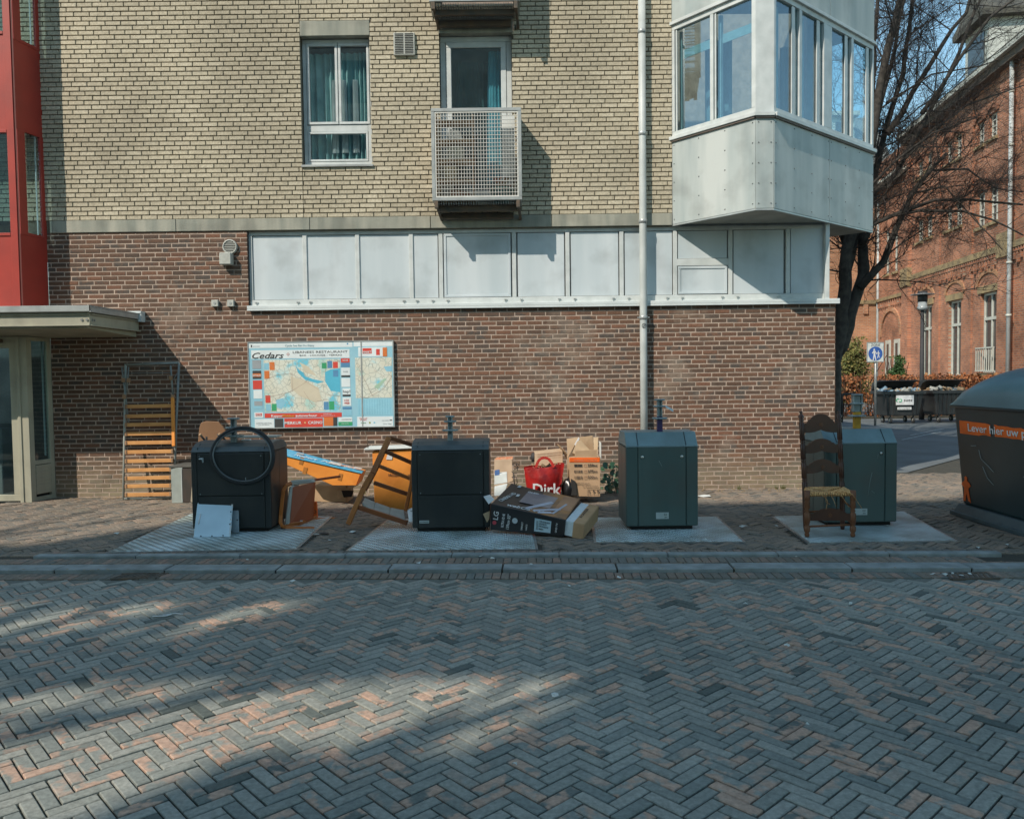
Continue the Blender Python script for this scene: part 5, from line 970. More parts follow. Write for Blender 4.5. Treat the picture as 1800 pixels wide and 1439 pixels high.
for i, s_ in enumerate(('250cc', '375cc', '500cc')):
    y_ = 820+10.4*i; text(s_, at(1033, y_, Yt-.002), (1, 0, 0), (0, 0, 1), .036, ink, TC, width=.125, bold=.01)
    for j in range(11): mb = MB() if j == 0 else mb; p = at(1009.5+j*1.35, y_-2, Yt-.003); mb.box(p.x, p.x+random.choice((.003, .006)), p.y, p.y+.002, p.z-.018, p.z+.018)
    mb.build('barcode', ink, TC); mb = MB(); p = at(1029, y_-2, Yt-.003); fr(mb, p.x-.016, p.x+.016, p.z-.018, p.z+.018, p.y, p.y+.002, .003); mb.build('tick_box', MATS['print_redbrown'], TC)
text('WARNING 3 TON MAX', at(1009, 810.5, Yt-.004), (1, 0, 0), (0, 0, 1), .022, MATS['print_redbrown'], TC, width=.3)
text('INTERPLAST', at(1007, 850.5, Yt-.002), (1, 0, 0), (0, 0, 1), .016, ink, TC, width=.15); text('250 ST.', at(1028, 850.5, Yt-.002), (1, 0, 0), (0, 0, 1), .016, ink, TC); text('By Foodcup Holland', at(1024, 855, Yt-.002), (1, 0, 0), (0, 0, 1), .014, ink, TC, width=.2)
mb = MB(); p0, p1 = at(1032, 870, Yt+.013), at(1053, 858, Yt+.005); fr(mb, p0.x, p1.x, p0.z, p1.z, Yt-.001, Yt+.002, .003)
for k in range(3):
    x_ = p0.x+.025+k*.055; mb.box(x_, x_+.004, Yt-.001, Yt+.0015, p0.z+.015, p1.z-.015); mb.prism([(0, 0), (.03, 0), (.015, .025)] if k else [(0, 0), (.02, 0), (.01, .02)], (x_-.008, Yt-.001, p1.z-.045), (1, 0, 0), (0, 0, 1), (0, .002, 0))
mb.build('care_symbols', ink, TC)
slab(TC, [(1003.5, 841, Yt-.012), (1012, 846, Yt-.012), (1015, 871, Yt-.012), (1004, 871, Yt-.012)], (0, .008, 0), mat('black_flap', (.03, .028, .025)), 'torn_flap')
# black bag slumped between bag and carton
mb = MB(); ck = at(999, 858, 10.45)
bmx = bmesh.new(); bmesh.ops.create_icosphere(bmx, subdivisions=3, radius=1)
for v_ in bmx.verts: v_.co = V((v_.co.x*.085, v_.co.y*.12, v_.co.z*.17)) * (1+.22*NZ.noise(v_.co*3.1)); v_.co += V((ck.x, ck.y, .16))
me = bpy.data.meshes.new('rubbish_bag'); bmx.to_mesh(me); bmx.free(); me.materials.append(mat('bin_bag', (.012, .012, .013), rough=.3)); me.polygons.foreach_set('use_smooth', [True]*len(me.polygons)); o = bpy.data.objects.new('rubbish_bag', me); COL.objects.link(o); tag(o, 'black rubbish bag squeezed between the red bag and the tall carton', 'rubbish bag')
# clover-like plant behind
mb = MB(); rr = random.Random(4)
for i in range(46):
    p = at(rr.uniform(1058, 1098), rr.uniform(812, 866), rr.uniform(10.9, 11.35)); p.z = max(p.z, .04); r_ = rr.uniform(.02, .055); tl = MX.Rotation(rr.uniform(.2, 1.2), 3, 'X') @ MX.Rotation(rr.uniform(-.5, .5), 3, 'Y'); k0 = len(mb.v)
    for j in range(9): a = 2*pi*j/9; rad = r_*(1 if j else .25); mb.v.append(tuple(p+tl @ V((rad*cos(a), rad*sin(a), .3*r_*cos(2*a)*.3))))
    mb.f.append(tuple(range(k0, k0+9))); mb.m.append(0); mb.sm.append(False)
PLN = thing('wall_plant', 'low green plant with round leaves growing between the tall carton and green container', 'plant', gnd(1075, 868)); mb.build('leaves', mat('leaf_green', (.035, .10, .045), (.02, .06, .03), s=12, rough=.5), PLN)
mb = MB()
for i in range(14): p = at(rr.uniform(1064, 1092), 868, 11.2); p.z = 0; mb.tube([p, p+V((rr.uniform(-.1, .1), -.05, rr.uniform(.15, .4)))], .004, 4)
mb.build('stem', mat('stem_green', (.04, .07, .03)), PLN)
# ---------------------------------------------------------------- black television carton
TV = thing('television_carton', 'long black television carton lying tilted between the second and third containers', 'carton', gnd(930, 945)); tvb = mat('carton_black', (.016, .016, .018), (.025, .024, .025), s=5, rough=.35); 
fbl, fbr = at(862, 931, 8.42), at(991, 947, 8.16); ftl, ftr = at(863, 885, 8.40), at(994, 914, 8.16); btl, btr = at(899, 849, 9.0), at(1023, 881, 8.72); fbr.z = max(fbr.z, .012)
bbl, bbr = btl+(fbl-ftl), btr+(fbr-ftr); bbr.z = max(bbr.z, .012)
mb = MB(); mb.hexa([fbl, fbr, bbr, bbl, ftl, ftr, btr, btl]); bx = mb.build('box', tvb, TV, bevel=.004)
U_ = (ftr-ftl).normalized(); Vt = (btl-ftl); Vt = (Vt-U_*Vt.dot(U_)).normalized(); Vf = (ftl-fbl); Vf = (Vf-U_*Vf.dot(U_)).normalized(); Lb = (ftr-ftl).length; Db = (btl-ftl).length; Nt = U_.cross(Vt); Nf = U_.cross(Vf)
def ont(u, v, k=.002): return ftl+(ftr-ftl)*u+(btl-ftl)*v+Nt*k
def onf(u, v, k=.002): return fbl.lerp(fbr, u).lerp(ftl.lerp(ftr, u), v)+Nf*k
def decal(fn, u0, u1, v0, v1, m__, nm='printed_picture', k=.002):
    mb = MB(); q = [fn(u0, v0, k), fn(u1, v0, k), fn(u1, v1, k), fn(u0, v1, k)]; q2 = [fn(u0, v0, k-.0012), fn(u1, v0, k-.0012), fn(u1, v1, k-.0012), fn(u0, v1, k-.0012)]; mb.hexa(q2+q); return mb.build(nm, m__, TV)
decal(ont, .50, .995, .02, .96, mat('picture_brown', (.40, .18, .06), (.07, .05, .04), s=5, rough=.3)); decal(ont, .30, .72, .30, .80, mat('picture_grey', (.13, .13, .17), (.30, .26, .26), s=4, rough=.3), k=.003); decal(ont, .78, .98, .35, .92, mat('picture_tan', (.42, .22, .12), (.3, .15, .08), s=4, rough=.3), k=.004)
sw_ = MB()
for u0, v0, u1, v1, w2 in ((.45, .10, .70, .55, .05), (.55, .08, .85, .35, .04), (.62, .05, .78, .15, .04), (.80, .12, .88, .60, .025)): sw_.bar(ont(u0, v0, .005), ont(u1, v1, .005), w2, .002, up=Nt)
sw_.build('printed_swoosh', mat('print_silver', (.45, .48, .58), rough=.3), TV)
text('LG', onf(.10, .42), Vf*-.0+V(Nf)*0+Vf, -U_, .055, wink, TV, bold=.012); k_ = MB(); c = onf(.055, .30, .0035); M3 = MX((U_, Vf, Nf)).transposed(); k_.lathe([(.022, 0), (.022, .002)], tuple(c), 16, M=M3); k_.build('round_logo', mat('print_crimson', (.5, .06, .08)), TV)
for u, s_, h_, v0, wd in ((.18, 'ULTRA HD 4K', .028, .15, .15), (.255, '139cm 55"', .032, .1, .16), (.44, 'SMART', .018, .12, .09), (.50, 'webOS', .018, .12, .07), (.90, 'UHD TV', .018, .2, .10)): text(s_, onf(u, v0), Vf, -U_, h_, wink, TV, width=wd, bold=.01)
decal(onf, .60, .82, .14, .78, mat('label_blue', (.42, .55, .62), rough=.4), 'shipping_label', .003)
for i, (v, w2) in enumerate(((.64, .12), (.52, .08), (.40, .10), (.26, .05))): text('UHD 55 INCH TV', onf(.66, v, .0045), U_, Vf, .016, ink, TV, width=w2)
mb = MB(); q = onf(.62, .3, .005)
for j in range(9): mb.bar(onf(.625, .25+.05*j, .0045), onf(.65, .25+.05*j, .0045), .004, .001, up=Nf)
mb.build('barcode', ink, TV)
text('CINEMA HD', ont(.10, .16), (U_*.25+Vt*.97), (-U_*.97+Vt*.25), .05, wink, TV, width=.30, bold=.012); text('webOS TV', ont(.20, .05), U_, Vt, .06, wink, TV, width=.40, bold=.012, shear=.2); text('OLED', ont(.30, .75), U_, Vt, .035, wink, TV, bold=.01)
k_ = MB(); k_.lathe([(.03, 0), (.03, .0015)], tuple(onf(.335, .5, .003)), 16, M=M3); k_.build('round_logo', mat('print_pale', (.5, .55, .58)), TV)
# polystyrene end and cardboard sleeve
e0, e1, e2, e3 = fbr, bbr, btr, ftr; d_ = U_
def endblock(k0, k1, sh, m__, nm, bev=.008): 
    c = (fbr+bbr+btr+ftr)/4; f = lambda p, k: c+(p-c)*sh+d_*k; mb = MB(); mb.hexa([f(fbr, k0), f(fbr, k1), f(bbr, k1), f(bbr, k0), f(ftr, k0), f(ftr, k1), f(btr, k1), f(btr, k0)]); return mb.build(nm, m__, TV, bevel=bev)
endblock(-.02, .13, .93, mat('polystyrene', (.62, .68, .70), (.55, .61, .64), s=30, rough=.9, bump=.4, bs=80), 'polystyrene_block'); endblock(.08, .20, .955, mat('sleeve_card', (.46, .29, .16), (.38, .23, .12)), 'cardboard_sleeve')
c = ont(1.1, .3, .0); text('KONTER', ftr+d_*.13+(btr-ftr)*.25+Nt*.002, (btr-ftr).normalized(), -d_, .03, ink, TV, width=.28)
mb = MB(); q = [at(850, 872, 8.38), at(861, 869, 8.5), at(869, 877, 8.42), at(859, 885, 8.36)]; mb.hexa([p-V((0, 0, .006)) for p in q]+q); mb.build('torn_flap', wink, TV); mb = MB(); q = [at(849, 903, 8.36), at(861, 898, 8.42), at(860, 912, 8.40), at(856, 918, 8.36)]; mb.hexa([p+V((0, .01, 0)) for p in q]+q); mb.build('torn_flap', card, TV)
for (u, v) in ((.12, .93), (.2, .55)): decal(ont, u, u+.04, v-.06, v+.04, wink, 'sticker', .004)
# ---------------------------------------------------------------- carved ladder-back chair
LC = thing('carved_chair', 'dark carved ladder-back chair with a frayed rush seat standing on a steel plate', 'chair', gnd(1459, 943)); tw = mat('turned_wood', (.075, .022, .010), (.04, .013, .007), s=5, rough=.4, dirt=.15); tw2 = mat('turned_wood_worn', (.18, .065, .025), (.13, .045, .015), s=6, rough=.5)
fl_, fr_ = gnd(1418.5, 943, .012), gnd(1499, 943, .012); b0_, b1_ = gnd(1417, 931, .012), gnd(1482, 931, .012); b0_.y = b1_.y = fl_.y+.36; b0_.x = at(1416, 925, b0_.y).x; b1_.x = at(1481, 925, b0_.y).x
sh_ = .46
legp = [(.014, 0), (.018, .02), (.013, .04), (.021, .06), (.021, .10), (.013, .115), (.018, .13), (.018, .145), (.021, .15), (.021, .235), (.013, .25), (.019, .265), (.012, .28), (.022, .30), (.016, .33), (.021, .345), (.015, .36), (.020, .375), (.020, .47)]
for p in (fl_, fr_): mb = MB(); mb.lathe([(r_*1.42, z) for r_, z in legp], (p.x, p.y, .012), 12); mb.build('front_leg', tw2, LC)
def backpost(p, dx, dy):
    H = at(1412, 722, p.y+dy).z-.012; prof = [(.014, 0), (.017, .03), (.019, .1), (.02, .45)]; z = .5
    while z < H-.16: prof += [(.021, z), (.014, z+.012), (.021, z+.024), (.014, z+.036), (.020, z+.05), (.019, z+.15)]; z += .2
    prof += [(.021, H-.13), (.014, H-.115), (.021, H-.10), (.014, H-.09), (.024, H-.06), (.014, H-.04), (.009, H-.03), (.014, H-.015), (.011, H-.004), (.002, H)]
    mb = MB(); k0 = 0; mb.lathe(prof, (0, 0, 0), 12)
    mb.v = [(x*1.35+p.x+dx*(z/H), y*1.35+p.y+dy*max(0, (z-.4)/(H-.4)), z+.012) for x, y, z in mb.v]; mb.build('back_post', tw, LC); return V((p.x, p.y, 0)), V((p.x+dx, p.y+dy, H)), H
tl_ = at(1409.5, 735, b0_.y+.05); tr_ = at(1474, 722, b0_.y+.05)
A_ = backpost(b0_, tl_.x-b0_.x, .08); B_ = backpost(b1_, tr_.x-b1_.x+.012, .08)
def splat(zc_, h_, arch, p, q, nm='back_slat', th=.022, m__=None, sc=1):
    mb = MB(); u = (q-p); L = u.length; u.normalize(); poly = []
    N = 28; top = []
    for i in range(N+1):
        s_ = i/N; d = abs(s_-.5)*2; a = h_*.5 + (arch*(1-((d/.55)**2)*.45) if d < .55 else (arch*.42*max(0, 1-((d-.6)/.18)**2) if d < .78 else 0)); top.append((s_*L, a))
    bot = [(L, -h_*.5), (L*.8, -h_*.5), (L*.66, -h_*.42), (L*.5, -h_*.20), (L*.34, -h_*.42), (L*.2, -h_*.5), (0, -h_*.5)] if sc else [(L, -h_*.5), (0, -h_*.5)]
    # strip mesh, symmetrical thickness
    k0 = len(mb.v); n_ = V((u.y, -u.x, 0)); 
    def bz(x):
        for (x0_, z0_), (x1_, z1_) in zip(bot[:-1], bot[1:]):
            if x1_ <= x <= x0_: return z1_+(z0_-z1_)*((x-x1_)/max(x0_-x1_, 1e-6))
        return -h_*.5
    for x, a in top:
        for z in (a, bz(x)):
            for s_ in (1, -1): mb.v.append(tuple(p+u*x+n_*(s_*th/2)+V((0, 0, zc_+z))))
    for i in range(N):
        a = i*4
        for f in ((0, 4, 5, 1), (2, 3, 7, 6), (0, 2, 6, 4), (1, 5, 7, 3)): mb.f.append(tuple(a+j for j in f)); mb.m.append(0); mb.sm.append(False)
    o = mb.build(nm, m__ or tw, LC)
    ros = MB(); c = p+u*(L/2)+n_*(th/2+.001)+V((0, 0, zc_+arch*.35))
    for j in range(8): a = j*pi/4; dv = u*cos(a)+V((0, 0, 1))*sin(a); ros.bar(c+dv*.006, c+dv*.024, .006, .006, up=n_)
    ros.build('carved_star', tw2, o); return o
def postat(P, z): return P[0].lerp(P[1], 0)+V(((P[1].x-P[0].x)*z/P[2], (P[1].y-P[0].y)*max(0, (z-.4)/(P[2]-.4)), 0))
for py_, h_, ar in ((752, .10, .10), (789, .085, .07), (824, .085, .065)):
    z = at(1445, py_, b0_.y+.05).z; splat(z, h_, ar, postat(A_, z)+V((.012, 0, 0)), postat(B_, z)-V((.012, 0, 0)))
z = at(1459, 908, fl_.y).z; splat(z, .07, .055, V((fl_.x+.015, fl_.y, 0)), V((fr_.x-.015, fr_.y, 0)), 'front_apron', sc=0)
for a, b__, z in ((fl_, fr_, .115), (fl_, b0_, .14), (fr_, b1_, .14), (fl_, b0_, .30), (fr_, b1_, .30), (b0_, b1_, .2)): mb = MB(); mb.tube([V((a.x, a.y, z)), V((b__.x, b__.y, z+.02))], .011, 8); mb.build('stretcher', tw2, LC)
rush = bpy.data.materials.new('rush'); rush.use_nodes = True; n = rush.node_tree.nodes; l = rush.node_tree.links; b = n['Principled BSDF']; b.inputs['Roughness'].default_value = .85
geo = n.new('ShaderNodeNewGeometry'); t_ = n.new('ShaderNodeTexNoise'); t_.inputs['Scale'].default_value = 55; l.new(geo.outputs['Position'], t_.inputs[0]); cr = n.new('ShaderNodeValToRGB'); cr.color_ramp.elements[0].position = .35; cr.color_ramp.elements[0].color = (.40, .17, .05, 1); cr.color_ramp.elements[1].position = .65; cr.color_ramp.elements[1].color = (.75, .46, .20, 1); l.new(t_.outputs[0], cr.inputs[0]); l.new(cr.outputs[0], b.inputs['Base Color'])
zs_ = .455; C4_ = [fl_+V((0, -.005, 0)), fr_+V((0, -.005, 0)), b1_, b0_]; C4_ = [V((p.x, p.y, zs_)) for p in C4_]; ctr = sum(C4_, V((0, 0, 0)))/4
rs = MB()
for s_ in range(4):
    a, b__ = C4_[s_], C4_[(s_+1) % 4]; N = 20
    for i in range(N):
        p, q = a.lerp(b__, i/N), a.lerp(b__, (i+1)/N); m1 = (p+q)/2; k_in = .04; c_i = a.lerp(b__, .5).lerp(ctr, 1); w_in = abs((i+.5)/N-.5)*2
        inn = m1.lerp(ctr, 1-w_in*.999); drop = V((0, 0, -.028)); rs.tube([m1+drop+(ctr-m1)*.03, m1+V((0, 0, -.012))+(m1-ctr).normalized()*.012, m1+V((0, 0, .006)), inn+V((0, 0, -.012*(1-w_in)-.002))], .0105, 5)
rs.build('rush_seat', rush, LC)
st = MB()
for a, b__, c in (((1470, 858), (1484, 878), (1492, 891)), ((1472, 859), (1498, 868), (1515, 893)), ((1460, 868), (1466, 880), (1470, 890)), ((1452, 870), (1452, 882), (1459, 886)), ((1448, 872), (1455, 880), (1452, 895))): st.tube([at(*a, fl_.y-.02), at(*b__, fl_.y-.06), at(*c, fl_.y-.08)], .0025, 4)
st.build('frayed_strand', rush, LC)
# ---------------------------------------------------------------- big plastics container at the right edge
PCN = thing('plastics_container', 'big dark domed recycling container with an orange band at the right edge', 'recycling container', (5.8, 8.2, 0)); dk = mat('container_dark', (.014, .032, .037), (.022, .044, .05), s=2, rough=.36, dirt=.1); dome_m = mat('dome_teal', (.11, .20, .235), (.08, .15, .175), s=1.5, rough=.33, bump=.3, bs=3)
xa, xb, ya, yb = 5.17, 6.75, 7.15, 9.22; zc1 = 1.28
mb = MB(); mb.hexa([(xa+.03, ya, .13), (xb, ya, .13), (xb, yb-.06, .13), (xa+.03, yb-.06, .13), (xa-.06, ya-.06, zc1), (xb+.05, ya-.06, zc1), (xb+.05, yb, zc1), (xa-.06, yb, zc1)]); mb.build('body', dk, PCN, bevel=.04, seg=3)
mb = MB(); mb.hexa([(xa-.06, ya-.1, .0), (xb+.1, ya-.1, .0), (xb+.1, yb+.02, .0), (xa-.06, yb+.02, .0), (xa-.0, ya-.04, .135), (xb+.04, ya-.04, .135), (xb+.04, yb-.03, .135), (xa-.0, yb-.03, .135)]); mb.box(xa-.07, xb+.1, ya-.11, yb+.03, .0, .05); mb.build('plinth', mat('plinth_teal', (.06, .09, .10), (.045, .07, .08), rough=.6), PCN, bevel=.006)
mb = MB(); N, K = 24, 14; x0, x1, y0, y1 = xa-.09, xb+.08, ya-.09, yb+.03
for j in range(K+1):
    v = j/K
    for i in range(N+1):
        a = pi*i/N; sq_ = lambda c, e: math.copysign(abs(c)**e, c); X = (x0+x1)/2-(x1-x0)/2*sq_(cos(a), .85); e = (1-abs(2*v-1)**3.2)**.45 if 0 < v < 1 else 0
        Z = zc1+.46*(sin(a)**.8 if a not in (0, pi) and sin(a) > 0 else 0)*(.0+e); Z += .014*NZ.noise(V((X*2.2, v*5, .3)))*min(1, sin(a)*3); mb.v.append((X, y0+(y1-y0)*v, max(Z, zc1)))
for j in range(K):
    for i in range(N): a = j*(N+1)+i; mb.f.append((a, a+1, a+N+2, a+N+1)); mb.m.append(0); mb.sm.append(True)
mb.build('dome', dome_m, PCN); mb = MB(); mb.box(x0, x1, y0, y1, zc1-.03, zc1+.004); mb.build('dome_rim', dk, PCN, bevel=.01)
# orange band and figure on the face that looks to -X: x of the sloping face at height z
def fx(z): return xa+.03+(-.09)*(z-.13)/(zc1-.13)-.004
def onx(y, z, k=0): return V((fx(z)-k, y, z))
zb0, zb1 = .955, 1.105; rr = random.Random(6); N = 26; top, bot = [], []
for i in range(N+1):
    s_ = i/N; y_ = 9.10-s_*1.9; top.append((y_, zb1-(rr.uniform(0, .02) if s_ > .3 else 0)-(.03 if .62 < s_ < .7 else 0)-.02*s_)); bot.append((y_, zb0+(rr.uniform(0, .016) if s_ > .2 else 0)+.01*s_))
def strip(i0, i1):
    mb = MB()
    for i in range(i0, i1):
        q = [onx(*bot[i]), onx(*bot[i+1]), onx(*top[i+1]), onx(*top[i])]; mb.hexa([onx(bot[i][0], bot[i][1], .0), onx(bot[i+1][0], bot[i+1][1], .0), onx(bot[i+1][0], bot[i+1][1], .003), onx(bot[i][0], bot[i][1], .003), onx(top[i][0], top[i][1], .0), onx(top[i+1][0], top[i+1][1], .0), onx(top[i+1][0], top[i+1][1], .003), onx(top[i][0], top[i][1], .003)])
    mb.build('orange_band', orng, PCN)
strip(0, 8); strip(9, 26)
text('Lever hier uw plastic af', onx(8.93, .995, .005), (0, -1, 0), (-.08, 0, 1), .085, wink, PCN, width=1.5, bold=.006)
hp = [(0.0, -.32), (.03, -.32), (.05, -.14), (.07, -.30), (.10, -.33), (.085, -.12), (.08, -.02), (.115, .04), (.10, .10), (.075, .13), (.07, .17), (.075, .21), (.055, .24), (.035, .21), (.04, .17), (.035, .13), (.01, .10), (-.01, .04), (.025, -.02), (.02, -.12)]
mb = MB(); o = onx(9.13, .345, .0); mb.prism([(a*1.5, b__*.52) for a, b__ in hp], o, (0, -1, 0), (-.078, 0, 1), (-.003, 0, 0)); mb.build('orange_figure', orng, PCN)
scm = mat('scratch_pale', (.28, .36, .36))
for pl_ in ([(8.75, .80), (8.72, .70), (8.6, .64), (8.5, .58)], [(8.7, .62), (8.62, .5), (8.52, .44)], [(8.9, .83), (8.8, .84)], [(7.95, .42), (7.7, .50)], [(7.98, .39), (7.72, .46)], [(8.0, .6), (7.93, .52)], [(7.5, .35), (7.4, .5)]):
    mb = MB(); mb.tube([onx(*a, .004) for a in pl_], .003, 4); mb.build('scratch', scm, PCN)
# ---------------------------------------------------------------- litter
rr = random.Random(11); lit = mat('paper_scrap', (.55, .58, .56), (.42, .45, .43), s=30, rough=.9)
def scrap(px, py, sz, nm='paper_scrap', lb=None, m__=lit, z=.006, grp='scraps of paper littering the ground', asp=.5):
    p = gnd(px, py, z if py < 1000 else ZR+.006); mb = MB(); a = rr.uniform(0, 3); n_ = rr.randint(4, 6); pts_ = []
    for i in range(n_): b = a+2*pi*i/n_; r_ = sz*rr.uniform(.5, 1); pts_.append(V((r_*cos(b), r_*asp*sin(b)*1.6, rr.uniform(0, .018))))
    k0 = len(mb.v); mb.v += [tuple(p+q) for q in pts_]+[tuple(p+V((0, 0, rr.uniform(.01, .02))))]
    for i in range(n_): mb.f.append((k0+i, k0+(i+1) % n_, k0+n_)); mb.m.append(0); mb.sm.append(False)
    zone = ('lying in the storm drain at right' if 1005 < py < 1016 and px > 1600 else 'on the far side of the road near the kerb' if 1003 < py < 1100 else 'on the road paving towards the viewer' if py > 1100 else 'between the kerb stones and the narrow edging' if py > 970 else 'beside the black television carton or its steel plate' if 800 < px < 1060 else 'near the green container by the downpipe' if 1060 < px < 1335 else 'near the carved chair and domed container' if px >= 1335 else 'between the two black containers' if px > 530 else 'on the sunlit footpath at left')
    lb = lb or ('larger ' if sz > .045 else 'small ')+'pale scrap of paper '+zone
    tag(mb.build(nm, m__), lb, 'scrap', grp)
for px, py, s_ in ((435, 985, .03), (558, 975, .04), (845, 978, .05), (865, 982, .04), (1240, 948, .05), (1214, 944, .03), (1150, 934, .04), (1365, 925, .035), (1308, 926, .09), (1000, 1030, .03), (933, 993, .03), (620, 935, .06), (556, 940, .05), (580, 950, .03), (455, 1020, .02), (1310, 1062, .03), (1495, 1062, .03), (1088, 1015, .04), (735, 990, .04), (1560, 925, .03), (1640, 940, .03), (1700, 930, .02), (1418, 1275, .02), (975, 1224, .03), (1383, 1135, .03), (860, 1040, .02), (905, 1345, .02), (205, 938, .06), (515, 1022, .04), (1640, 1010, .03), (1690, 1013, .05), (1675, 1009, .03), (1705, 1010, .04), (1660, 1011, .04), (1400, 980, .02), (1720, 963, .03), (1770, 958, .03)): scrap(px, py, s_*rr.uniform(.6, 1.0))
mb = MB(); a = gnd(268, 1083, ZR+.01); mb.tube([a, a+V((.09, .01, 0)), a+V((.12, .04, .005))], .006, 5); mb.tube([a+V((.06, .03, 0)), a+V((.14, .06, .004)), a+V((.2, .05, 0))], .004, 5); tag(mb.build('drinking_straw', wink), 'white bent straw lying on the lit road paving at left', 'straw')
scrap(570, 938, .09, 'black_scrap', 'crumpled black plastic scrap beside the tipped red chair', ink, grp=None); scrap(1240, 872, .12, 'grey_lid', 'pale grey plastic scrap by the wall right of the downpipe container', wht, grp=None, asp=.7); scrap(725, 958, .03)
# grass tufts and dust at the foot of the wall
mb = MB()
for cx_ in (1375, 1378, 1299, 1365, 330, 640):
    for i in range(16): p = at(cx_+rr.uniform(-3, 3), 864, YW-.05); p.z = 0; h_ = rr.uniform(.03, .09); dx = rr.uniform(-.04, .04); mb.quad([p, p+V((.006, 0, 0)), p+V((dx, -.02, h_))])
tag(mb.build('weeds', mat('weed_green', (.07, .12, .03), (.14, .13, .04), s=9), None), 'tufts of grass at the foot of the brown wall', 'weeds', kind='stuff')
mb = MB()
for i in range(900):
    px = rr.uniform(130, 1466); p = V((at(px, 860, YW).x, YW-abs(rr.gauss(0, .16))-.01, .004)); s_ = rr.uniform(.004, .018); a = rr.uniform(0, 3); mb.quad([p+V((s_*cos(a+k*pi/2), s_*sin(a+k*pi/2), rr.uniform(0, .008))) for k in range(4)])
for q_ in PC:
    for a_, b_ in zip(q_, q_[1:]+q_[:1]):
        for i in range(45): p = a_.lerp(b_, rr.random())+V((rr.gauss(0, .035), rr.gauss(0, .035), .014)); s_ = rr.uniform(.003, .012); a = rr.uniform(0, 3); mb.quad([p+V((s_*cos(a+k*pi/2), s_*sin(a+k*pi/2)*.6, 0)) for k in range(4)])
for i in range(500): p = S(rr.uniform(-6, 6), rr.choice((-.01, -.01, .21, .45))+rr.gauss(0, .015), rr.choice((ZR+.004, .008))); s_ = rr.uniform(.004, .013); a = rr.uniform(0, 3); mb.quad([p+V((s_*cos(a+k*pi/2), s_*sin(a+k*pi/2), 0)) for k in range(4)])
tag(mb.build('leaf_litter', mat('dry_leaf', (.34, .25, .12), (.22, .15, .08), s=20, rough=1), None), 'dry leaf bits and dust along the foot of the wall', 'litter', kind='stuff')
# ================================================================ beyond the corner: the old brick building
FO = V((19.7, 39.4, 0)); FD = V((-.129, -.992, 0)).normalized(); FN = V((-FD.y, FD.x, 0))*-1   # FN points out of the facade, to the left
if FN.x > 0: FN = -FN
def fpt(px, py, off=0):       # pixel of the photograph to a point on the long facade plane
    d = ray(px, py); o = FO+FN*off; t = (o-CP).dot(FN)/d.dot(FN); p = CP+d*t; return (p-FO).dot(FD), p.z
def FP(s, h, out=0): return FO+FD*s+FN*out+V((0, 0, h))
def sbrick(name, dirv, c1, c2, mo):
    m = bpy.data.materials.new(name); MATS[name] = m; m.use_nodes = True; n = m.node_tree.nodes; l = m.node_tree.links; b = n['Principled BSDF']; b.inputs['Roughness'].default_value = .9
    geo = n.new('ShaderNodeNewGeometry'); dt = n.new('ShaderNodeVectorMath'); dt.operation = 'DOT_PRODUCT'; dt.inputs[1].default_value = dirv; l.new(geo.outputs['Position'], dt.inputs[0])
    sp = n.new('ShaderNodeSeparateXYZ'); l.new(geo.outputs['Position'], sp.inputs[0]); cb = n.new('ShaderNodeCombineXYZ'); l.new(dt.outputs['Value'], cb.inputs[0]); l.new(sp.outputs[2], cb.inputs[1])
    br = n.new('ShaderNodeTexBrick'); l.new(cb.outputs[0], br.inputs[0]); br.inputs['Scale'].default_value = 1; br.inputs['Brick Width'].default_value = .24; br.inputs['Row Height'].default_value = .085; br.inputs['Mortar Size'].default_value = .012
    br.inputs['Color1'].default_value = (*c1, 1); br.inputs['Color2'].default_value = (*c2, 1); br.inputs['Mortar'].default_value = (*mo, 1); br.offset = .5
    ns = n.new('ShaderNodeTexNoise'); ns.inputs['Scale'].default_value = .9; ns.inputs['Detail'].default_value = 8; l.new(geo.outputs['Position'], ns.inputs[0]); q = n.new('ShaderNodeMapRange'); q.inputs[1].default_value = .3; q.inputs[2].default_value = .7; q.inputs[3].default_value = .6; q.inputs[4].default_value = 1.25; l.new(ns.outputs[0], q.inputs[0])
    hs = n.new('ShaderNodeHueSaturation'); l.new(br.outputs[0], hs.inputs['Color']); l.new(q.outputs[0], hs.inputs['Value']); l.new(hs.outputs[0], b.inputs['Base Color'])
    bp = n.new('ShaderNodeBump'); bp.inputs['Strength'].default_value = .5; bp.inputs['Distance'].default_value = .02; l.new(br.outputs['Fac'], bp.inputs['Height']); bp.invert = True; l.new(bp.outputs[0], b.inputs['Normal']); return m
sb1 = sbrick('old_brick', FD, (.45, .17, .085), (.27, .105, .06), (.32, .23, .17)); sb2 = sbrick('old_brick_orange', (1, 0, 0), (.44, .20, .10), (.32, .14, .075), (.36, .25, .17))
sand = mat('sandstone', (.34, .25, .13), (.20, .155, .09), s=3, rough=.9, dirt=.4); slate = mat('slate', (.055, .055, .05), (.09, .085, .065), s=5, rough=.8, bump=.6, bs=12); tile_r = sbrick('grey_roof_tile', (1, 0, 0), (.26, .27, .25), (.20, .21, .2), (.10, .1, .1))
wfr = mat('old_white_frame', (.52, .53, .48), (.42, .43, .38), s=4, rough=.6); gdk = mat('dark_pane', (.03, .04, .045), (.05, .06, .065), s=1, rough=.08, spec=.8)
SCH = thing('old_brick_building', 'long red brick building with arched windows and stone bands behind the hedge', 'building', FP(5, 0))
S0, S1 = -5.0, 15.0; hE = fpt(1738, 134)[1]; hE2 = hE
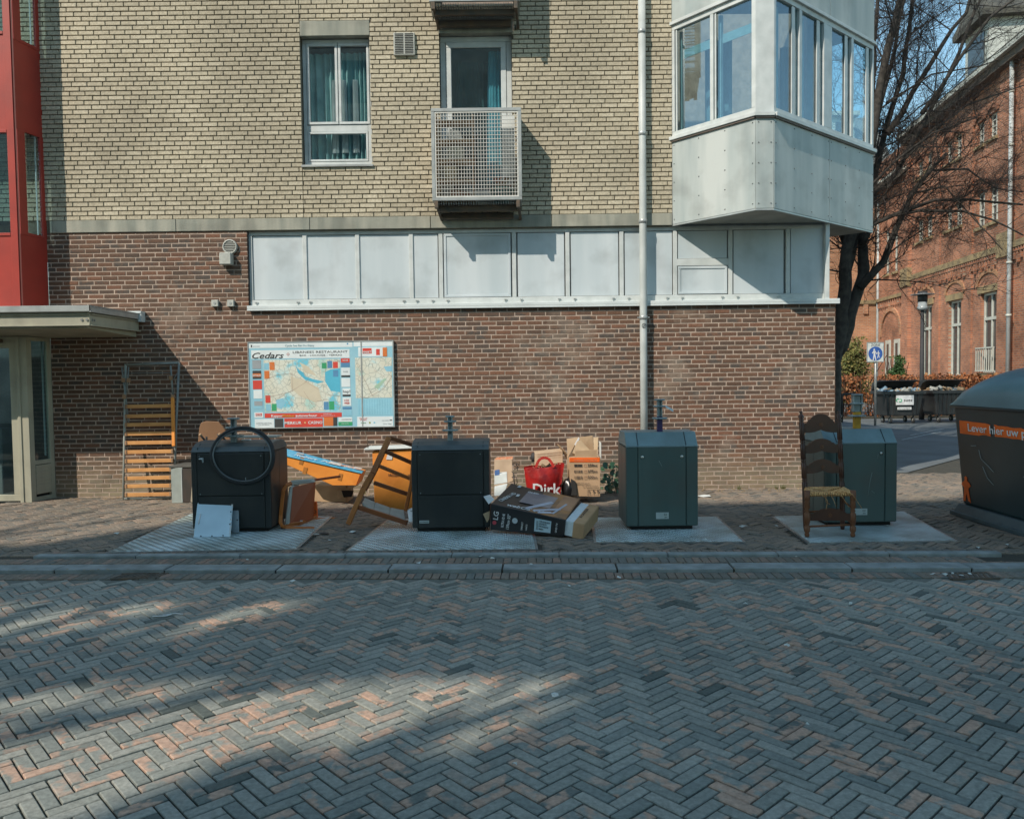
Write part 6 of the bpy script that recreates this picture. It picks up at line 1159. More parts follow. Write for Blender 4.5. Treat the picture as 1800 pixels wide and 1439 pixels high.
def fbox(mb, s0, s1, h0, h1, o0, o1, mi=0):   # box on the facade: along s, up h, out o
    mb.hexa([FP(s0, h0, o1), FP(s1, h0, o1), FP(s1, h0, o0), FP(s0, h0, o0), FP(s0, h1, o1), FP(s1, h1, o1), FP(s1, h1, o0), FP(s0, h1, o0)], mi)
holes = []; wins = []
def win(px0, px1, pyt, pyb, arch, kind):
    a = fpt(px0, (pyt+pyb)/2)[0]; b_ = fpt(px1, (pyt+pyb)/2)[0]; pc = (px0+px1)/2; h1 = fpt(pc, pyt)[1]; h0 = fpt(pc, pyb)[1]; s0, s1 = min(a, b_), max(a, b_); holes.append((s0, s1, h0, h1)); wins.append((s0, s1, h0, h1, arch, kind))
for q in ((1618, 1637.5, 537, 663, 0, 'tall'), (1667, 1689, 528, 661, 0, 'tall'), (1723.6, 1751, 514, 655, 0, 'tall'), (1611.5, 1622, 386, 425, 1, 'small'), (1627, 1638.5, 378, 416, 1, 'small'), (1662, 1673, 364, 404, 1, 'small'), (1678, 1691, 356, 397, 1, 'small'), (1716.5, 1731, 338, 399, 1, 'small'), (1738, 1754.5, 328, 389, 1, 'small'),
          (1612, 1622, 284, 312, 1, 'small'), (1628, 1638, 268, 297, 1, 'small'), (1662, 1673, 248, 288, 1, 'small'), (1679, 1690, 236, 278, 1, 'small'), (1717, 1730, 214, 256, 1, 'small'), (1738, 1753, 198, 242, 1, 'small'),
          (1555, 1563, 404, 482, 1, 'tall'), (1570, 1578, 398, 477, 1, 'tall')): win(*q)
for s_, w_ in ((11.6, 1.2), (13.3, 1.2)):
    for (h0, h1, ar, kd) in ((1.6, 4.8, 0, 'tall'), (7.3, 8.7, 1, 'small'), (10.4, 11.5, 1, 'small')): holes.append((s_, s_+w_, h0, h1)); wins.append((s_, s_+w_, h0, h1, ar, kd))
rs = [(S0, S1, 0, hE)]
for h in holes: rs = rsub(rs, h)
mb = MB()
for q in rs: fbox(mb, *q, -.35, 0)
mb.box(*(0, 0, 0, 0, 0, 0)) if False else None
mb.build('wall', sb1, SCH)
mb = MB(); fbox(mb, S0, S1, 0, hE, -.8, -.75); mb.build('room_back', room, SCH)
for (s0, s1, h0, h1, ar, kd) in wins:
    wd = s1-s0; t = .09 if kd == 'tall' else .06; mb = MB(); fbox(mb, s0, s1, h0, h0+t, -.22, -.12); fbox(mb, s0, s1, h1-t, h1, -.22, -.12); fbox(mb, s0, s0+t, h0+t, h1-t, -.221, -.121); fbox(mb, s1-t, s1, h0+t, h1-t, -.221, -.121)
    if kd == 'tall': fbox(mb, (s0+s1)/2-.04, (s0+s1)/2+.04, h0+t, h1-t, -.20, -.125); hz = h0+(h1-h0)*.68; fbox(mb, s0+t, s1-t, hz-.06, hz+.06, -.21, -.115); fbox(mb, s0-.06, s1+.06, h0-.0, h1, -.30, -.23)
    else:
        fbox(mb, (s0+s1)/2-.025, (s0+s1)/2+.025, h0+t, h1-t, -.20, -.125)
        for k in (1, 2, 3): hz = h0+(h1-h0)*k/4; fbox(mb, s0+t, s1-t, hz-.02, hz+.02, -.195, -.13)
    f_ = mb.build('window', wfr, SCH); mb = MB(); fbox(mb, s0+t*.5, s1-t*.5, h0+t*.5, h1-t*.5, -.20, -.17); mb.build('pane', gdk, f_)
    mb = MB(); fbox(mb, s0-.08, s1+.08, h0-.13, h0-.01, -.1, .09); mb.build('sill', sand, f_)
    if kd == 'tall' and s0 > 0:
        mb = MB(); fbox(mb, s0-.2, s1+.2, h1+.01, h1+.28, -.1, .06); mb.build('lintel', sand, f_)
        mb = MB(); N = 10; c_ = (s0+s1)/2; rx_, rz_ = wd/2+.22, wd*.36
        for k in range(N): a0, a1 = pi*k/N, pi*(k+1)/N; P_4 = [(c_-cos(a)*(rx_+r_), h1+.29+sin(a)*(rz_+r_)) for a, r_ in ((a0, 0), (a1, 0), (a1, .16), (a0, .16))]; q4 = [FP(*p, .05) for p in P_4]; q5 = [FP(*p, -.02) for p in P_4]; mb.hexa(q5+q4)
        mb.build('arch', mat('arch_brick', (.40, .22, .12), (.3, .15, .08), s=9, rough=.9), f_)
    elif ar:
        mb = MB(); N = 8; c_ = (s0+s1)/2; rx_ = wd/2+.03
        for k in range(N): a0, a1 = pi*k/N, pi*(k+1)/N; P_4 = [(c_-cos(a)*(rx_*r_), h1-.05+sin(a)*(rx_*r_*.9)) for a, r_ in ((a0, .0), (a1, .0), (a1, 1), (a0, 1))]; q4 = [FP(*p, -.03) for p in P_4]; mb.quad([q4[0], q4[3], q4[2]])
        mb.build('arch_shade', gdk, f_) if False else None
        mb = MB()
        for k in range(N): a0, a1 = pi*k/N, pi*(k+1)/N; P_4 = [(c_-cos(a)*(rx_+r_), h1-.02+sin(a)*(rx_*.5+r_)) for a, r_ in ((a0, 0), (a1, 0), (a1, .14), (a0, .14))]; mb.hexa([FP(*p, -.02) for p in P_4]+[FP(*p, .07) for p in P_4])
        mb.build('arch', mat('arch_dark', (.16, .07, .04), (.22, .1, .06), s=9, rough=.9), f_)
# stone bands, corbels, pilasters
hB = fpt(1675, 466)[1]; mb = MB(); fbox(mb, .1, S1, hB-.10, hB+.10, -.02, .14); fbox(mb, .1, S1, hB+.101, hB+.16, -.02, .09); mb.build('stone_band', sand, SCH); print('band', hB, 'eave', hE)
k = 0
for i in range(58):
    s_ = .35+i*.25
    mb = MB(); fbox(mb, s_, s_+.12, hB-.52-(.14 if i % 2 else 0), hB-.28, -.02, .10); mb.build('corbel', sb1, SCH)
mb = MB()
for i in range(76): s_ = .3+i*.19; fbox(mb, s_, s_+.1, hB-.25, hB-.11, -.02, .12)
mb.build('dentil_course', sb1, SCH, kind='stuff')
for px_ in (1596, 1650, 1706, 1772, 1830):
    s_ = fpt(px_, 480)[0]; w_ = .45 if px_ in (1596, 1772) else .22; mb = MB(); fbox(mb, s_-w_, s_+w_, 0, hE-.35, -.02, .16 if w_ > .3 else .07); p_ = mb.build('pilaster', sb1, SCH)
    if w_ > .3: mb = MB(); fbox(mb, s_-w_-.05, s_+w_+.05, hB-.35, hB+.55, -.02, .22); mb.build('stone_block', sand, p_)
mb = MB(); fbox(mb, S0, .0, 5.45, 5.62, -.02, .15); mb.build('stone_band', sand, SCH)
for i in range(14): mb = MB(); s_ = S0+.3+i*.33; fbox(mb, s_, s_+.14, 5.1, 5.44, -.02, .1); mb.build('corbel', sb1, SCH)
s_ = fpt(1791, 300)[0]; mb = MB(); mb.tube([FP(s_, 0, .28), FP(s_, hE, .28)], .075, 8); mb.build('rainwater_pipe', mat('old_pipe', (.42, .45, .45), rough=.6), SCH)
for h_ in (1.5, 3.6, 5.5, 7.6, 9.7, 11.6): mb = MB(); mb.tube([FP(s_, h_, .28), FP(s_, h_+.08, .28)], .1, 8); mb.build('pipe_bracket', wfr, SCH)
# arched doorway niche on the near wing (orange brick) and balcony rail
mb = MB(); N = 10; a = fpt(1550, 610)[0]; b_ = fpt(1583, 610)[0]; hs = fpt(1566, 590)[1]; c_ = (a+b_)/2; rx_ = abs(b_-a)/2
for k in range(N): a0, a1 = pi*k/N, pi*(k+1)/N; P_4 = [(c_-cos(q)*(rx_+r_), hs+sin(q)*(rx_*.9+r_)) for q, r_ in ((a0, 0), (a1, 0), (a1, .22), (a0, .22))]; mb.hexa([FP(*p, -.02) for p in P_4]+[FP(*p, .08) for p in P_4])
mb.build('doorway_arch', sb2, SCH)
for pxa, pxb in ((1557, 1566), (1572, 1582)):
    a = fpt(pxa, 620)[0]; b_ = fpt(pxb, 620)[0]; h0, h1 = fpt(1568, 664)[1], fpt(1568, 597)[1]; mb = MB(); fbox(mb, a, b_, h0, h1, -.02, .03); f_ = mb.build('window', wfr, SCH); mb = MB(); fbox(mb, a+.25, b_-.25, h0+.2, h1-.2, .0, .04); mb.build('pane', gdk, f_)
s0, s1, h0, h1 = holes[2]; mb = MB(); fbox(mb, s0-.1, s1+.1, h0+.95, h0+1.0, .1, .16); fbox(mb, s0-.1, s1+.1, h0+.05, h0+.1, .1, .16)
for i in range(9): x = s0-.08+(s1-s0+.16)*i/8; fbox(mb, x-.015, x+.015, h0+.1, h0+.95, .11, .14)
mb.build('balcony_rail', wfr, SCH)
# eaves and roof
mb = MB(); fbox(mb, -.3, S1, hE-.35, hE-.05, -.3, .45); mb.build('eaves', rust, SCH); mb = MB(); fbox(mb, -.35, S1, hE-.05, hE+.12, -.3, .62); mb.build('gutter', wfr, SCH)
mb = MB(); mb.hexa([FP(-.3, hE+.1, .5), FP(S1, hE+.1, .5), FP(S1, hE+.1, -4), FP(-.3, hE+.1, -4), FP(-.3, hE+.2, .5), FP(S1, hE+.2, .5), FP(S1, hE+2.7, -3.6), FP(-.3, hE+2.7, -3.6)]); rf = mb.build('roof', slate, SCH)
sl = MB()
for r_ in range(24):
    u = r_/24; o = .5-4.1*u; h = hE+.22+2.5*u
    fbox(sl, -.3, S1, h, h+.03, o-.03, o+.03)
sl.build('slate_course', slate, rf, kind='stuff')
mb = MB(); fbox(mb, S0, -.3, 11.3, 11.6, -.3, .4); mb.build('eaves', rust, SCH); mb = MB(); fbox(mb, S0, -.3, 11.6, 11.75, -.3, .5); mb.build('gutter', wfr, SCH)
# dormer: white gabled, looking at us
sa, sb_ = fpt(1682, 110)[0], fpt(1782, 110)[0]; print('dormer', sa, sb_)
sd0, sd1 = 4.2, 6.4; hD = hE+.3
mb = MB(); fbox(mb, sd0, sd1, hD, hD+2.6, -3.2, -.7); dm_ = mb.build('dormer', mat('dormer_white', (.50, .52, .48), (.4, .42, .38), s=2, rough=.7), SCH)
mb = MB(); fbox(mb, sd0+.35, sd1-.35, hD+.5, hD+2.2, -.72, -.66); mb.build('dormer_window', gdk, dm_)
mb = MB(); fbox(mb, sd0-.35, sd1+.35, hD+2.6, hD+2.85, -3.4, -.3); mb.hexa([FP(sd0-.35, hD+2.851, -.3), FP(sd1+.35, hD+2.851, -.3), FP(sd1+.35, hD+2.851, -3.4), FP(sd0-.35, hD+2.851, -3.4), FP((sd0+sd1)/2-.05, hD+3.9, -.5), FP((sd0+sd1)/2+.05, hD+3.9, -.5), FP((sd0+sd1)/2+.05, hD+3.9, -3.4), FP((sd0+sd1)/2-.05, hD+3.9, -3.4)]); mb.build('dormer_roof', slate, dm_)
mb = MB(); fbox(mb, -1.9, -.9, hE-1, hE+1.0, -2.6, -1.6); mb.build('chimney', mat('chimney_orange', (.45, .22, .08), (.3, .14, .05), s=4, rough=.9), SCH)
# frontal wing behind the tree
wy = 44.4; XC = 20.35
mb = MB(); mb.box(8, XC, wy, wy+6, 0, 11.3); wg = mb.build('wing_wall', sb2, SCH)
mb = MB(); mb.box(8, XC+.1, wy-.12, wy+.01, 5.4, 5.6); mb.build('stone_band', sand, SCH)
for i in range(12): mb = MB(); x = XC-.8-i*.85; mb.box(x, x+.25, wy-.1, wy+.01, 4.85, 5.39); mb.build('corbel', sb2, SCH)
mb = MB(); mb.tube([(XC-.05, wy-.15, 0), (XC-.05, wy-.15, 11)], .07, 8); mb.build('rainwater_pipe', MATS['old_pipe'], SCH)
mb = MB(); mb.hexa([(8, wy-.5, 11.3), (XC+1.5, wy-.5, 11.3), (XC+1.5, wy+9, 11.3), (8, wy+9, 11.3), (8, wy+4.2, 16.9), (XC+1.5, wy+4.2, 16.9), (XC+1.5, wy+4.6, 16.9), (8, wy+4.6, 16.9)]); mb.build('wing_roof', tile_r, SCH)
mb = MB(); mb.box(XC-1.6, XC-.3, wy+2.4, wy+4, 14.6, 16.4); d2 = mb.build('dormer', MATS['dormer_white'], SCH); mb = MB(); mb.box(XC-1.4, XC-.5, wy+2.36, wy+2.41, 14.9, 16.1); mb.build('dormer_window', gdk, d2); mb = MB(); mb.box(XC-1.8, XC-.1, wy+2.1, wy+4.2, 16.41, 16.65); mb.build('dormer_roof', wfr, d2)
mb = MB(); mb.lathe([(.12, 0), (.07, .5), (.16, .7), (.04, .9), (.02, 1.5)], (XC-1.2, wy+4.4, 16.9), 8); mb.build('finial', wfr, SCH)
# ---------------------------------------------------------------- ground beyond, hedge, shrubs
def leaves(name, boxes, n, sz, m, parent=None, seed=1, kind=None):
    rr = random.Random(seed); mb = MB()
    for i in range(n):
        x0, x1, y0, y1, z0, z1 = boxes[rr.randrange(len(boxes))]; p = V((rr.uniform(x0, x1), rr.uniform(y0, y1), rr.uniform(z0, z1))); 
        if NZ.noise(p*1.3) < -.28: continue
        a = V((rr.gauss(0, 1), rr.gauss(0, 1), rr.gauss(0, 1))).normalized(); b = a.orthogonal().normalized(); b = (b*cos(1)+a.cross(b)*sin(rr.uniform(0, 6))).normalized(); s_ = sz*rr.uniform(.5, 1.2); mb.quad([p, p+a*s_*.5+b*s_*.35, p+a*s_, p+a*s_*.5-b*s_*.35])
    return mb.build(name, m, parent, kind=kind)
HG = thing('hedge', 'russet beech hedge keeping last year\'s leaves behind the wheeled bins', 'hedge', (15, 29.5, 0))
leafo = brickmat('beech_leaf', [(0, (.24, .08, .03)), (.4, (.38, .14, .05)), (.75, (.14, .055, .03)), (1, (.42, .22, .10))], rough=.8, bump=0); leafg = brickmat('shrub_leaf', [(0, (.10, .12, .03)), (.4, (.17, .15, .045)), (.75, (.06, .08, .025)), (1, (.26, .20, .07))], rough=.7, bump=0); leafd = brickmat('evergreen_leaf', [(0, (.03, .07, .02)), (.6, (.05, .11, .03)), (1, (.08, .14, .05))], rough=.6, bump=0)
HB = [(10, 27, 28.6, 29.6, .55, 1.5)]*5+[(10, 27, 28.5, 29.7, .05, .9)]
leaves('leaves', HB, 26000, .13, leafo, HG, 2)
mb = MB(); rr = random.Random(3)
for i in range(500): x = rr.uniform(10, 26); p = V((x, rr.uniform(28.6, 29.5), 0)); mb.tube([p, p+V((rr.uniform(-.2, .2), rr.uniform(-.2, .2), rr.uniform(.7, 1.6)))], .012, 3, cap=False)
mb.build('stem', mat('stem_brown', (.06, .04, .03), rough=.9), HG)
def shrub(name, lb, px0, px1, py0, py1, Y, m, n, sz, seed):
    a, b_ = at(px0, py1, Y), at(px1, py0, Y); t = thing(name, lb, 'shrub', ((a.x+b_.x)/2, Y, 0)); w_ = b_.x-a.x; leaves('leaves', [(a.x+w_*.15, b_.x-w_*.15, Y-.5, Y+.5, .4, b_.z), (a.x, b_.x, Y-.5, Y+.5, .6, b_.z*.8), (a.x+w_*.3, b_.x-w_*.2, Y-.4, Y+.4, b_.z*.6, b_.z*1.08)], n, sz, m, t, seed)
    mb = MB(); rr = random.Random(seed)
    for i in range(30): p = V(((a.x+b_.x)/2+rr.gauss(0, w_*.12), Y, 0)); mb.tube([p, p+V((rr.gauss(0, w_*.25), rr.uniform(-.3, .3), b_.z*rr.uniform(.6, 1.05)))], .015, 4, cap=False)
    mb.build('stem', MATS['stem_brown'], t)
shrub('yellow_shrub', 'loose yellow-green shrub behind the hedge beside the wall corner', 1462, 1530, 603, 665, 31.5, leafg, 5500, .11, 4); shrub('green_shrub', 'dark green shrub below the arched windows behind the hedge', 1556, 1588, 632, 668, 36, leafd, 3500, .12, 5)
mb = MB(); mb.box(8, 34, 28.3, 30.2, -.045, .04); struct(mb.build('planting_bed', soil)); 
mb = MB(); mb.tube([at(1476, 700, 27.8), at(1476, 600, 27.8)], .0, 4) if False else None
# ---------------------------------------------------------------- wheeled bins
bk = mat('bin_black', (.020, .022, .024), (.035, .036, .036), s=3, rough=.5)
def wbin(lb, px0, px1, pyb, pyt, logo):
    p0, p1 = gnd(px0, pyb), gnd(px1, pyb); Y = (p0.y+p1.y)/2; X0, X1 = p0.x, p1.x; H = at((px0+px1)/2, pyt, Y).z; t = thing('wheeled_bin', lb, 'bin', ((X0+X1)/2, Y, 0), 'wheeled bins in front of the hedge'); D = .95; hb = .98
    mb = MB(); mb.hexa([(X0+.14, Y+.08, .24), (X1-.14, Y+.08, .24), (X1-.14, Y+D-.1, .24), (X0+.14, Y+D-.1, .24), (X0+.02, Y, hb), (X1-.02, Y, hb), (X1-.02, Y+D, hb), (X0+.02, Y+D, hb)]); mb.build('body', bk, t, bevel=.02)
    mb = MB(); mb.box(X0-.03, X1+.03, Y-.05, Y-.01, hb-.05, hb+.05); mb.box(X0-.03, X0+.03, Y-.0095, Y+D, hb-.05, hb+.05); mb.box(X1-.03, X1+.03, Y-.0095, Y+D, hb-.05, hb+.05); mb.box(X0+.0305, X1-.0305, Y+D-.04, Y+D, hb-.05, hb+.05); mb.build('rim', bk, t, bevel=.01)
    mb = MB(); mb.prism([(0, 0), (.05, .26), (.25, .36), (.55, .38), (.6, .36), (.3, .28), (.04, .0)], (X0, Y+D+.02, hb+.02), (0, -1, 0), (0, 0, 1), (X1-X0, 0, 0)); mb.build('lid', bk, t)
    for xx in (X0+.25, X1-.3):
        for yy in (Y+.18, Y+D-.25):
            mb = MB(); mb.tube([(xx, yy, .1), (xx+.05, yy, .1)], .1, 14); wh = mb.build('wheel', ink, t); mb = MB(); mb.tube([(xx-.008, yy, .1), (xx+.058, yy, .1)], .045, 10); mb.build('hub', steel, wh); mb = MB(); mb.bar((xx+.025, yy, .12), (xx+.05, yy+.04, .25), .05, .03); mb.build('castor_fork', steel, t)
    for i in range(7): x = X0+.2+i*(X1-X0-.4)/6; mb = MB(); mb.bar((x, Y+.065, .3), (x, Y+.0-.008, .93), .03, .03); mb.build('rib', bk, t) if not logo or abs(i-3) > 1 else None
    rr = random.Random(logo+3)
    mb = MB()
    for i in range(60): p = V((rr.uniform(X0+.1, X1-.1), rr.uniform(Y+.05, Y+D-.1), hb+rr.uniform(-.05, .12))); mb.obox(p, rr.uniform(.05, .25), rr.uniform(.05, .2), rr.uniform(.02, .1), MX.Rotation(rr.uniform(-1, 1), 3, 'Y') @ MX.Rotation(rr.uniform(0, 3), 3, 'Z'), mi=rr.randrange(3))
    tag(mb.build('rubbish_heap', [card, mat('blue_bags', (.25, .38, .50), rough=.5), cush]), 'loose rubbish filling the ' + ('bin with the white sign' if logo else 'bin right of the white sign'), 'rubbish', kind='stuff')
    if logo:
        mb = MB(); xc = (X0+X1)/2-.02; z0, z1 = .60, .96; mb.box(xc-.06-.2, xc+.3, Y-.03, Y+.0, z0-.01, z1-.06); sg = mb.build('sign_plate', wink, t)
        text('suez', (xc-.02, Y-.032, z0+.10), (1, 0, 0), (0, 0, 1), .10, ink, sg, width=.28, bold=.01); sw = MB()
        for k in range(2): sw.tube([(xc-.21+.07*k+.05*cos(q), Y-.034, z0+.14+.05*sin(q)+.0) for q in [pi*(.2+i*.15)+(pi if k else 0) for i in range(9)]], .014, 5)
        sw.build('green_swirl', mat('logo_green', (.08, .42, .22), rough=.5), sg); mb = MB(); mb.box(xc-.2, xc+.24, Y+.0, Y+.02, .44, .52); lb2 = mb.build('label', wink, t); text('Amsterdam', (xc-.18, Y-.001, .46), (1, 0, 0), (0, 0, 1), .04, ink, lb2, width=.38)
wbin('black wheeled bin with a white logo sign, full of rubbish, beside the zone sign', 1551, 1629, 744, 678, 1); wbin('black wheeled bin full of bags, partly hidden by the domed container', 1636, 1712, 742, 680, 0)
# ---------------------------------------------------------------- zone sign, lamp, bicycle stand
Ys = 24.5; pz = at(1540, 700, Ys); SGN = thing('zone_sign', 'white pedestrian zone sign on a thin grey pole behind the rightmost green container', 'road sign', (pz.x, Ys, 0))
mb = MB(); mb.tube([(pz.x, Ys+.05, 0), (pz.x, Ys+.05, at(1538, 603, Ys).z)], .035, 10); mb.build('pole', steel, SGN)
a, b_ = at(1523.5, 636.5, Ys), at(1554, 601, Ys); mb = MB(); mb.box(a.x, b_.x, Ys-.0, Ys+.02, a.z, b_.z); sp_ = mb.build('sign_plate', mat('sign_white', (.62, .64, .62), rough=.4), SGN, bevel=.01); mb = MB(); fr(mb, a.x, b_.x, a.z, b_.z, Ys-.006, Ys+.001, .02); mb.build('sign_edge', steel, SGN)
c = V(((a.x+b_.x)/2, Ys-.004, a.z+.26)); mb = MB(); mb.lathe([(.215, 0), (.215, .004)], tuple(c), 28, M=M_y); bd_ = mb.build('blue_disc', mat('sign_blue', (.03, .10, .38), rough=.4), SGN)
def man(x, s_):
    P1 = [(-.05, -.2), (-.02, -.2), (.01, -.06), (.04, -.19), (.07, -.18), (.035, -.02), (.03, .06), (.075, -.0), (.09, .02), (.03, .11), (-.02, .11), (-.07, .04), (-.055, .02), (-.02, .05), (-.02, -.04)]
    mb = MB(); o = c+V((x, -.006, -.02)); mb.prism([(p*s_, q*s_) for p, q in P1], o, (1, 0, 0), (0, 0, 1), (0, .001, 0)); mb.lathe([(.026*s_, 0), (.026*s_, .002)], tuple(o+V((.0, 0, .145*s_))), 10, M=M_y); mb.build('pedestrian_figure', wink, bd_)
man(-.04, 1.0); man(.085, .6); text('ZONE', (a.x+.13, Ys-.001, b_.z-.125), (1, 0, 0), (0, 0, 1), .075, ink, sp_, width=.28)
Yl = 27.3; pl_ = at(1621, 600, Yl); LM = thing('street_lamp', 'dark street lamp with a flat disc shade in front of the old brick building', 'street lamp', (pl_.x, Yl, 0)); hl = at(1621, 545, Yl).z; ht = at(1621, 512, Yl).z
mb = MB(); mb.tube([(pl_.x, Yl, 0), (pl_.x, Yl, 1.2), (pl_.x, Yl, hl)], [.09, .075, .06], 10); mb.build('pole', ink, LM); mb = MB(); mb.lathe([(.06, 0), (.16, .04), (.17, .12), (.15, .14), (.14, .3)], (pl_.x, Yl, hl-.02), 14); mb.build('lamp_glass', mat('lamp_grey', (.30, .33, .34), rough=.3), LM)
mb = MB(); mb.lathe([(.15, 0), (.16, .1), (.15, ht-hl-.28)], (pl_.x, Yl, hl+.28), 14); mb.build('lamp_head', ink, LM); mb = MB(); mb.lathe([(.12, -.01), (.38, 0), (.38, .015), (.1, .05)], (pl_.x, Yl, ht-.12), 24); mb.build('disc_shade', mat('shade_grey', (.25, .27, .28), rough=.5), LM)
BR = thing('bicycle_stand', 'black tube stand in front of the hedge at the wall corner', 'stand', gnd(1491, 745)); Yb_ = 21; mb = MB(); mb.tube([at(*p, Yb_) for p in ((1480, 742), (1480, 696), (1483, 693), (1500, 692), (1503, 694), (1503, 742))], .03, 8); mb.tube([at(1481, 711, Yb_), at(1502, 711, Yb_)], .02, 6); mb.build('hoop', ink, BR)
# ---------------------------------------------------------------- bare tree behind the corner
YT = 17.5; TR = thing('bare_tree', 'large bare tree with many forking limbs rising behind the bay window', 'tree', at(1462, 790, YT)); TR.location.z = 0
bark = mat('bark', (.03, .027, .024), (.06, .053, .045), s=10, rough=.95, bump=.6, bs=40); twg = mat('twig_bark', (.028, .022, .02), rough=.9)
tr_m = MB(); br_m = MB(); tw_m = MB(); rr = random.Random(21)
limbs = [  # (points in the photograph, depth offset, start and end radius)
 ([(1458, 800), (1462, 700), (1466, 640), (1473, 590), (1480, 545), (1487, 500), (1490, 440), (1500, 380), (1520, 300), (1540, 210), (1556, 120), (1570, 40), (1590, -60)], 0, .30, .09),
 ([(1470, 620), (1484, 590), (1500, 555), (1512, 510), (1515, 470), (1517, 430)], .1, .22, .15),
 ([(1515, 480), (1520, 400), (1548, 300), (1560, 220), (1590, 130), (1600, 60), (1612, -50)], .4, .13, .05),
 ([(1512, 505), (1545, 460), (1575, 400), (1606, 340), (1640, 300), (1665, 270)], -.3, .13, .05),
 ([(1517, 430), (1540, 395), (1580, 375), (1640, 355), (1700, 350), (1800, 358)], -.5, .09, .03), ([(1575, 378), (1620, 370), (1690, 373), (1740, 390), (1800, 412)], -.8, .06, .02),
 ([(1488, 480), (1500, 440), (1510, 390), (1530, 345), (1575, 300), (1620, 210), (1665, 130), (1700, 60), (1740, -30)], .3, .13, .04),
 ([(1560, 235), (1600, 165), (1650, 80), (1700, 20), (1720, -60)], .6, .10, .04), ([(1620, 200), (1680, 110), (1740, 30), (1800, -20)], -.6, .07, .03), ([(1580, 290), (1640, 230), (1700, 190), (1800, 150)], .4, .05, .02),
 ([(1535, 240), (1550, 170), (1575, 90), (1585, 0), (1590, -60)], .8, .09, .04), ([(1524, 290), (1532, 210), (1538, 120), (1545, 30), (1548, -60)], .5, .10, .05), ([(1517, 340), (1570, 280), (1640, 235), (1720, 205)], -.7, .05, .02), ([(1640, 300), (1700, 300), (1750, 330), (1800, 340)], -.4, .04, .015), ([(1606, 340), (1660, 330), (1720, 400), (1760, 440)], -.9, .035, .012), ([(1490, 440), (1460, 360), (1440, 250), (1430, 100)], 1.2, .10, .04), ([(1600, 60), (1680, 10), (1800, 15)], .2, .03, .01), ([(1560, 180), (1640, 130), (1720, 120), (1800, 90)], .1, .04, .012)]
def jit(pts, a): return [p+V((rr.gauss(0, a), rr.gauss(0, a), rr.gauss(0, a))) for p in pts]
seeds = []
for i, (pp_, dy, r0, r1) in enumerate(limbs):
    n = len(pp_); pts_ = [at(*p, YT+dy*(k/(n-1))+(0 if i < 2 else dy*.3)) for k, p in enumerate(pp_)]; pts_ = [pts_[0]]+jit(pts_[1:], .03)
    if i == 0: pts_[0].z = -.05
    q = []
    for a, b_ in zip(pts_[:-1], pts_[1:]): q += [a, a.lerp(b_, .5)+V((rr.gauss(0, .02), rr.gauss(0, .02), 0))]
    q.append(pts_[-1]); rad = [.7*r0+.7*(r1-r0)*(k/(len(q)-1))**.75 for k in range(len(q))]
    (tr_m if i < 2 else MB()) and None
    m_ = MB(); m_.tube(q, rad, 9); m_.build('trunk' if i == 0 else 'limb', bark, TR)
    for a, b_, r_ in zip(q[:-1], q[1:], rad):
        if a.z > 3.2: seeds.append((a, b_, r_))
def grow(p, d, L, r_, lev):
    pts_ = [p]; n = 5
    for k in range(n): d = (d+V((rr.gauss(0, .16), rr.gauss(0, .16), rr.gauss(.03, .14)))).normalized(); pts_.append(pts_[-1]+d*(L/n))
    (br_m if lev == 0 else tw_m).tube(pts_, [r_*(1-.8*k/n) for k in range(n+1)], 4 if lev == 0 else 3, cap=False, smooth=False)
    if lev < 3:
        for k in range(1, n+1):
            for _ in range(2 if lev < 2 else 1):
                if rr.random() < .78: ax = V((rr.gauss(0, 1), rr.gauss(0, .8), rr.gauss(0, 1))); nd = (d+ax.normalized()*.85).normalized(); grow(pts_[k], nd, L*rr.uniform(.38, .6), r_*.52, lev+1)
for a, b_, r_ in seeds:
    d = (b_-a).normalized(); L = (b_-a).length
    for _ in range(max(1, int(L/.6))):
        ax = V((rr.gauss(0, 1), rr.gauss(0, .7), rr.gauss(0, 1))).normalized(); grow(a.lerp(b_, rr.random()), (d*.9+ax*.9).normalized(), rr.uniform(1.0, 2.3), min(.02, r_*.35), 0)
print('twig faces', len(tw_m.f), len(br_m.f))
br_m.build('branches', bark, TR, kind='stuff'); tw_m.build('twigs', twg, TR, kind='stuff')
# ---------------------------------------------------------------- houses across the street (behind the camera): they shade the street
OP = thing('opposite_building', 'tall brick building across the street behind the viewer', 'building', (0, -12, 0)); sb3 = sbrick('opposite_brick', (1, 0, 0), (.55, .52, .46), (.48, .46, .41), (.6, .58, .52))
mb = MB(); mb.box(-32, -15.6, -24, -12, -.1, 18.7); mb.box(-15.6, -3.5, -24, -12, -.1, 19.5); mb.box(-3.5, 7, -24, -12.3, -.1, 17.2); mb.build('wall', sb3, OP); mb = MB(); mb.box(-14.6, -3.5, -22, -12.01, 19.51, 27.9); mb.build('upper_wall', sb3, OP)
for i in range(8):
    for k in range(5): mb = MB(); x = -30.5+i*3.3; z = 1.2+k*3.1; mb.box(x, x+1.4, -12.0, -11.93, z, z+1.8); mb.build('window', gdk, OP) if i % 1 == 0 else None
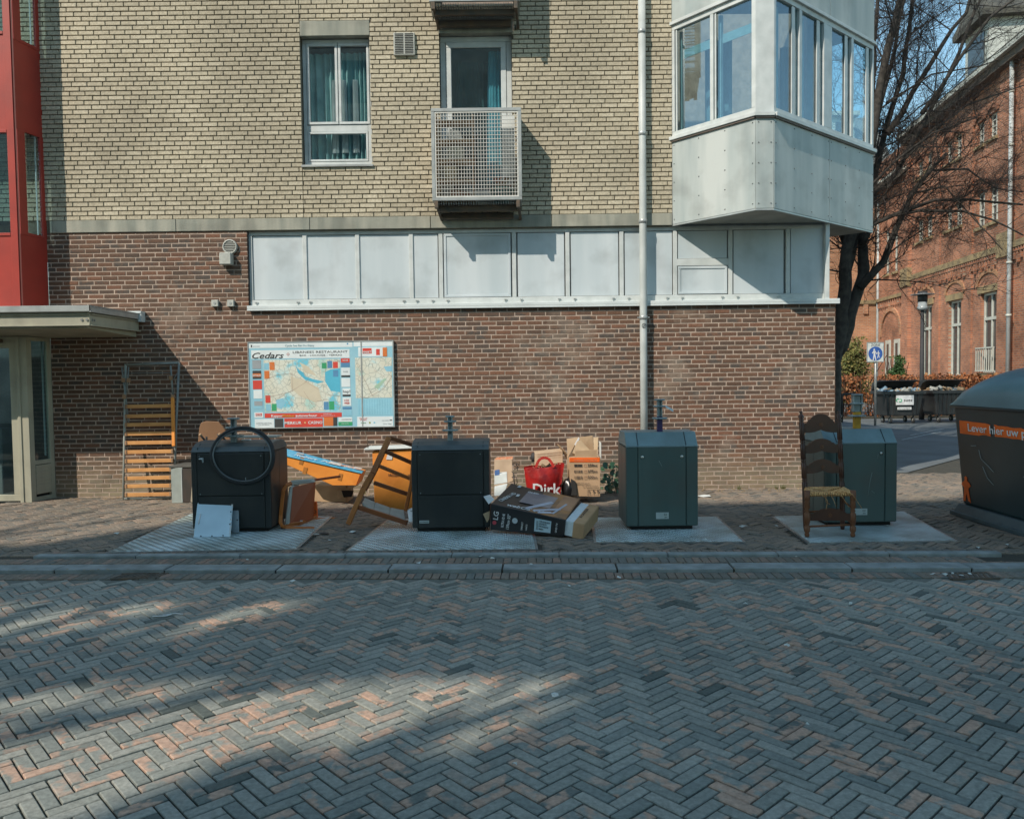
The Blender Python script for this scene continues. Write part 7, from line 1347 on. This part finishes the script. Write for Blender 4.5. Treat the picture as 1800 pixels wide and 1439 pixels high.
# added unseen screen over the lower roof; its gaps shape the sunlit patches
BB = thing('shade_screen', 'unseen screen on posts added over the lower roof across the street to shape sun patches', 'shade screen', (-20, -12, 19.5))
mb = MB(); mb.box(-23.6, -14.7, -12.3, -12.05, 22.9, 27.9); mb.box(-32, -23.61, -12.3, -12.05, 22.6, 25.3); mb.build('panel', mat('board_grey', (.4, .4, .4)), BB)
mb = MB(); mb.box(-32, -14.7, -12.4, -12.2, 21.0, 21.75); mb.box(-18.3, -14.65, -12.35, -12.15, 21.751, 22.899); mb.build('screen_bar', steel, BB)
for x in (-31, -26, -22.8, -19.2): mb = MB(); mb.box(x, x+.3, -12.3, -12.1, 18.65, 22.95); mb.build('post', steel, BB)
for x in (-25, -21.9): mb = MB(); mb.bar((x, -12.2, 22.9), (x+2.4, -12.2, 18.65), .22, .25, up=(0, 1, 0)); mb.build('brace', steel, BB)

# bare street tree on the far side, behind the viewer: its limbs streak the sunlit patches of the road
T2 = thing('street_tree', 'bare street tree across the street behind the viewer', 'tree', (-12.6, -6, 0)); rr = random.Random(5)
m_ = MB(); m_.tube([(-12.6, -6, -.05), (-12.7, -6, 4), (-12.9, -6.1, 8), (-13.3, -6, 12)], [.36, .3, .25, .18], 9); m_.build('trunk', bark, T2)
for i in range(15):
    z0 = rr.uniform(6.5, 12); dx = rr.uniform(-1, .8); L = rr.uniform(5, 9.5); p = V((-12.9, -6, z0)); d = V((dx, rr.uniform(-.3, .3), rr.uniform(.5, 1.1))).normalized(); q = [p]
    for k in range(5): d = (d+V((rr.gauss(0, .12), rr.gauss(0, .1), rr.gauss(0, .1)))).normalized(); q.append(q[-1]+d*L/5)
    m_ = MB(); m_.tube(q, [.15-.02*k for k in range(6)], 7); m_.build('limb', bark, T2)
    for k in range(2, 6):
        e = (d+V((rr.gauss(0, .7), 0, rr.gauss(0, .5)))).normalized(); m_ = MB(); m_.tube([q[k], q[k]+e*1.2, q[k]+e*2.2+V((0, 0, .4))], [.06, .045, .02], 5); m_.build('branch', bark, T2)
